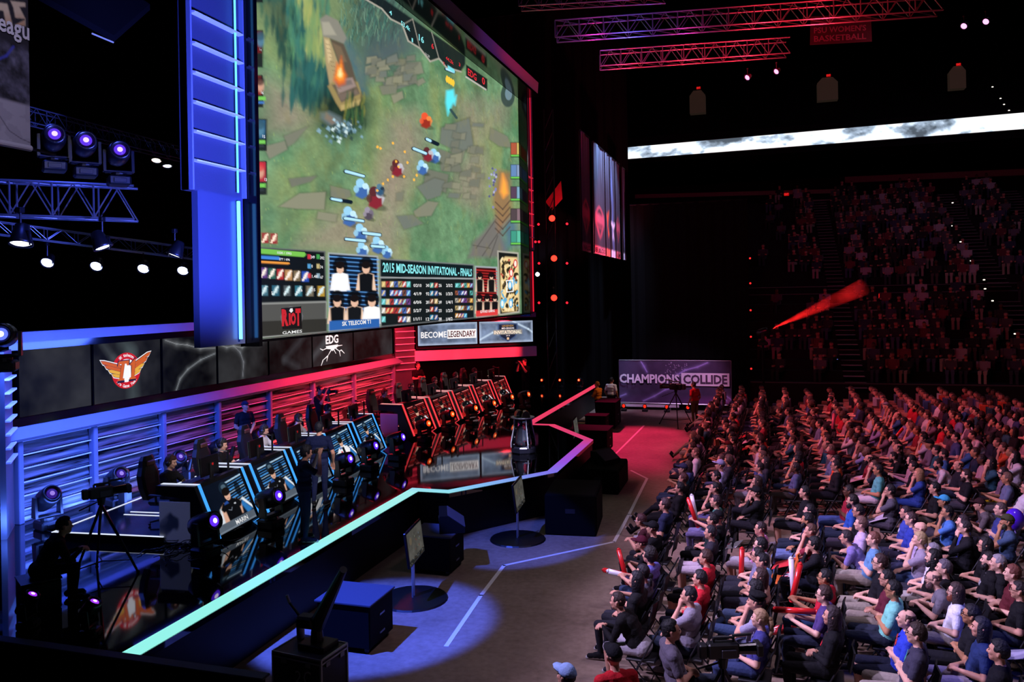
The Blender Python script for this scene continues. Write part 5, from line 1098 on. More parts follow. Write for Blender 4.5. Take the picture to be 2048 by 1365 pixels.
# white taped line on the floor
m_tape = M('#e8e4e4', .6)
tl = [onz(x, y, 0) for x, y in ((893, 1293), (962, 1192), (1008, 1132), (1228, 1085), (1258, 1030), (1294, 958), (1262, 942))]
t = thing('taped_line', 'white taped line zigzagging across the concrete floor before stage', 'floor marking', tl[0])
for a, b in zip(tl, tl[1:]):
    d = (b-a); L_ = d.length; mid = (a+b)/2; MB().box((mid.x, mid.y, .003), (L_+.05, .075, .006), R=rotm(z=math.atan2(d.y, d.x))).build('tape_strip', m_tape, t, world=True)
a, b = onz(1232, 908, 0), onz(1288, 852, 0); d = b-a; mid = (a+b)/2
t = thing('taped_line', 'red lit tape line on the floor near the slogan banner', 'floor marking', mid)
MB().box((0, 0, .003), (d.length, .075, .006), R=rotm(z=math.atan2(d.y, d.x))).build('tape_strip', m_tape, t)

# ------------------------------------------------------------------ floor gear before the stage
def cart(lab, c, d, rz=0, top='#4a4a56', z1=.75):
    t = thing('equipment_cart', lab, 'cart', (c[0], c[1], 0), rz)
    MB().bbox((0, 0, z1/2+.04), (d[0], d[1], z1-.08), .02).build('body', M('#050506', .8, spec=.15), t); MB().bbox((0, 0, z1), (d[0]+.06, d[1]+.06, .035), .008).build('top_board', M(top, .9, spec=.1), t)
    for i in (-1, 1):
        for j in (-1, 1): MB().tube((i*d[0]*.4, j*d[1]*.4-.02, .04), (i*d[0]*.4, j*d[1]*.4+.02, .04), .04, n=10).build('caster', M('#15151a', .5), t)
    for k in range(2): MB().box((d[0]/2+.006, 0, .22+k*.28), (.012, .16, .03)).build('handle', STEEL, t)
    return t
cart('black equipment cart beside the stage, under the wedge monitor', (-6.2, 14.75), (.85, .75)); cart('black equipment cart below the stage, nearest the flight case', (-6.15, 11.3), (.9, .8))
cart('far black equipment cart near the red floor edge', (-5.6, 27.0), (1.3, 1.1), top='#101014', z1=.8); cart('tall black equipment rack hiding legs at the far stage end', (-5.95, 32.2), (.8, 1.3), top='#101014', z1=1.05); cart('small black cart at the far stage corner', (-6.1, 30.6), (.8, .7), top='#101014', z1=.7)
def wedge(lab, q, rz, w_=.7, top='#24242c'):
    t = thing('wedge_monitor', lab, 'speaker', q, rz)
    MB().prism([(-.26, 0), (.24, 0), (.24, .10), (-.10, .34), (-.26, .34)], -w_/2, w_/2, ax=1).build('cabinet', M('#060608', .8, spec=.2), t)
    MB().prism([(.235, .11), (-.095, .345), (-.09, .352), (.245, .12)], -w_/2+.03, w_/2-.03, ax=1).build('grille', M(top, .5, .3), t)
    MB().box((-.266, 0, .2), (.012, .2, .06)).build('handle', M('#1a1a1e', .4), t); return t
wedge('slanted black wedge monitor on top of equipment cart', (-5.95, 14.95, .77), .4, .8, '#5a5a68'); wedge('black wedge monitor lying on big speaker box', (-4.2, 22.2, .665), -.5)
def subw(lab, c, d, rz):
    t = thing('speaker_box', lab, 'speaker', (c[0], c[1], 0), rz)
    MB().bbox((0, 0, d[2]/2), d, .03).build('cabinet', M('#040405', .85, spec=.1), t); MB().box((d[0]/2+.006, 0, d[2]/2), (.015, d[1]-.12, d[2]-.12)).build('grille', M('#070709', .8, spec=.1), t)
    for s in (-1, 1): MB().box((0, s*(d[1]/2+.005), d[2]*.6), (.22, .012, .1)).build('handle', M('#17171b', .4), t)
    return t
subw('big black speaker stack box below the stage point', (-4.2, 18.2), (1.15, 1.5, .92), .1); subw('black speaker box further along, beneath a wedge', (-4.25, 22.1), (1.1, 1.6, .66), 0)
def tvstand(lab, c, rz, col):
    t = thing('floor_monitor', lab, 'monitor', (c[0], c[1], 0), rz)
    MB().lathe([(.62, 0), (.60, .03), (.2, .05)], 28).build('base', M('#0b0b0f', .4), t)
    for s in (-.05, .05): MB().tube((0, s, .04), (0, s, .75), .018, n=8).build('pole', ALU, t)
    MB().bbox((.03, 0, 1.0), (.05, .98, .62), .012, R=rotm(y=-.12)).build('display', M('#0b0b0e', .3), t)
    ny, nx = 34, 50; a_, b_ = np.meshgrid(np.linspace(0, 1, nx), np.linspace(0, 1, ny)); pc = Pic(a_, b_); pc.C[:] = np.array(L('#7c7a74'))*(.4+.9*vnoise(a_*3, b_*3, 2, 6))[..., None]
    pc.ell(.2, .3, .08, .12, '#9a8a70', .7); pc.rect(0, .84, 1, 1, '#26282a', .9, e=.02)
    for k in range(30): pc.ell(irs.random(), .84+irs.random()*.14, .02, .02, irs.choice(['#a0a0a0', '#7c6c58', '#50606c']), .9)
    for k in range(9): pc.ell(.4+irs.random()*.5, .2+irs.random()*.5, .02, .03, irs.choice(['#8c9cb0', '#9c6050', '#a0a890']), .9)
    cz, sz = math.cos(-.12), math.sin(-.12); yy = (a_-.5)*.93; zz = (.5-b_)*.56
    link('screen_face', gridmesh('screen_face', np.stack([.03+.028*cz+zz*sz, yy, 1.0+zz*cz-.028*sz], -1), pc.C, MC(.38)), t); return t
tvstand('grey lit floor monitor on an oval foot beside equipment carts', (-6.0, 13.15), 0.15, 0); tvstand('grey lit floor monitor on an oval foot before stage step', (-5.2, 16.95), 0.1, 0); tvstand('dim floor monitor by the far stage edge', (-5.9, 25.8), .1, 0)
# flight case with open tray, bottle on it, crane boom
q = onz(640, 1352, 0); fc = onz(622, 1392, 0); t = thing('flight_case', 'silver edged black flight case at the bottom of the view', 'case', (fc.x, fc.y, 0), -.12); t.scale = (.86,)*3
MB().bbox((0, 0, .40), (.92, .66, .62), .01).build('body', M('#17181e', .5), t); MB().bbox((0, 0, .74), (.94, .68, .05), .01).build('lid', M('#1d1e26', .5), t)
for i in (-1, 1):
    for j in (-1, 1): MB().box((i*.46, j*.33, .42), (.03, .03, .68)).build('edge_rail', ALU, t); MB().tube((i*.36, j*.24-.025, .06), (i*.36, j*.24+.025, .06), .06, n=10).build('caster', DKMETAL, t)
for z in (.10, .70, .765):
    for i in (-1, 1): MB().box((i*.465, 0, z), (.022, .68, .026)).build('edge_rail', ALU, t); MB().box((0, i*.335, z), (.94, .022, .026)).build('edge_rail', ALU, t)
for y in (-.18, .18): MB().box((.475, y, .66), (.02, .10, .07)).build('latch', STEEL, t); MB().box((y*1.3, -.345, .66), (.10, .02, .07)).build('latch', STEEL, t)
R_ = xf(t)
text('2', R_ @ Vector((-.02, -.34, .36)), .10, .16, R_.to_3x3() @ Vector((1, 0, 0)), EZ, ALU, t); text('C', R_ @ Vector((.14, -.34, .36)), .12, .18, R_.to_3x3() @ Vector((1, 0, 0)), EZ, ALU, t)
MB().bbox((.12, .05, .81), (.5, .4, .10), .01).build('tray', M('#0c0c11', .4), t)
w2 = thing('drink_bottle', 'pale plastic bottle standing on the flight case', 'bottle', R_ @ Vector((-.33, .18, .777)), 0); MB().lathe([(.05, 0), (.055, .02), (.055, .16), (.03, .22), (.022, .24)], 14).build('body', M('#9a9cb0', .4), w2, smooth=True); MB().lathe([(.024, .24), (.024, .27)], 12).build('cap', M('#202028', .5), w2)
t = thing('camera_crane', 'dark camera crane boom leaning over the flight case', 'camera crane', R_ @ Vector((.12, .05, .86)))
a = R_ @ Vector((.10, .05, .86)); b = atd(687, 1140, 10.2)
MB().tube(a, a+Vector((0, 0, .25)), .09, .07, 12).build('mount', M('#14151c', .4), t, world=True)
MB().tube(a+Vector((0, 0, .22)), b, .11, .05, 12).build('boom', M('#14161f', .5), t, world=True)
mb = MB().bbox(a+Vector((-.12, -.05, .28)), (.26, .2, .16), .03); mb.tube(a+Vector((-.2, -.05, .3)), a+Vector((-.42, .0, .48)), .02, .015, 8); mb.build('control_head', M('#10121a', .4), t, world=True)
MB().tube(a+Vector((-.42, .0, .48)), a+Vector((-.46, .0, .58)), .022, n=8).build('grip', M('#a0a4c0', .4), t, world=True)
# red beam of a lamp in the haze among the far seats
q0 = ony(1530, 664, 37.6); q1 = ony(1680, 596, 39.0)
t = make_head('red moving head throwing a beam before the far seats', '#ff2010', (0, 20), q0-Vector((.1, 0, .6)), 4, 1.0, None, '#ff8060')
MB().tube(q0-Vector((.1, 0, .6)), Vector((q0.x-.1, q0.y, 0)), .05, n=8).build('stand', DKMETAL, t, world=True)
vm = bpy.data.materials.new('haze'); vm.use_nodes = True; nt = vm.node_tree; nt.nodes.remove(nt.nodes['Principled BSDF'])
vsn = nt.nodes.new('ShaderNodeVolumeScatter'); vsn.inputs['Density'].default_value = .9; vsn.inputs['Anisotropy'].default_value = .2; vsn.inputs['Color'].default_value = (1, .9, .9, 1)
tcn = nt.nodes.new('ShaderNodeTexCoord'); nz = nt.nodes.new('ShaderNodeTexNoise'); nz.inputs['Scale'].default_value = 1.6; mp = nt.nodes.new('ShaderNodeMapRange'); mp.inputs[1].default_value = .3; mp.inputs[2].default_value = .75; mp.inputs[3].default_value = .02; mp.inputs[4].default_value = .22
nt.links.new(tcn.outputs['Object'], nz.inputs['Vector']); nt.links.new(nz.outputs['Fac'], mp.inputs[0]); nt.links.new(mp.outputs[0], vsn.inputs['Density']); nt.links.new(vsn.outputs[0], nt.nodes['Material Output'].inputs['Volume'])
hz = MB().tube((0, 0, 0), (q1-q0)*1.25, .10, .40, 20); ho = hz.build('light_beam_haze', vm, loc=q0+(q1-q0).normalized()*.3); tag(ho, 'red glowing beam of haze in front of the dark far seats', 'haze', kind='stuff')
dl = light('SPOT', 'red_beam', q0+(q1-q0).normalized()*.34, q1, (1, .015, .015), 14000, .03, 12, .6)
q = atd(8, 718, 12.5); make_head('moving head with a white blue lens at the left picture edge', '#5060ff', (-50, 6), (q.x, q.y, q.z-.2), 2.0, 1.0, None, '#ffffff')
t = thing('overhead_panel', 'dark overhead slab with a thin blue lit edge, upper left', 'rig panel', atd(228, 84, 12))
q = [atd(*a) for a in ((40, -20, 10.6), (228, 84, 12), (300, 20, 13.5), (130, -90, 12))]
MB().add([tuple(v) for v in q]+[tuple(v+Vector((0, 0, .10))) for v in q], [(0, 1, 2, 3), (7, 6, 5, 4), (0, 4, 5, 1), (1, 5, 6, 2), (2, 6, 7, 3), (3, 7, 4, 0)]).build('slab', BLKVOID, t, world=True)
MB().tube(atd(184, 67, 11.7), atd(227, 85, 12), .012, n=6).build('edge_trim', M('#8090ff', .3, emit=.8), t, world=True)  # emissive tube stands in for blue light catching the slab edge
# ================================================================== PEOPLE
V3 = lambda *a: np.array(a, float)
def rot_y(v, a): c, s = math.cos(a), math.sin(a); return V3(v[0]*c+v[2]*s, v[1], -v[0]*s+v[2]*c)
def skeleton(pose):
    """joints of a figure facing +X with its seat or feet reference at the origin's vertical; returns dict of points, head matrix"""
    J = {}; seated = pose not in STAND
    lean = {'forward': .62, 'recline': -.42, 'player': .05, 'lap': -.22, 'crossed': -.26, 'chin': -.10, 'stick': -.2, 'clasp': -.22, 'legcross': -.3}.get(pose, .03)
    hz = .53 if seated else .93
    J['hip'] = V3(0, 0, hz)
    def sp(x, y, z): return J['hip']+rot_y(V3(x, y, z), lean)
    J['waist'] = sp(0, 0, .16); J['chest'] = sp(-.01, 0, .36); J['neck'] = sp(-.005, 0, .50)
    hl = lean*.35; J['headc'] = J['neck']+rot_y(V3(.035, 0, .17), hl*.5+.06)
    for s, n in ((1, 'L'), (-1, 'R')):
        J['hp'+n] = J['hip']+V3(.0, s*.095, 0); J['sh'+n] = sp(-.015, s*.195, .445)
        if seated:
            J['kn'+n] = V3(.46, s*.15, .52); J['an'+n] = V3(.43, s*.13, .09); J['to'+n] = V3(.60, s*.155, .045)
            if pose == 'recline': J['kn'+n] = V3(.50, s*.14, .46); J['an'+n] = V3(.92, s*.10, .10); J['to'+n] = V3(1.0, s*.13, .20)
            if pose == 'player': J['kn'+n] = V3(.44, s*.14, .50); J['an'+n] = V3(.34, s*.13, .09); J['to'+n] = V3(.50, s*.15, .045)
            if pose == 'legcross' and s > 0: J['kn'+n] = V3(.47, .20, .58); J['an'+n] = V3(.42, -.13, .60); J['to'+n] = V3(.50, -.24, .64)
            if pose == 'chin' and s > 0: J['kn'+n] = V3(.48, .12, .56); J['an'+n] = V3(.50, -.06, .20); J['to'+n] = V3(.66, -.05, .14)
        else:
            st = {'standcam': .12, 'standcross': .13}.get(pose, .10)
            J['kn'+n] = V3(.02, s*(st+.0), .50); J['an'+n] = V3(-.02, s*(st+.02), .09); J['to'+n] = V3(.15, s*(st+.06), .045)
    def arm(n, el, wr, fing): J['el'+n], J['wr'+n], J['fd'+n] = el, wr, fing/np.linalg.norm(fing)
    for s, n in ((1, 'L'), (-1, 'R')):
        sh = J['sh'+n]
        if pose in ('lap', 'legcross', 'recline'): arm(n, sh+V3(.03, s*.085, -.27), V3(.17, s*.085, .675), V3(.8, -s*.75, -.10))
        elif pose == 'forward': arm(n, V3(.36, s*.20, .63), V3(.56, s*.05, .74), V3(.6, -s*.8, .0))
        elif pose == 'crossed': arm(n, sh+V3(.09, s*.08, -.26), sh+V3(.20+.02*s, -s*.17, -.22+.025*s), V3(-.15, -s*1, .12))
        elif pose == 'chin':
            if s > 0: arm(n, V3(.20, s*.18, .80), J['headc']+V3(.12, s*.03, -.15), V3(-.2, -.2, 1))
            else: arm(n, sh+V3(.06, s*.07, -.27), V3(.26, s*.06, .66), V3(.8, -s*.6, -.1))
        elif pose == 'stick': arm(n, sh+V3(.10, s*.07, -.25), V3(.34, s*(.10 if s > 0 else .06), .80), V3(.7, -s*.7, .3))
        elif pose == 'clasp': arm(n, sh+V3(.07, s*.08, -.26), sh+V3(.25, -s*.14, -.26), V3(.5, -s*.9, .1))
        elif pose == 'player': arm(n, sh+V3(.20, s*.08, -.22), V3(.52, s*(.16), .80), V3(1, -s*.2, -.08))
        elif pose == 'stand': arm(n, sh+V3(.02, s*.09, -.28), sh+V3(.17, -s*.12, -.44), V3(.4, -s*.8, -.4))
        elif pose == 'standcam': arm(n, sh+V3(.22, s*.10, -.14), J['headc']+V3(.22, s*.07, -.04), V3(.3, -s*.5, .8))
        elif pose == 'standcross': arm(n, sh+V3(.10, s*.09, -.26), sh+V3(.24, -s*.20, -.22+.03*s), V3(.1, -s*1, .2))
        elif pose == 'standback': arm(n, sh+V3(-.04, s*.10, -.28), sh+V3(.10, s*.07, -.50), V3(.3, 0, -1))
    yaw, pit = {'forward': (0, -.05), 'player': (0, .12), 'standcam': (0, .05)}.get(pose, (0, -.16))
    H = Matrix.Translation(J['headc']) @ Euler((0, pit, yaw)).to_matrix().to_4x4()
    return J, H
STAND = ('stand', 'standcam', 'standcross', 'standback')
SKIN, SHIRT, SLEEVE, THIGH, SHIN, SHOE, EYE, LIP, SOLE = range(9)
def prims(J, H):
    P_ = []
    def cap(a, b, r1, r2, t): P_.append((np.array(a, float), np.array(b, float), r1, r2, t))
    w = J['waist']; c = J['chest']; h = J['hip']; ax = V3(0, 1, 0)
    cap(h-ax*.075, h+ax*.075, .125, .125, THIGH)
    cap(w-ax*.07-V3(0, 0, .06), w+ax*.07-V3(0, 0, .06), .128, .128, SHIRT); cap(w-ax*.06+V3(.01, 0, .0), w+ax*.06+V3(.01, 0, .0), .12, .12, SHIRT)
    cap(c-ax*.085, c+ax*.085, .125, .125, SHIRT); cap((w+c)/2-ax*.07, (w+c)/2+ax*.07, .122, .122, SHIRT)
    cap(J['shL'], J['shR'], .075, .075, SHIRT); up = (J['neck']-c); cap(c+up*.55-ax*.07, c+up*.55+ax*.07, .10, .10, SHIRT)
    cap(J['neck']-up*.2, np.array(H @ Vector((-.02, 0, -.06))), .056, .052, SKIN)
    for s, n in ((1, 'L'), (-1, 'R')):
        hp, k, a, t = J['hp'+n], J['kn'+n], J['an'+n], J['to'+n]
        cap(hp, (hp+k)/2, .100, .088, THIGH); cap((hp+k)/2, k, .088, .066, THIGH); cap(k, k*.62+a*.38, .058, .056, SHIN); cap(k*.62+a*.38, a, .056, .040, SHIN)
        d = (t-a); d = d/np.linalg.norm(d); hl = a-d*.045-V3(0, 0, .03) if abs(d[2]) < .6 else a
        cap(hl, t, .044, .038, SHOE); cap(a, (a+t)/2, .044, .040, SHOE); cap(hl-V3(0, 0, .022), t+d*.03-V3(0, 0, .016), .034, .030, SOLE)
        sh, e, wv, f = J['sh'+n], J['el'+n], J['wr'+n], J['fd'+n]
        cap(sh, sh*.35+e*.65, .066, .060, SHIRT); cap(sh*.35+e*.65, e, .047, .043, SLEEVE); cap(e, e*.6+wv*.4, .044, .042, SLEEVE); cap(e*.6+wv*.4, wv, .040, .027, SLEEVE)
        # hand: palm, four unequal bent fingers and a thumb off its side
        fo = wv-e; side = np.cross(f, V3(0, 0, 1)); ns = np.linalg.norm(side); side = side/ns if ns > .05 else V3(0, 1, 0)
        dn = np.cross(side, f); dn = dn/np.linalg.norm(dn); dn = -dn if dn[2] > 0 else dn
        pm = wv+f*.045
        for q in (-.026, 0, .026): cap(wv+side*q*.5, wv+f*.085+side*q, .021, .019, SKIN)
        for q, ln in zip((-.033, -.011, .011, .032), (.055, .074, .078, .064)):
            b0 = wv+f*.088+side*q; b1 = b0+f*ln*.5+dn*.012; b2 = b1+f*ln*.35+dn*.034; cap(b0, b1, .0105, .0100, SKIN); cap(b1, b2, .0100, .0085, SKIN)
        ts = -s*side if np.dot(side, V3(0, 1, 0)) > 0 else s*side
        b0 = wv+f*.025+ts*.025; b1 = b0+ts*.03+f*.035+dn*.008; cap(b0, b1, .015, .012, SKIN); cap(b1, b1+f*.035-ts*.006+dn*.01, .012, .009, SKIN)
    hh = lambda x, y, z: np.array(H @ Vector((x, y, z)))
    cap(hh(-.025, 0, .035), hh(.012, 0, .03), .088, .080, SKIN); cap(hh(-.02, 0, .0), hh(.02, 0, -.01), .078, .070, SKIN)
    cap(hh(.01, 0, -.06), hh(.048, 0, -.085), .060, .034, SKIN); cap(hh(.04, -.028, -.055), hh(.04, .028, -.055), .036, .036, SKIN)
    cap(hh(.083, 0, .012), hh(.102, 0, -.028), .011, .016, SKIN); cap(hh(.082, -.03, .03), hh(.082, .03, .03), .013, .013, SKIN)
    cap(hh(.079, -.016, -.064), hh(.079, .016, -.064), .011, .011, LIP); cap(hh(.066, -.035, -.02), hh(.066, .035, -.02), .03, .03, SKIN)
    for s in (1, -1): cap(hh(-.012, s*.079, -.025), hh(-.018, s*.084, .022), .013, .017, SKIN)
    return P_
def make_body(pose, hi=True):
    J, H = skeleton(pose); P_ = prims(J, H); mb = MB(); n = 12 if hi else 8
    for a, b, r1, r2, t in P_:
        mb.tube(a, b, r1, r2, n); mb.ball(a, r1, n, 6); mb.ball(b, r2, n, 6)
    me = mb.mesh('tmp', BLACK); ob = link('tmp', me)
    m = ob.modifiers.new('r', 'REMESH'); m.mode = 'VOXEL'; m.voxel_size = .0095 if hi else .016
    m = ob.modifiers.new('s', 'SMOOTH'); m.factor = .5; m.iterations = 2 if hi else 1
    m = ob.modifiers.new('d', 'DECIMATE'); m.ratio = .26 if hi else .17
    dg = bpy.context.evaluated_depsgraph_get(); out = bpy.data.meshes.new_from_object(ob.evaluated_get(dg)); bpy.data.objects.remove(ob); bpy.data.meshes.remove(me)
    nf = len(out.polygons); c = np.zeros(nf*3); out.polygons.foreach_get('center', c); c = c.reshape(-1, 3)
    best = np.full(nf, 1e9); idx = np.zeros(nf, np.int32)
    for a, b, r1, r2, t in P_:
        d = b-a; l2 = d@d+1e-12; u = np.clip(((c-a)@d)/l2, 0, 1); dist = np.linalg.norm(c-a-u[:, None]*d, axis=1)-(r1+(r2-r1)*u)
        k = dist < best; best[k] = dist[k]; idx[k] = t
    hz = np.array(H.inverted())[:3]; hc = c@hz[:, :3].T+hz[:, 3]
    out.materials.clear()
    for k in range(9): out.materials.append(BLACK)
    out.polygons.foreach_set('material_index', idx); out.polygons.foreach_set('use_smooth', [True]*nf)
    # eyes and brows
    bm = bmesh.new(); bm.from_mesh(out)
    def addball(p, r, k):
        g = bmesh.ops.create_icosphere(bm, subdivisions=1, radius=1.0); T = H @ Matrix.Translation(p) @ Matrix.Diagonal((*r, 1))
        bmesh.ops.transform(bm, matrix=T, verts=g['verts'])
        for f in {f for v in g['verts'] for f in v.link_faces}: f.material_index = k
    if hi:
        for s in (1, -1):
            addball((.088, s*.034, .006), (.008, .013, .007), EYE); addball((.096, s*.036, .032), (.006, .020, .006), EYE)
    bm.to_mesh(out); bm.free(); out.update(); return out, H, J
POSES = {}
def body(pose, hi):
    if (pose, hi) not in POSES: POSES[pose, hi] = make_body(pose, hi)
    return POSES[pose, hi]
# hair, caps, glasses: built in the head's own frame (facing +X)
def cap_shell(region, scale=1.0, bumps=.0, seed=0, back=0, n=22, m=14):
    rr = random.Random(seed); vs = []; fs = []
    for i in range(m+1):
        th_ = PI*i/m
        for j in range(n):
            ph = 2*PI*j/n; d = V3(math.sin(th_)*math.cos(ph), math.sin(th_)*math.sin(ph), math.cos(th_))
            r = np.array([.102, .086, .110]) if d[2] > 0 else np.array([.102, .084, .125])
            on = region(d); f = (1.06+bumps*rr.uniform(-1, 1)) if on > .5 else .80
            p = d*r*f*scale+V3(-.008, 0, .03)
            if back and on > .5 and d[2] < .25 and d[0] < .35:
                k = (.25-d[2]); p = V3(p[0]-.02*k, p[1]*(1+.15*k), .06-k*back)
            vs.append(tuple(p))
    for i in range(m):
        for j in range(n): k = (j+1) % n; fs.append((i*n+j, i*n+n+j, i*n+n+k, i*n+k))
    mb = MB(); mb.add(vs, fs); return mb
R_short = lambda d: 1 if (d[2] > .62 or (d[0] < .45 and d[2] > -.05) or (d[0] < -.15 and d[2] > -.55)) else 0
R_bowl = lambda d: 1 if (d[2] > .42 or (d[0] < .55 and d[2] > -.25) or (d[0] < -.1 and d[2] > -.65)) else 0
R_bald = lambda d: 1 if (d[0] < .3 and -.35 < d[2] < .45) else 0
R_long = lambda d: 1 if (d[2] > .6 or d[0] < .42) else 0
R_beard = lambda d: 1 if (d[0] > .15 and d[2] < -.42) else 0
R_cap = lambda d: 1 if d[2] > .22 else 0
HAIR = {}
def hairmesh(kind, v=0):
    if (kind, v) in HAIR: return HAIR[kind, v]
    if kind == 'short': mb = cap_shell(R_short, 1.0+.03*v, .05, v)
    elif kind == 'bowl': mb = cap_shell(R_bowl, 1.08, .05, 3)
    elif kind == 'curly': mb = cap_shell(R_bowl, 1.16, .11, 4)
    elif kind == 'bald': mb = cap_shell(R_bald, .985, .02, 5)
    elif kind == 'long': mb = cap_shell(R_long, 1.05, .04, 6, back=.26)
    elif kind == 'tied': mb = cap_shell(R_bowl, 1.0, .03, 7); mb.ball((-.13, 0, .0), (.045, .04, .04), 10, 6); mb.tube((-.14, 0, -.01), (-.16, 0, -.16), .03, .012, 8)
    elif kind == 'pony': mb = cap_shell(R_bowl, 1.0, .03, 8); mb.ball((-.12, 0, .04), (.04, .035, .035), 10, 6); mb.tube((-.13, 0, .03), (-.17, 0, -.1), .038, .03, 8); mb.tube((-.17, 0, -.1), (-.15, 0, -.22), .03, .008, 8)
    elif kind in ('cap', 'bluecap', 'beret'):
        mb = cap_shell(R_cap, 1.07, 0, 9)
        if kind != 'beret':
            pts = [(.05, -.085), (.13, -.07), (.185, -.03), (.19, 0), (.185, .03), (.13, .07), (.05, .085)]
            mb.prism(pts, .055, .066, ax=2)
        else: mb.ball((-.02, .01, .12), (.125, .115, .04), 16, 6)
    elif kind == 'beard':
        mb = MB().ball((.056, 0, -.108), (.042, .046, .05), 12, 7)
        for s in (1, -1): mb.ball((.032, s*.05, -.075), (.038, .022, .055), 10, 6); mb.ball((.092, s*.018, -.046), (.012, .02, .009), 8, 4)
    elif kind == 'glasses':
        mb = MB()
        for s in (1, -1):
            for k in range(10):
                a, b = 2*PI*k/10, 2*PI*(k+1)/10; mb.tube((.108, s*.036+.027*math.cos(a), .006+.02*math.sin(a)), (.108, s*.036+.027*math.cos(b), .006+.02*math.sin(b)), .0035, n=4)
            mb.tube((.106, s*.062, .010), (-.01, s*.088, .014), .003, n=4)
        mb.tube((.108, -.010, .008), (.108, .010, .008), .003, n=4)
    elif kind == 'headset':
        mb = MB(); pts = [(-.005, .098*math.cos(PI*k/12), .03+.125*math.sin(PI*k/12)) for k in range(13)]; mb.path(pts, .012, 6)
        for s in (1, -1): mb.tube((-.005, s*.078, -.0), (-.005, s*.115, -.0), .045, .04, 12)
        mb.tube((.0, .105, -.02), (.10, .06, -.075), .006, n=5); mb.ball((.10, .058, -.076), .012, 8, 4)
    HAIR[kind, v] = mb.mesh(kind, BLACK, smooth=kind not in ('glasses',)); return HAIR[kind, v]
SKINS = ['#d8a894', '#c8927c', '#b07c5c', '#5c3c2c']
def set_mats(o, ms):
    for s, m in zip(o.material_slots, ms): s.link = 'OBJECT'; s.material = m
cloth = lambda c: M(c, .85, spec=.2, var=.14, scale=26, bump=.5)
def person(label, loc, rz, pose, shirt, pants, skin=1, hair='short', haircol='#1c1618', longs=False, longp=True, extra='', hi=True, scale=1., shoes='#1c1c20', group=None, sole='#b8b4b8', sleeve=None):
    me, H, J = body(pose, hi); o = link('person', me); o.location = loc; o.rotation_euler = (0, 0, rz); o.scale = (scale,)*3
    sk = M(SKINS[skin], .55, spec=.3); sh = cloth(shirt); pa = cloth(pants)
    set_mats(o, [sk, sh, (cloth(sleeve or shirt) if longs else sk), pa, (pa if longp else sk), cloth(shoes), M('#140c0a', .4), M({0: '#b06c60', 1: '#a06050', 2: '#7c4c3c', 3: '#4c2c24'}[skin], .5), M(sole, .6)])
    tag(o, label, 'person', group)
    def add(kind, name, mat, v=0):
        h = link(name, hairmesh(kind, v), o); h.matrix_local = H
        if len(h.material_slots): h.material_slots[0].link = 'OBJECT'; h.material_slots[0].material = mat
        return h
    hm = M(haircol, .6, spec=.35, var=.3, scale=34, bump=.9)
    if hair in ('cap', 'bluecap', 'beret'):
        if hi: add('bald', 'hair', M('#1a1414', .6))
        add(hair, 'cap' if hair != 'beret' else 'beret', cloth(haircol))
    elif hair != 'none': add(hair, 'hair', hm, abs(hash_(label)) % 3 if hair == 'short' else 0)
    if 'beard' in extra: add('beard', 'beard', M('#6c3018', .8) if 'redbeard' in extra else hm)
    if 'glasses' in extra and hi: add('glasses', 'glasses', M('#101014', .3))
    if 'headset' in extra: add('headset', 'headset', M('#26262c', .35))
    return o
def hash_(s): return sum((i+1)*ord(c) for i, c in enumerate(s))
def colname(h):
    c = [int(h[i:i+2], 16)/255 for i in (1, 3, 5)]; mx, mn = max(c), min(c); v = mx; s = (mx-mn)/(mx+1e-6)
    if v < .17: return 'black'
    if s < .2: return 'dark grey' if v < .38 else 'grey' if v < .68 else 'white'
    r, g, b = c; d = mx-mn
    hh = (60*((g-b)/d) % 360) if mx == r else 60*((b-r)/d)+120 if mx == g else 60*((r-g)/d)+240
    n = 'red' if hh < 14 or hh > 342 else 'brown' if hh < 45 else 'yellow' if hh < 70 else 'green' if hh < 165 else 'teal' if hh < 195 else 'blue' if hh < 245 else 'purple' if hh < 290 else 'pink'
    if n == 'brown' and v > .55: n = 'tan'
    if n == 'red' and v < .5: n = 'maroon'
    if n == 'blue' and v < .4: n = 'navy'
    if n == 'purple' and v > .6: n = 'lavender'
    return n
ORD = ['first', 'second', 'third', 'fourth', 'fifth', 'sixth', 'seventh', 'eighth', 'ninth', 'tenth', 'eleventh', 'twelfth', 'thirteenth', 'fourteenth', 'fifteenth', 'sixteenth', 'seventeenth', 'eighteenth', 'nineteenth', 'twentieth']
for t_ in ('twenty', 'thirty', 'forty'):
    if t_ != 'twenty': ORD.append({'thirty': 'thirtieth', 'forty': 'fortieth'}[t_])
    ORD += [t_+'-'+o for o in ORD[:9]]
def hairword(kind, col):
    c = {'cap': 'capped', 'bluecap': 'capped', 'beret': 'beret-wearing', 'none': 'bald', 'bald': 'balding', 'long': 'long-haired', 'pony': 'ponytailed', 'curly': 'curly-haired', 'tied': 'long-haired', 'bowl': 'dark-haired'}.get(kind)
    if c: return c
    n = colname(col); return {'black': 'dark-haired', 'dark grey': 'dark-haired', 'grey': 'grey-haired', 'navy': 'dark-haired', 'maroon': 'brown-haired', 'brown': 'brown-haired'}.get(n, 'brown-haired')
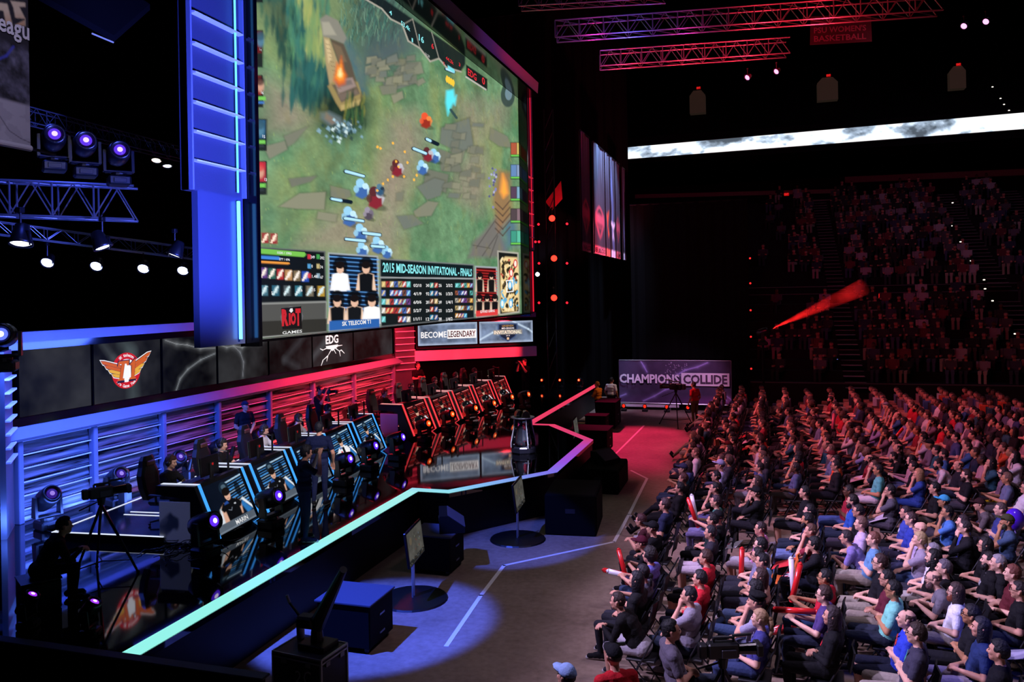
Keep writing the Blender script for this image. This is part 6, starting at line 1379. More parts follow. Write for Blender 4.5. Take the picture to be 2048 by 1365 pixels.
NEAR = [
(1267,1193,'#141316','L','#a8a2ac','S','short','#2a1c18',1,'forward',''),
(1276,1160,'#141418','L','#1c1c24','L','long','#15131a',1,'lap','poster'),
(1300,1141,'#4a4a58','S','#2a2a34','L','tied','#17131a',1,'stick','white'),
(1313,1110,'#5c58a0','S','#33405c','L','curly','#1c1618',1,'stick','red'),
(1388,1193,'#8a8494','S','#1e2636','L','short','#1c1820',1,'chin',''),
(1406,1150,'#b81c2c','L','#2c3044','L','short','#1e181c',1,'lap',''),
(1422,1112,'#b81c2c','S','#141418','S','short','#3c2620',1,'lap',''),
(1485,1166,'#0e0e12','S','#2c3c5c','L','curly','#141216',1,'legcross',''),
(1524,1150,'#b09080','S','#3c4a64','L','long','#3a2624',1,'lap','blue'),
(1524,1201,'#8c88a0','S','#4c5068','L','beret','#101014',1,'chin',''),
(1522,1230,'#3c3c7c','S','#2e3a60','L','pony','#a08060',0,'lap',''),
(1534,1117,'#6c94c8','S','#3c3c4c','L','short','#121016',1,'lap',''),
(1511,1104,'#74708c','S','#24242c','L','short','#1c1618',1,'clasp','glasses'),
(1650,1183,'#4a3870','S','#23283c','L','short','#3c2824',0,'stick','redflat glasses'),
(1666,1152,'#b81c34','S','#37507c','L','short','#141216',2,'stick','red glasses'),
(1670,1232,'#121216','L','#0f0f13','L','long','#33282c',1,'clasp','tie'),
(1763,1127,'#15151b','S','#8c8478','S','short','#3a2828',0,'lap','glasses'),
(1784,1152,'#5c2030','S','#a09488','L','short','#121016',1,'clasp','glasses'),
(1790,1178,'#7cc8b8','S','#262c3c','L','short','#101014',2,'crossed','glasses'),
(1860,1116,'#121216','S','#a09c98','S','long','#141216',0,'lap','beard'),
(1893,1137,'#16161c','S','#16161c','L','short','#5c5460',0,'lap',''),
(1905,1152,'#6c6874','S','#16161c','L','bald','#5c4444',0,'forward','glasses beard'),
(1914,1176,'#d8d8e4','S','#9c9490','L','long','#3c2e2c',0,'lap','glasses redbeard'),
(1815,1236,'#2c40b8','S','#1c2034','S','bald','#4c3830',0,'crossed','emblem'),
(1844,1269,'#3c3a4c','S','#8c847c','S','short','#30221e',0,'crossed','glasses print'),
(1932,1224,'#131318','S','#101016','S','short','#141218',2,'crossed','glasses'),
(1961,1255,'#20305c','S','#b0a4bc','S','long','#1c1c26',1,'lap',''),
(1953,1118,'#121216','S','#16161c','L','short','#1a1416',0,'lap','beard lanyard'),
(1992,1125,'#131317','S','#1a1a20','L','short','#8c8690',0,'lap',''),
(2031,1174,'#121216','S','#2c3450','L','short','#241c20',1,'lap','glasses'),
(2037,1147,'#5a2028','S','#1a1a22','L','short','#6c3c34',0,'lap',''),
(2005,1300,'#0e0e16','L','#0c0c12','L','short','#121218',1,'lap',''),
(1524,1052,'#c880b8','S','#b0aab4','S','short','#2c2022',1,'clasp','glasses'),
(1524,1091,'#7c7484','S','#24242e','L','short','#141216',0,'lap','glasses'),
(1607,1041,'#101014','L','#5c6c98','L','short','#141216',2,'lap','beard'),
(1638,1059,'#7c2434','S','#1c1c24','L','short','#54382e',1,'chin',''),
(1648,1086,'#121218','L','#1c2030','L','bowl','#0e0e12',1,'chin','glasses'),
(1694,1063,'#7c70ac','S','#2a3040','L','short','#282024',1,'forward',''),
(1722,1044,'#b8a8cc','S','#28344c','L','short','#6c5048',0,'lap',''),
(1757,1078,'#5c88b0','S','#9c9488','L','short','#6c4238',0,'crossed',''),
(1626,1020,'#24284c','S','#202838','L','short','#121014',0,'lap',''),
(1708,1002,'#2850a8','S','#1c2436','L','short','#1c1616',1,'lap','beard'),
(1700,978,'#8c1c30','S','#3c4c80','L','short','#1a1414',3,'crossed',''),
(1727,1019,'#14141a','S','#4c4658','L','short','#1e181c',1,'lap','glasses'),
(1669,932,'#141318','L','#1a1820','L','short','#1a1416',1,'lap','glasses'),
(1758,940,'#58a8a8','S','#d0c0cc','S','short','#161216',2,'lap','poster'),
(1612,986,'#121216','S','#24242c','S','short','#141214',1,'lap',''),
(1585,932,'#4c5478','S','#3a322c','L','short','#1a1416',3,'lap',''),
(1518,932,'#50587c','S','#8c8490','L','short','#241a1c',1,'lap',''),
(1521,961,'#1c1c22','S','#1c1c24','L','long','#3c2a28',1,'chin',''),
(1517,986,'#141418','L','#18181e','L','cap','#121216',1,'chin',''),
(1827,1037,'#2c3c98','S','#28283a','L','short','#3c2a2c',0,'lap','glasses'),
(1852,1058,'#a498b8','S','#2c3048','L','none','#000000',0,'lap','glasses'),
(1848,1081,'#8c8498','S','#3c5078','L','pony','#a8906c',0,'chin',''),
(1874,1102,'#c8c4d0','S','#2c2c38','L','short','#7c7884',0,'lap','glasses'),
(1896,1020,'#4878c0','S','#4c4640','L','short','#121014',2,'chin',''),
(1890,998,'#15151a','S','#3c3640','L','bluecap','#3c98c8',2,'clasp',''),
(1941,1055,'#16161c','L','#16161c','L','short','#241c22',0,'chin','glasses'),
(1930,1040,'#3444a0','S','#20222c','L','short','#2c2026',0,'lap',''),
(1974,1091,'#101014','S','#1a1a22','L','long','#161418',1,'lap','glasses'),
(2012,1042,'#3c5070','S','#1c1c26','L','cap','#3c3c28',2,'chin','beard'),
(1994,1017,'#343c78','S','#24242e','S','short','#4c3c3c',0,'crossed',''),
(2023,949,'#141318','L','#b0b024','L','cap','#15151a',1,'lap','stickred'),
(1938,949,'#121218','S','#3c3a44','L','short','#2c1c1c',0,'crossed','beard'),
(1872,977,'#121216','S','#4c4640','L','short','#101014',1,'lap',''),
(1849,945,'#28408c','S','#28408c','L','long','#a07858',1,'chin',''),
(1829,929,'#141216','S','#3c3038','L','short','#181216',1,'lap',''),
(1790,984,'#54505c','S','#4a4450','L','short','#1c181c',1,'chin','glasses'),
(1818,1020,'#3848a0','S','#3c3a44','L','short','#2c2228',1,'lap','lanyard'),
(1982,999,'#5c5458','S','#4c4448','L','cap','#2c1418',1,'forward',''),
(1355,952,'#18161a','L','#16161c','L','short','#4c2a28',1,'recline',''),
(1348,969,'#121216','L','#0c0c10','L','short','#121014',1,'recline',''),
(1322,1010,'#1e2440','S','#8c8898','S','short','#38262a',1,'lap',''),
(1263,1032,'#3c1820','S','#24222a','L','short','#3c1c20',1,'forward','glasses'),
(1290,1052,'#101016','L','#14141a','L','cap','#101016',1,'lap',''),
(1298,1076,'#141418','S','#1a1c28','S','cap','#4c1428',1,'forward',''),
(1435,931,'#a8a4cc','S','#2c2a34','L','cap','#8c8cb4',1,'lap',''),
(1422,950,'#1c1c26','S','#24242c','L','short','#18141a',1,'clasp','bag'),
(1440,977,'#141418','S','#54507c','L','short','#141216',1,'chin',''),
(1438,1001,'#38685c','S','#74709c','L','short','#33222a',1,'stick','red'),
(1432,1035,'#1c2c2c','S','#141418','L','short','#121014',1,'lap',''),
(1429,1061,'#2c2a34','L','#b8a8b4','S','short','#24222a',1,'clasp',''),
(1472,1032,'#15161c','L','#15161c','L','cap','#121218',1,'chin',''),
]
ROWV = lambda k: -1.75+.865*k
seats = []
for e in NEAR:
    p = onz(e[0], e[1], 1.22); k = max(0, round((p.x+1.75)/.865)); seats.append([k, p.y, ROWV(k)*.6+p.x*.4, e])
CT = ['#2a2a34', '#141418', '#141418', '#1c1c26', '#24283c', '#7c2430', '#b82838', '#3c4878', '#5c6484', '#8c8494', '#b4acc0', '#c8c4d0', '#4c4450', '#3c3038', '#6c5c70', '#285060', '#c85030', '#7c78a8', '#345a90', '#a07c88', '#18181e', '#1e1e28', '#503848']
CP = ['#1c2030', '#24242c', '#2c3448', '#3c4868', '#8c8478', '#a09890', '#1a1a20', '#4c4448']
prand = random.Random(21)
for k in range(13):
    v = ROWV(k); us = [s[1] for s in seats if s[0] == k]
    u = max(us)+.72 if us else max(11.2, 3.55*v+1.0)
    if k == 8: u = 17.9
    if k == 7: u = 21.0
    umax = 36.2 if k < 6 else 36.8
    while u < umax:
        if prand.random() > .05:
            hk = prand.choice(['short']*9+['long', 'long', 'cap', 'bald', 'curly', 'pony'])
            hc = prand.choice(['#161214', '#1c1618', '#241a1a', '#3a2824', '#4c342c', '#6c5044', '#121014'])
            if hk == 'cap': hc = prand.choice(['#141418', '#5c1820', '#30304c', '#7c7c90'])
            seats.append([k, u+prand.uniform(-.06, .06), v+prand.uniform(-.05, .08), (None, None, prand.choice(CT), 'L' if prand.random() < .2 else 'S', prand.choice(CP), 'S' if prand.random() < .3 else 'L', hk, hc, prand.choice([0, 0, 1, 1, 1, 2, 2, 3]), prand.choice(['lap', 'lap', 'crossed', 'clasp', 'chin', 'forward', 'recline', 'legcross', 'lap', 'stick']), prand.choice(['', '', '', 'glasses', 'beard']))])
        u += .70
seats.sort(key=lambda s: (s[0], s[1]))
def dist(s): return math.hypot(s[2], s[1])
cntr = {}
for s in seats: cntr[s[0]] = cntr.get(s[0], 0)+1; s.append(cntr[s[0]])
order = sorted(seats, key=dist); MAXP = 270
keep = set(id(s) for s in order[:MAXP]); rest_seats = [s for s in seats if id(s) not in keep]
# folding chair
def chair_parts():
    fr = MB()
    for s in (-1, 1):
        fr.tube((-.26, s*.22, .86), (.20, s*.21, 0), .012, n=5).tube((-.20, s*.20, 0), (.16, s*.20, .43), .012, n=5)
    fr.tube((-.12, -.2, .10), (-.12, .2, .10), .009, n=4); seat = MB().bbox((-.01, 0, .425), (.40, .42, .035), .012); bk = MB()
    bk.add([(-.27, -.22, .60), (-.245, 0, .60), (-.27, .22, .60), (-.33, -.22, .86), (-.30, 0, .88), (-.33, .22, .86), (-.29, -.22, .60), (-.265, 0, .60), (-.29, .22, .60), (-.35, -.22, .86), (-.32, 0, .88), (-.35, .22, .86)],
           [(0, 1, 4, 3), (1, 2, 5, 4), (6, 9, 10, 7), (7, 10, 11, 8), (0, 3, 9, 6), (2, 8, 11, 5), (3, 4, 10, 9), (4, 5, 11, 10), (0, 6, 7, 1), (1, 7, 8, 2)])
    return fr, seat, bk
m_ch = M('#101014', .5); m_chm = M('#2a2a30', .4, .6)
f_, s_, b_ = chair_parts(); ch_meshes = (f_.mesh('frame', m_chm), s_.mesh('seat', m_ch), b_.mesh('backrest', m_ch))
al = MB(); 
for q, k in ((f_, 1), (s_, 0), (b_, 0)): al.add(q.v, q.f, None, k)
ch_all = al.mesh('folding_chair', [m_ch, m_chm])
YAWN = {}
idx_far = 0
for n_, s in enumerate(order[:MAXP]):
    k, u, v, e, si = s; hi = n_ < 105
    x = v-.115 if e[9] not in ('forward',) else v+.12
    rz = PI-.10-.12*min(1, max(0, (22-u)/10))+prand.uniform(-.10, .10)
    row = ORD[k]; place = '%s row from stage, %s seat from near end' % (row, ORD[si-1])
    lab = '%s person in %s %s, %s' % (hairword(e[6], e[7]), colname(e[2]), 'top' if e[3] == 'L' else 'tee', place)
    sc = prand.uniform(.97, 1.03)
    o = person(lab, (x, u, 0), rz, e[9], e[2], e[4], e[8], e[6], e[7], e[3] == 'L', e[5] == 'L', e[10], hi, sc, prand.choice(['#1c1c20', '#24242c', '#8c8890', '#3c3c48', '#101014']), 'spectators on the arena floor')
    clab = 'black folding chair, %s row from stage, %s seat from near end' % (row, ORD[si-1])
    cl = (x, u, 0)
    if n_ < 45:
        c = thing('folding_chair', clab, 'chair', cl, PI-.08, 'folding chairs on the arena floor')
        for nm, me in zip(('frame', 'seat', 'backrest'), ch_meshes): link(nm, me, c)
    else:
        c = link('folding_chair', ch_all, loc=cl, rot=(0, 0, PI-.08)); tag(c, clab, 'chair', 'folding chairs on the arena floor')
    s.append(o)
# things spectators hold
def stick(lab, p, d, col, L_=.62, r=.042):
    t = thing('thunder_stick', lab, 'thunder stick', p, 0, 'inflated cheering sticks'); d = Vector(d).normalized(); a, b = -d*L_/2, d*L_/2
    MB().tube(a*.92, b*.92, r, r, 12).tube(b*.92, b, r, r*.55, 12).tube(a*.92, a, r, r*.55, 12).build('tube', M(col, .25), t, smooth=True)
    MB().tube(b, b*1.04, .012, n=6).build('valve', M(col, .4), t); return t
def sheet(lab, p, rz, w_, h_, col, tilt=.3, name='paper_sign', word=None, wc='#c03050'):
    t = thing(name, lab, 'sign', p, rz, 'paper signs among the seats'); R = rotm(y=tilt)
    MB().box((0, 0, 0), (w_, h_, .006), R=R).build('board', M(col, .8), t)
    if word:
        T = xf(t).to_3x3() @ R; text(word, xf(t) @ (R @ Vector((.06, h_*.36, .005))), h_*.72, w_*.4, T @ Vector((0, -1, 0)), T @ Vector((1, 0, 0)), M(wc, .7), t, bold=.02)
    return t
for (x, y, z, d, c, lab) in ((1246, 1134, .7, (-.3, .2, 1), '#d02428', 'red cheering stick standing before the curly-haired front row spectator'), (1240, 1148, .62, (-1, .1, .1), '#d02428', 'red cheering stick lying low at the front row edge'), (1250, 1152, .78, (-1, -.35, .32), '#dcd8e4', 'white cheering stick pointing left in the front row'),
    (1592, 1166, .95, (.25, .1, 1), '#d02428', 'long red cheering stick leaning up beside a printed sign'), (1585, 1156, .98, (-.05, .1, 1), '#dcd8e4', 'white cheering stick upright beside the long red one'), (1590, 1222, .86, (-1, .15, -.1), '#d02428', 'red cheering stick held flat across a lap, fourth row'),
    (1483, 1132, .8, (.05, 0, 1), '#d02428', 'short red cheering stick upright in the third row'), (1386, 1026, .95, (-.35, .1, 1), '#d02428', 'red cheering stick held up by the man in green'), (1389, 1020, .98, (-.2, .15, 1), '#dcd8e4', 'white cheering stick beside the red one, man in green'), (1667, 843, 2.0, (.1, .1, 1), '#d04050', 'small red stick raised by an arm in the far seats'), (1797, 868, 1.3, (.6, .1, .8), '#e03028', 'red stick tilted among the far red lit seats')):
    q = onz(x, y, z); stick(lab, q, d, c, .62 if y > 900 else .4)
for (x, y, z, rz, w_, h_, c, lab, wd) in ((1567, 1128, .66, 2.9, .36, .44, '#c02830', 'red folded sign with a white oval beside an orange chair', None), (1585, 1150, .60, 2.9, .30, .50, '#d8d4e0', 'white printed sign with red letters, fourth row', 'T1'), (1462, 1092, .66, 2.9, .34, .50, '#d8d4e0', 'white printed sign with red marks on a lap, third row', 'T1'), (1754, 1035, .66, 3.1, .36, .48, '#c8b8cc', 'pale square sign lying on a lap in the middle seats', None),
    (1717, 957, .68, 3.0, .4, .5, '#d8b8cc', 'pink lit sign before the man in teal', None), (1728, 985, .6, 3.0, .4, .5, '#c8b4d0', 'pale sign sloping below the man in teal', None), (1812, 1090, .68, 3.0, .3, .6, '#b8b4c4', 'long pale sign across a lap near the bald man', None), (1620, 905, 1.0, 3.0, .40, .5, '#8c8090', 'grey square sign held up in the middle seats', None), (1490, 872, .7, 3.0, .36, .6, '#c02830', 'red sign on the second row far seats', None), (1488, 885, .66, 3.0, .34, .6, '#c8a8bc', 'pale sign below the red one in second row', None), (1487, 899, .62, 3.0, .3, .5, '#c02830', 'lower red sign in the second row', None), (1400, 958, .75, 3., .3, .34, '#c03850', 'bright red bag held up in the second row', None), (2030, 1310, .8, 2.6, .3, .4, '#9c98b0', 'pale sheet at the lower right picture edge', None), (1560, 1260, .3, 2.9, .5, .4, '#b01c28', 'red sign with white letters leaning by a chair leg', 'SK')):
    q = onz(x, y, z); sheet(lab, q, rz, w_, h_, c, .35 if 'held' not in lab else 1.2, word=wd, wc='#c03050' if c != '#b01c28' else '#f0e8f0')
q = onz(1556, 1140, .6); t = thing('orange_chair', 'single orange folding chair in the fourth row', 'chair', (q.x, q.y, 0), PI-.1)
for nm, me in zip(('frame', 'seat', 'backrest'), ch_meshes):
    c = link(nm, me, t); c.material_slots[0].link = 'OBJECT'; c.material_slots[0].material = M('#d0682c', .5) if nm != 'frame' else m_chm
q = onz(1243, 1222, 0); t = thing('drink_carton', 'white printed paper tray on the floor by front row feet', 'carton', q, .4)
MB().box((0, 0, .01), (.26, .18, .02)).build('tray', M('#d8d4dc', .7), t); MB().box((.1, .02, .07), (.02, .16, .12)).build('flap', M('#d8d4dc', .7), t)

q = onz(2030, 1045, 1.1); t = thing('balloon', 'shiny purple balloon among the seats at the right picture edge', 'balloon', q)
MB().ball((0, 0, .05), (.16, .16, .20), 18, 10).build('body', M('#4a20c0', .15), t, smooth=True); MB().tube((0, 0, -.20), (0, 0, -.15), .025, .008, 8).tube((0, 0, -.6), (0, 0, -.2), .004, n=4).build('string', M('#8070c0', .5), t)
# prints on some of the nearest shirts
def chest_print(px, py, kind, mat):
    b = min((s for s in seats if len(s) > 5), key=lambda s: (s[2]-onz(px, py, 1.22).x)**2+(s[1]-onz(px, py, 1.22).y)**2); o = b[5]; J, H = skeleton(b[3][9])
    c = J['chest']; up = Vector(J['neck']-J['waist']).normalized(); side = Vector((0, 1, 0)); fw = side.cross(up); rr = random.Random(px); mb = MB()
    if kind == 'blob':
        for k in range(9): q = Vector(c)+up*rr.uniform(-.06, .08)+side*rr.uniform(-.08, .08); d = (q-Vector(c)).dot(side); mb.box(q+fw*(.124-.35*d*d), (.004, rr.uniform(.02, .05), rr.uniform(.02, .06)), R=Matrix((fw, side, up)).transposed())
    elif kind == 'stripes':
        for sg in (-1, 1): mb.tube(Vector(c)+up*.12+side*sg*.075+fw*.08, Vector(c)-up*.1+side*sg*.03+fw*.126, .012, n=5)
    me = mb.mesh('shirt_print', mat); h = link('shirt_print', me, o); h['kind'] = 'stuff'
chest_print(1844, 1269, 'blob', M('#58c0a8', .8)); chest_print(1815, 1236, 'blob', M('#c83828', .8)); chest_print(1670, 1232, 'stripes', M('#c01c30', .7)); chest_print(1708, 1002, 'blob', M('#d8e0f0', .8)); chest_print(1905, 1152, 'blob', M('#26242c', .8)); chest_print(1522, 1230, 'blob', M('#c8c4e0', .8)); chest_print(1953, 1118, 'stripes', M('#c8c8d0', .7)); chest_print(1818, 1020, 'stripes', M('#d8d8e0', .7))
# --- players
near_ = near_w
for side in ('blue', 'red'):
    for k in range(5):
        q, phi = PL[side, k]; jac = side == 'blue' and k in (2, 3)
        person('player in %s and headset, at the %s %s lit desk' % ('white and blue jacket' if jac else 'black team shirt', near_[k].split(' ')[0], side), (q.x, q.y, RZ), phi+(.12 if side == 'blue' else 0), 'player', '#d8d8e4' if jac else '#111116' if side == 'blue' else '#131014', '#1a1a20', 0, 'bowl', ['#3c2018', '#141012', '#1c1414', '#301c14', '#141012'][k], jac or side == 'red', True, 'headset', True, .98, group='players at the desks', sleeve='#2c348c' if jac else None)
# --- standing figures on and off the stage
q = onz(610, 1083, 1.0); ph1 = person('photographer in dark navy clothes photographing on stage, nearest of two', (q.x, q.y, 1.0), .75, 'standcam', '#10142c', '#1c2440', 1, 'bowl', '#101018', False, True, '', True, 1.0)
q = onz(640, 1012, 1.0); ph2 = person('tall person in navy shirt seen from behind among the desks', (q.x, q.y, 1.0), 1.9, 'standback', '#10183c', '#20284c', 1, 'short', '#141420', False, True, '', True, 1.02)
q = onx(465, 840, -13.55); person('person in cap and black white jersey with clasped hands, before slats', (-13.0, q.y-.25, 1.0), -.35, 'stand', '#15151c', '#0c0c10', 1, 'cap', '#1c2440', False, True, '', True, 1.0)
q = onx(632, 830, -13.0); vc = person('cameraman in dark shirt aiming a video camera before red slats', (-12.9, q.y, 1.0), .15, 'standcam', '#1c1e2c', '#14141c', 1, 'short', '#1c1214', False, True, '', True, 1.0)
q = onz(836, 812, 1.0); person('person in black and white jersey with crossed arms behind red desks', (q.x, q.y, 1.0), -.5, 'standcross', '#181014', '#0c0a0e', 1, 'short', '#301c18', False, True, '', True, 1.0)
q = onz(1052, 802, 1.0); ph3 = person('dim photographer raising a camera at the dark wing end', (q.x, q.y, 1.0), -2.2, 'standcam', '#120c10', '#0c0a0e', 1, 'short', '#140c0e', False, True, '', True, 1.0)
q = Vector((-6.55, 33.2, 0)); person('person in orange jacket at the far end of the stage edge', (q.x, q.y, .0), 2.8, 'standcross', '#e07820', '#1c1416', 1, 'short', '#a06020', True, True, '', True, .98)
q = Vector((-6.25, 34.6, 0)); person('person in white shirt by the far end of the stage', (q.x, q.y, .0), 1.2, 'standback', '#dcd8e0', '#141418', 2, 'short', '#141014', False, True, '', True, 1.0)
person('person in red polo with lanyard standing before the slogan banner', (-2.61, 33.3, 0), PI-.6, 'standback', '#c01c24', '#6c5c44', 1, 'short', '#1a1214', False, True, '', True, 1.0)
q = onz(1373, 1257, 1.42); cm = person('cameraman in grey tee at a shoulder camera, bottom of the view', (q.x-.1, q.y, .19), .35, 'clasp', '#5c5664', '#2a3040', 1, 'short', '#0e0e12', False, True, '', True, 1.0)
t = thing('stool', 'dark stool under the cameraman in grey tee', 'stool', (q.x-.1, q.y, 0), .3)
MB().tube((0, 0, .58), (0, 0, .63), .18, n=18).build('seat', m_ch, t)
for k in range(4): a = PI/4+k*PI/2; MB().tube((.12*math.cos(a), .12*math.sin(a), .58), (.19*math.cos(a), .19*math.sin(a), 0), .014, n=6).build('leg', m_chm, t)
q = onz(1233, 1308, 1.55); person('person in red shirt and black cap seen from behind, bottom edge', (q.x, q.y-.05, 0), 2.2, 'stand', '#b01824', '#14141c', 1, 'cap', '#101016', False, True, '', True, .95)
q = onz(1140, 1352, 1.55); person('person in pale cap lit blue at the bottom edge', (q.x, q.y, 0), 2.6, 'standback', '#1c2448', '#14141c', 1, 'cap', '#8ca8d8', False, True, '', True, .95)
q = onz(78, 1215, 1.0); person('camera operator in black crouching on the dark near end of stage', (q.x, q.y, 1.0), 1.0, 'forward', '#0a0a0e', '#0a0a0e', 1, 'short', '#0c0c10', True, True, '', True, 1.0, sole='#d0d0d8')
t = thing('equipment_case', 'low black case under the crouching camera operator', 'case', (q.x, q.y, 1.0), 1.0); MB().bbox((0, 0, .21), (.5, .5, .42), .02).build('body', BLACK, t); MB().box((0, 0, .43), (.52, .52, .02)).build('lid', M('#121216', .4), t)
# cameras
def camera(lab, p, rz, s=1.0):
    t = thing('video_camera', lab, 'camera', p, rz); t.scale = (s,)*3
    MB().bbox((0, 0, 0), (.34, .13, .17), .02).build('body', M('#0f0f13', .4), t); MB().tube((.17, 0, 0), (.36, 0, 0), .055, .065, 14).build('lens', M('#08080c', .15), t)
    MB().tube((-.1, 0, .13), (.12, 0, .13), .018, n=8).tube((-.1, 0, .08), (-.1, 0, .13), .015, n=6).tube((.12, 0, .08), (.12, 0, .13), .015, n=6).build('handle', M('#15151a', .5), t)
    MB().bbox((.39, 0, 0), (.07, .17, .13), .012).build('matte_box', M('#0a0a0d', .6), t); MB().bbox((-.22, 0, 0), (.09, .11, .15), .015).build('battery', M('#131318', .5), t)
    MB().bbox((.0, .19, .0), (.14, .015, .10), .005, R=rotm(z=.3)).build('flip_screen', M('#101014', .3), t); MB().bbox((.05, -.075, -.02), (.16, .02, .09), .006).build('side_panel', M('#26262e', .35), t)
    MB().bbox((.02, .11, .06), (.12, .06, .08), .01).build('viewfinder', M('#121216', .4), t); MB().tube((.1, -.03, .16), (.3, -.03, .17), .017, n=8).build('microphone', M('#0c0c10', .6), t); return t
def tripod(lab, p, h, spread, rz=0):
    t = thing('camera_tripod', lab, 'tripod', p, rz)
    MB().tube((0, 0, h-.12), (0, 0, h), .05, .07, 10).build('head', DKMETAL, t); MB().tube((0, 0, h-.05), (-.55, .1, h-.28), .012, n=6).build('pan_handle', DKMETAL, t)
    for k in range(3):
        a = 2*PI*k/3+.4; MB().tube((0, 0, h-.12), (spread*math.cos(a), spread*math.sin(a), .02), .024, .018, 6).ball((spread*math.cos(a), spread*math.sin(a), .022), .03, 8, 4).build('leg', DKMETAL, t)
        MB().tube((0, 0, .22), (spread*.82*math.cos(a), spread*.82*math.sin(a), .22), .012, n=5).build('spreader', DKMETAL, t)
    return t
hd = lambda o, dx, dz: (xf(o) @ Vector((dx, 0, dz)))
for o, lab, s, dz in ((ph1, 'small black photo camera in the hands of the nearest photographer', .45, 1.60), (vc, 'black video camera on the shoulder of the red lit cameraman', .8, 1.56), (ph3, 'dim photo camera raised at the dark wing end', .5, 1.60)):
    camera(lab, hd(o, .27, dz), o.rotation_euler.z, s)
q = onz(205, 1150, 1.0); tripod('dark camera tripod on the near end of stage', (q.x, q.y, 1.0), 1.25, .55); camera('big black broadcast camera on the near stage tripod', (q.x, q.y, 2.33), 1.0, 1.05)
q = onz(1353, 852, 0); tripod('camera tripod standing before the slogan banner', (q.x, q.y, 0), 1.45, .75, .3); camera('broadcast camera on the tripod before the slogan banner', (q.x, q.y, 1.58), PI-.2, 1.5)
q = onz(1445, 1290, 1.2); tripod('camera tripod at the bottom beside the grey shirted cameraman', (q.x, q.y, 0), 1.05, .45, .2); camera('big black camera before the ponytailed spectator, bottom', (q.x, q.y, 1.14), .35, 1.1)

# --- the far crowd: too many and too dim to tell apart
crand = random.Random(4); cv, cf, cc = [], [], []
SK2 = ['#c89080', '#b88070', '#a87060', '#5c3c30']; CT2 = ['#a8a4b0', '#2a2a34', '#1c1c22', '#141418', '#1a1a22', '#2a2a34', '#1a1a20', '#3c3c58', '#5c2430', '#4c4c54', '#8c8490', '#24304c', '#5c5868', '#141418', '#70303c']
def lump(x, y, z, rz, cs, ck, cp, sc=1.0):
    co, si = math.cos(rz), math.sin(rz)
    def bx(c, d, col, tp=1):
        n = len(cv)
        for dz, t in ((-1, 1), (1, tp)):
            for dx, dy in ((-1, -1), (1, -1), (1, 1), (-1, 1)):
                px, py = c[0]+dx*d[0]/2*t, c[1]+dy*d[1]/2*t; cv.append((x+sc*(px*co-py*si), y+sc*(px*si+py*co), z+sc*(c[2]+dz*d[2]/2))); cc.append(col)
        cf.extend([(n+3, n+2, n+1, n), (n+4, n+5, n+6, n+7)]+[(n+i, n+(i+1) % 4, n+4+(i+1) % 4, n+4+i) for i in range(4)])
    def ball(c, r, col):
        n = len(cv); k_ = 8
        rings = [(-1, .0), (-.55, .8), (.1, 1.), (.65, .75), (1, 0)]
        for zz, rr in rings:
            for i in range(k_): a = 2*PI*i/k_; px, py = c[0]+r*.9*rr*math.cos(a), c[1]+r*.8*rr*math.sin(a); cv.append((x+sc*(px*co-py*si), y+sc*(px*si+py*co), z+sc*(c[2]+r*1.15*zz))); cc.append(col if zz < .3 else (.012, .009, .009))
        for l in range(4): cf.extend([(n+l*k_+i, n+l*k_+(i+1) % k_, n+(l+1)*k_+(i+1) % k_, n+(l+1)*k_+i) for i in range(k_)])
    bx((-.06, 0, .60), (.24, .34, .22), cs, 1.05); bx((-.10, 0, .86), (.24, .38, .32), cs, .88); bx((-.09, 0, 1.06), (.12, .13, .10), ck)
    ball((-.05, 0, 1.22), .115, ck)
    for s in (1, -1):
        bx((.20, s*.11, .52), (.46, .15, .15), cp); bx((.42, s*.11, .26), (.12, .11, .44), cp); bx((-.02, s*.235, .86), (.13, .10, .30), cs); bx((.12, s*.20, .70), (.28, .08, .08), ck)
for s in rest_seats:
    k, u, v, e = s[:4]; lump(v, u, 0, PI-.1, L(e[2]), L(SK2[e[8] if e[8] < 4 else 0]), L(e[4]))
for k in range(NR):
    z = Z0+k*RISE+(.55 if k >= 9 else 0); y = U0+k*RUN+(1.1 if k >= 9 else 0)
    x = .2
    while x < min(33, 3+.62*y+3):
        inais = any(a-.2 < x < b+.2 for a, b in AIS)
        dens = .66 if 2.0 < x else .15
        if k in (8,): dens *= .5
        if not inais and crand.random() < dens:
            lump(x+crand.uniform(-.08, .08), y+.45, z-.02, -PI/2+(-.35 if x > 0 else -.2)+crand.uniform(-.15, .15), L(crand.choice(CT2)), L(crand.choice(SK2)), L(crand.choice(CP)), crand.uniform(.95, 1.05))
        x += .60
me = bpy.data.meshes.new('seated_crowd'); me.from_pydata(cv, [], cf); a = me.color_attributes.new('Col', 'FLOAT_COLOR', 'POINT')
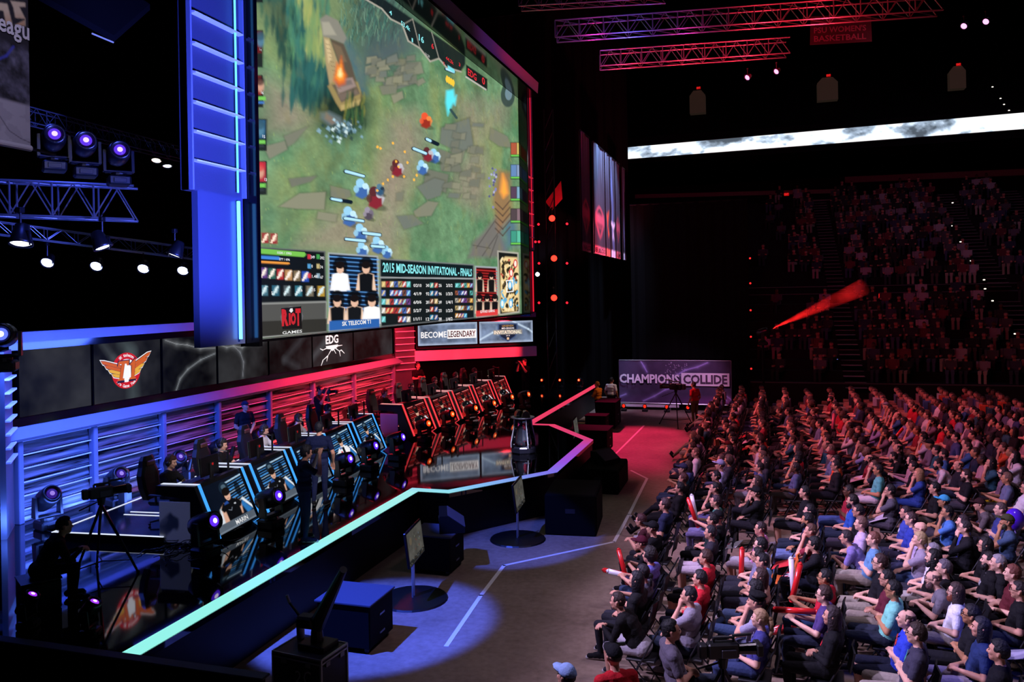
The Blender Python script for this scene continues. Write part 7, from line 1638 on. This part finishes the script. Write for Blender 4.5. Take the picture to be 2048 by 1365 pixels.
a.data.foreach_set('color', np.concatenate([np.array(cc), np.ones((len(cc), 1))], 1).astype(np.float32).ravel()); me.materials.append(MC(1, .85, False)); me.update()
tag(link('seated_crowd', me), 'dim crowd seated in the far stepped seating and the last floor seats', 'crowd', kind='stuff')
# aisle lamps, tiny white lights up the stairs
lampm = M('#ffffff', .4, emit=4, ecol='#fff0d8')
for i, (x, y) in enumerate(((1905, 406), (1895, 436), (1903, 452), (1908, 470), (1921, 484), (1932, 506), (1942, 522), (1954, 540), (1968, 560), (1970, 578), (1985, 602), (2003, 622), (2016, 645), (2030, 668), (1985, 174), (2001, 197), (2008, 209), (2018, 221))):
    p = ony(x, y, 56.8)
    if y > 300:          # on the stairs: where the sight line meets the seating slope
        Y = 39.5
        while Y < 61:
            k = (Y-U0)/RUN; sz = Z0+RISE*k+(.0 if k > 9 else 0)+.35; p = ony(x, y, Y)
            if p.z < sz: break
            Y += .05
    t = thing('aisle_lamp', 'tiny white stair light %s, %s counted from the top' % ('up the far right aisle' if y > 300 else 'high in the upper deck', ORD[i if y > 300 else i-14]), 'lamp', p, 0, 'stair lights in the far seats')
    MB().bbox((0, .03, 0), (.12, .06, .08), .02).build('housing', DKMETAL, t); MB().bbox((0, -.01, 0), (.10, .03, .05), .012).build('diffuser', lampm, t)
gsr = ((1666, 718, '#e03030', 'red'), (1673, 728, '#7a8cff', 'blue'), (1770, 637, '#4858ff', 'blue'), (1748, 750, '#ff2828', 'red'), (1704, 780, '#ff3030', 'red'), (1675, 793, '#6a80ff', 'blue'), (2015, 742, '#7890ff', 'pale blue'), (1511, 788, '#ff2818', 'red'), (1757, 596, '#ff2020', 'red'))
for i, (x, y, c, w_) in enumerate(gsr):
    p = ony(x, y, 41.5 if y > 700 else 47); t = thing('glow_stick', 'small %s glow stick waved among the dim far crowd, %s of nine' % (w_, ORD[i]), 'glow stick', p, 0, 'glow sticks in the far crowd')
    MB().tube((0, 0, -.02), (.05, 0, .22), .022, .022, 8).build('rod', M(c, .4, emit=1.6), t); MB().tube((0, 0, -.14), (0, 0, -.02), .018, n=6).build('grip', BLACK, t)
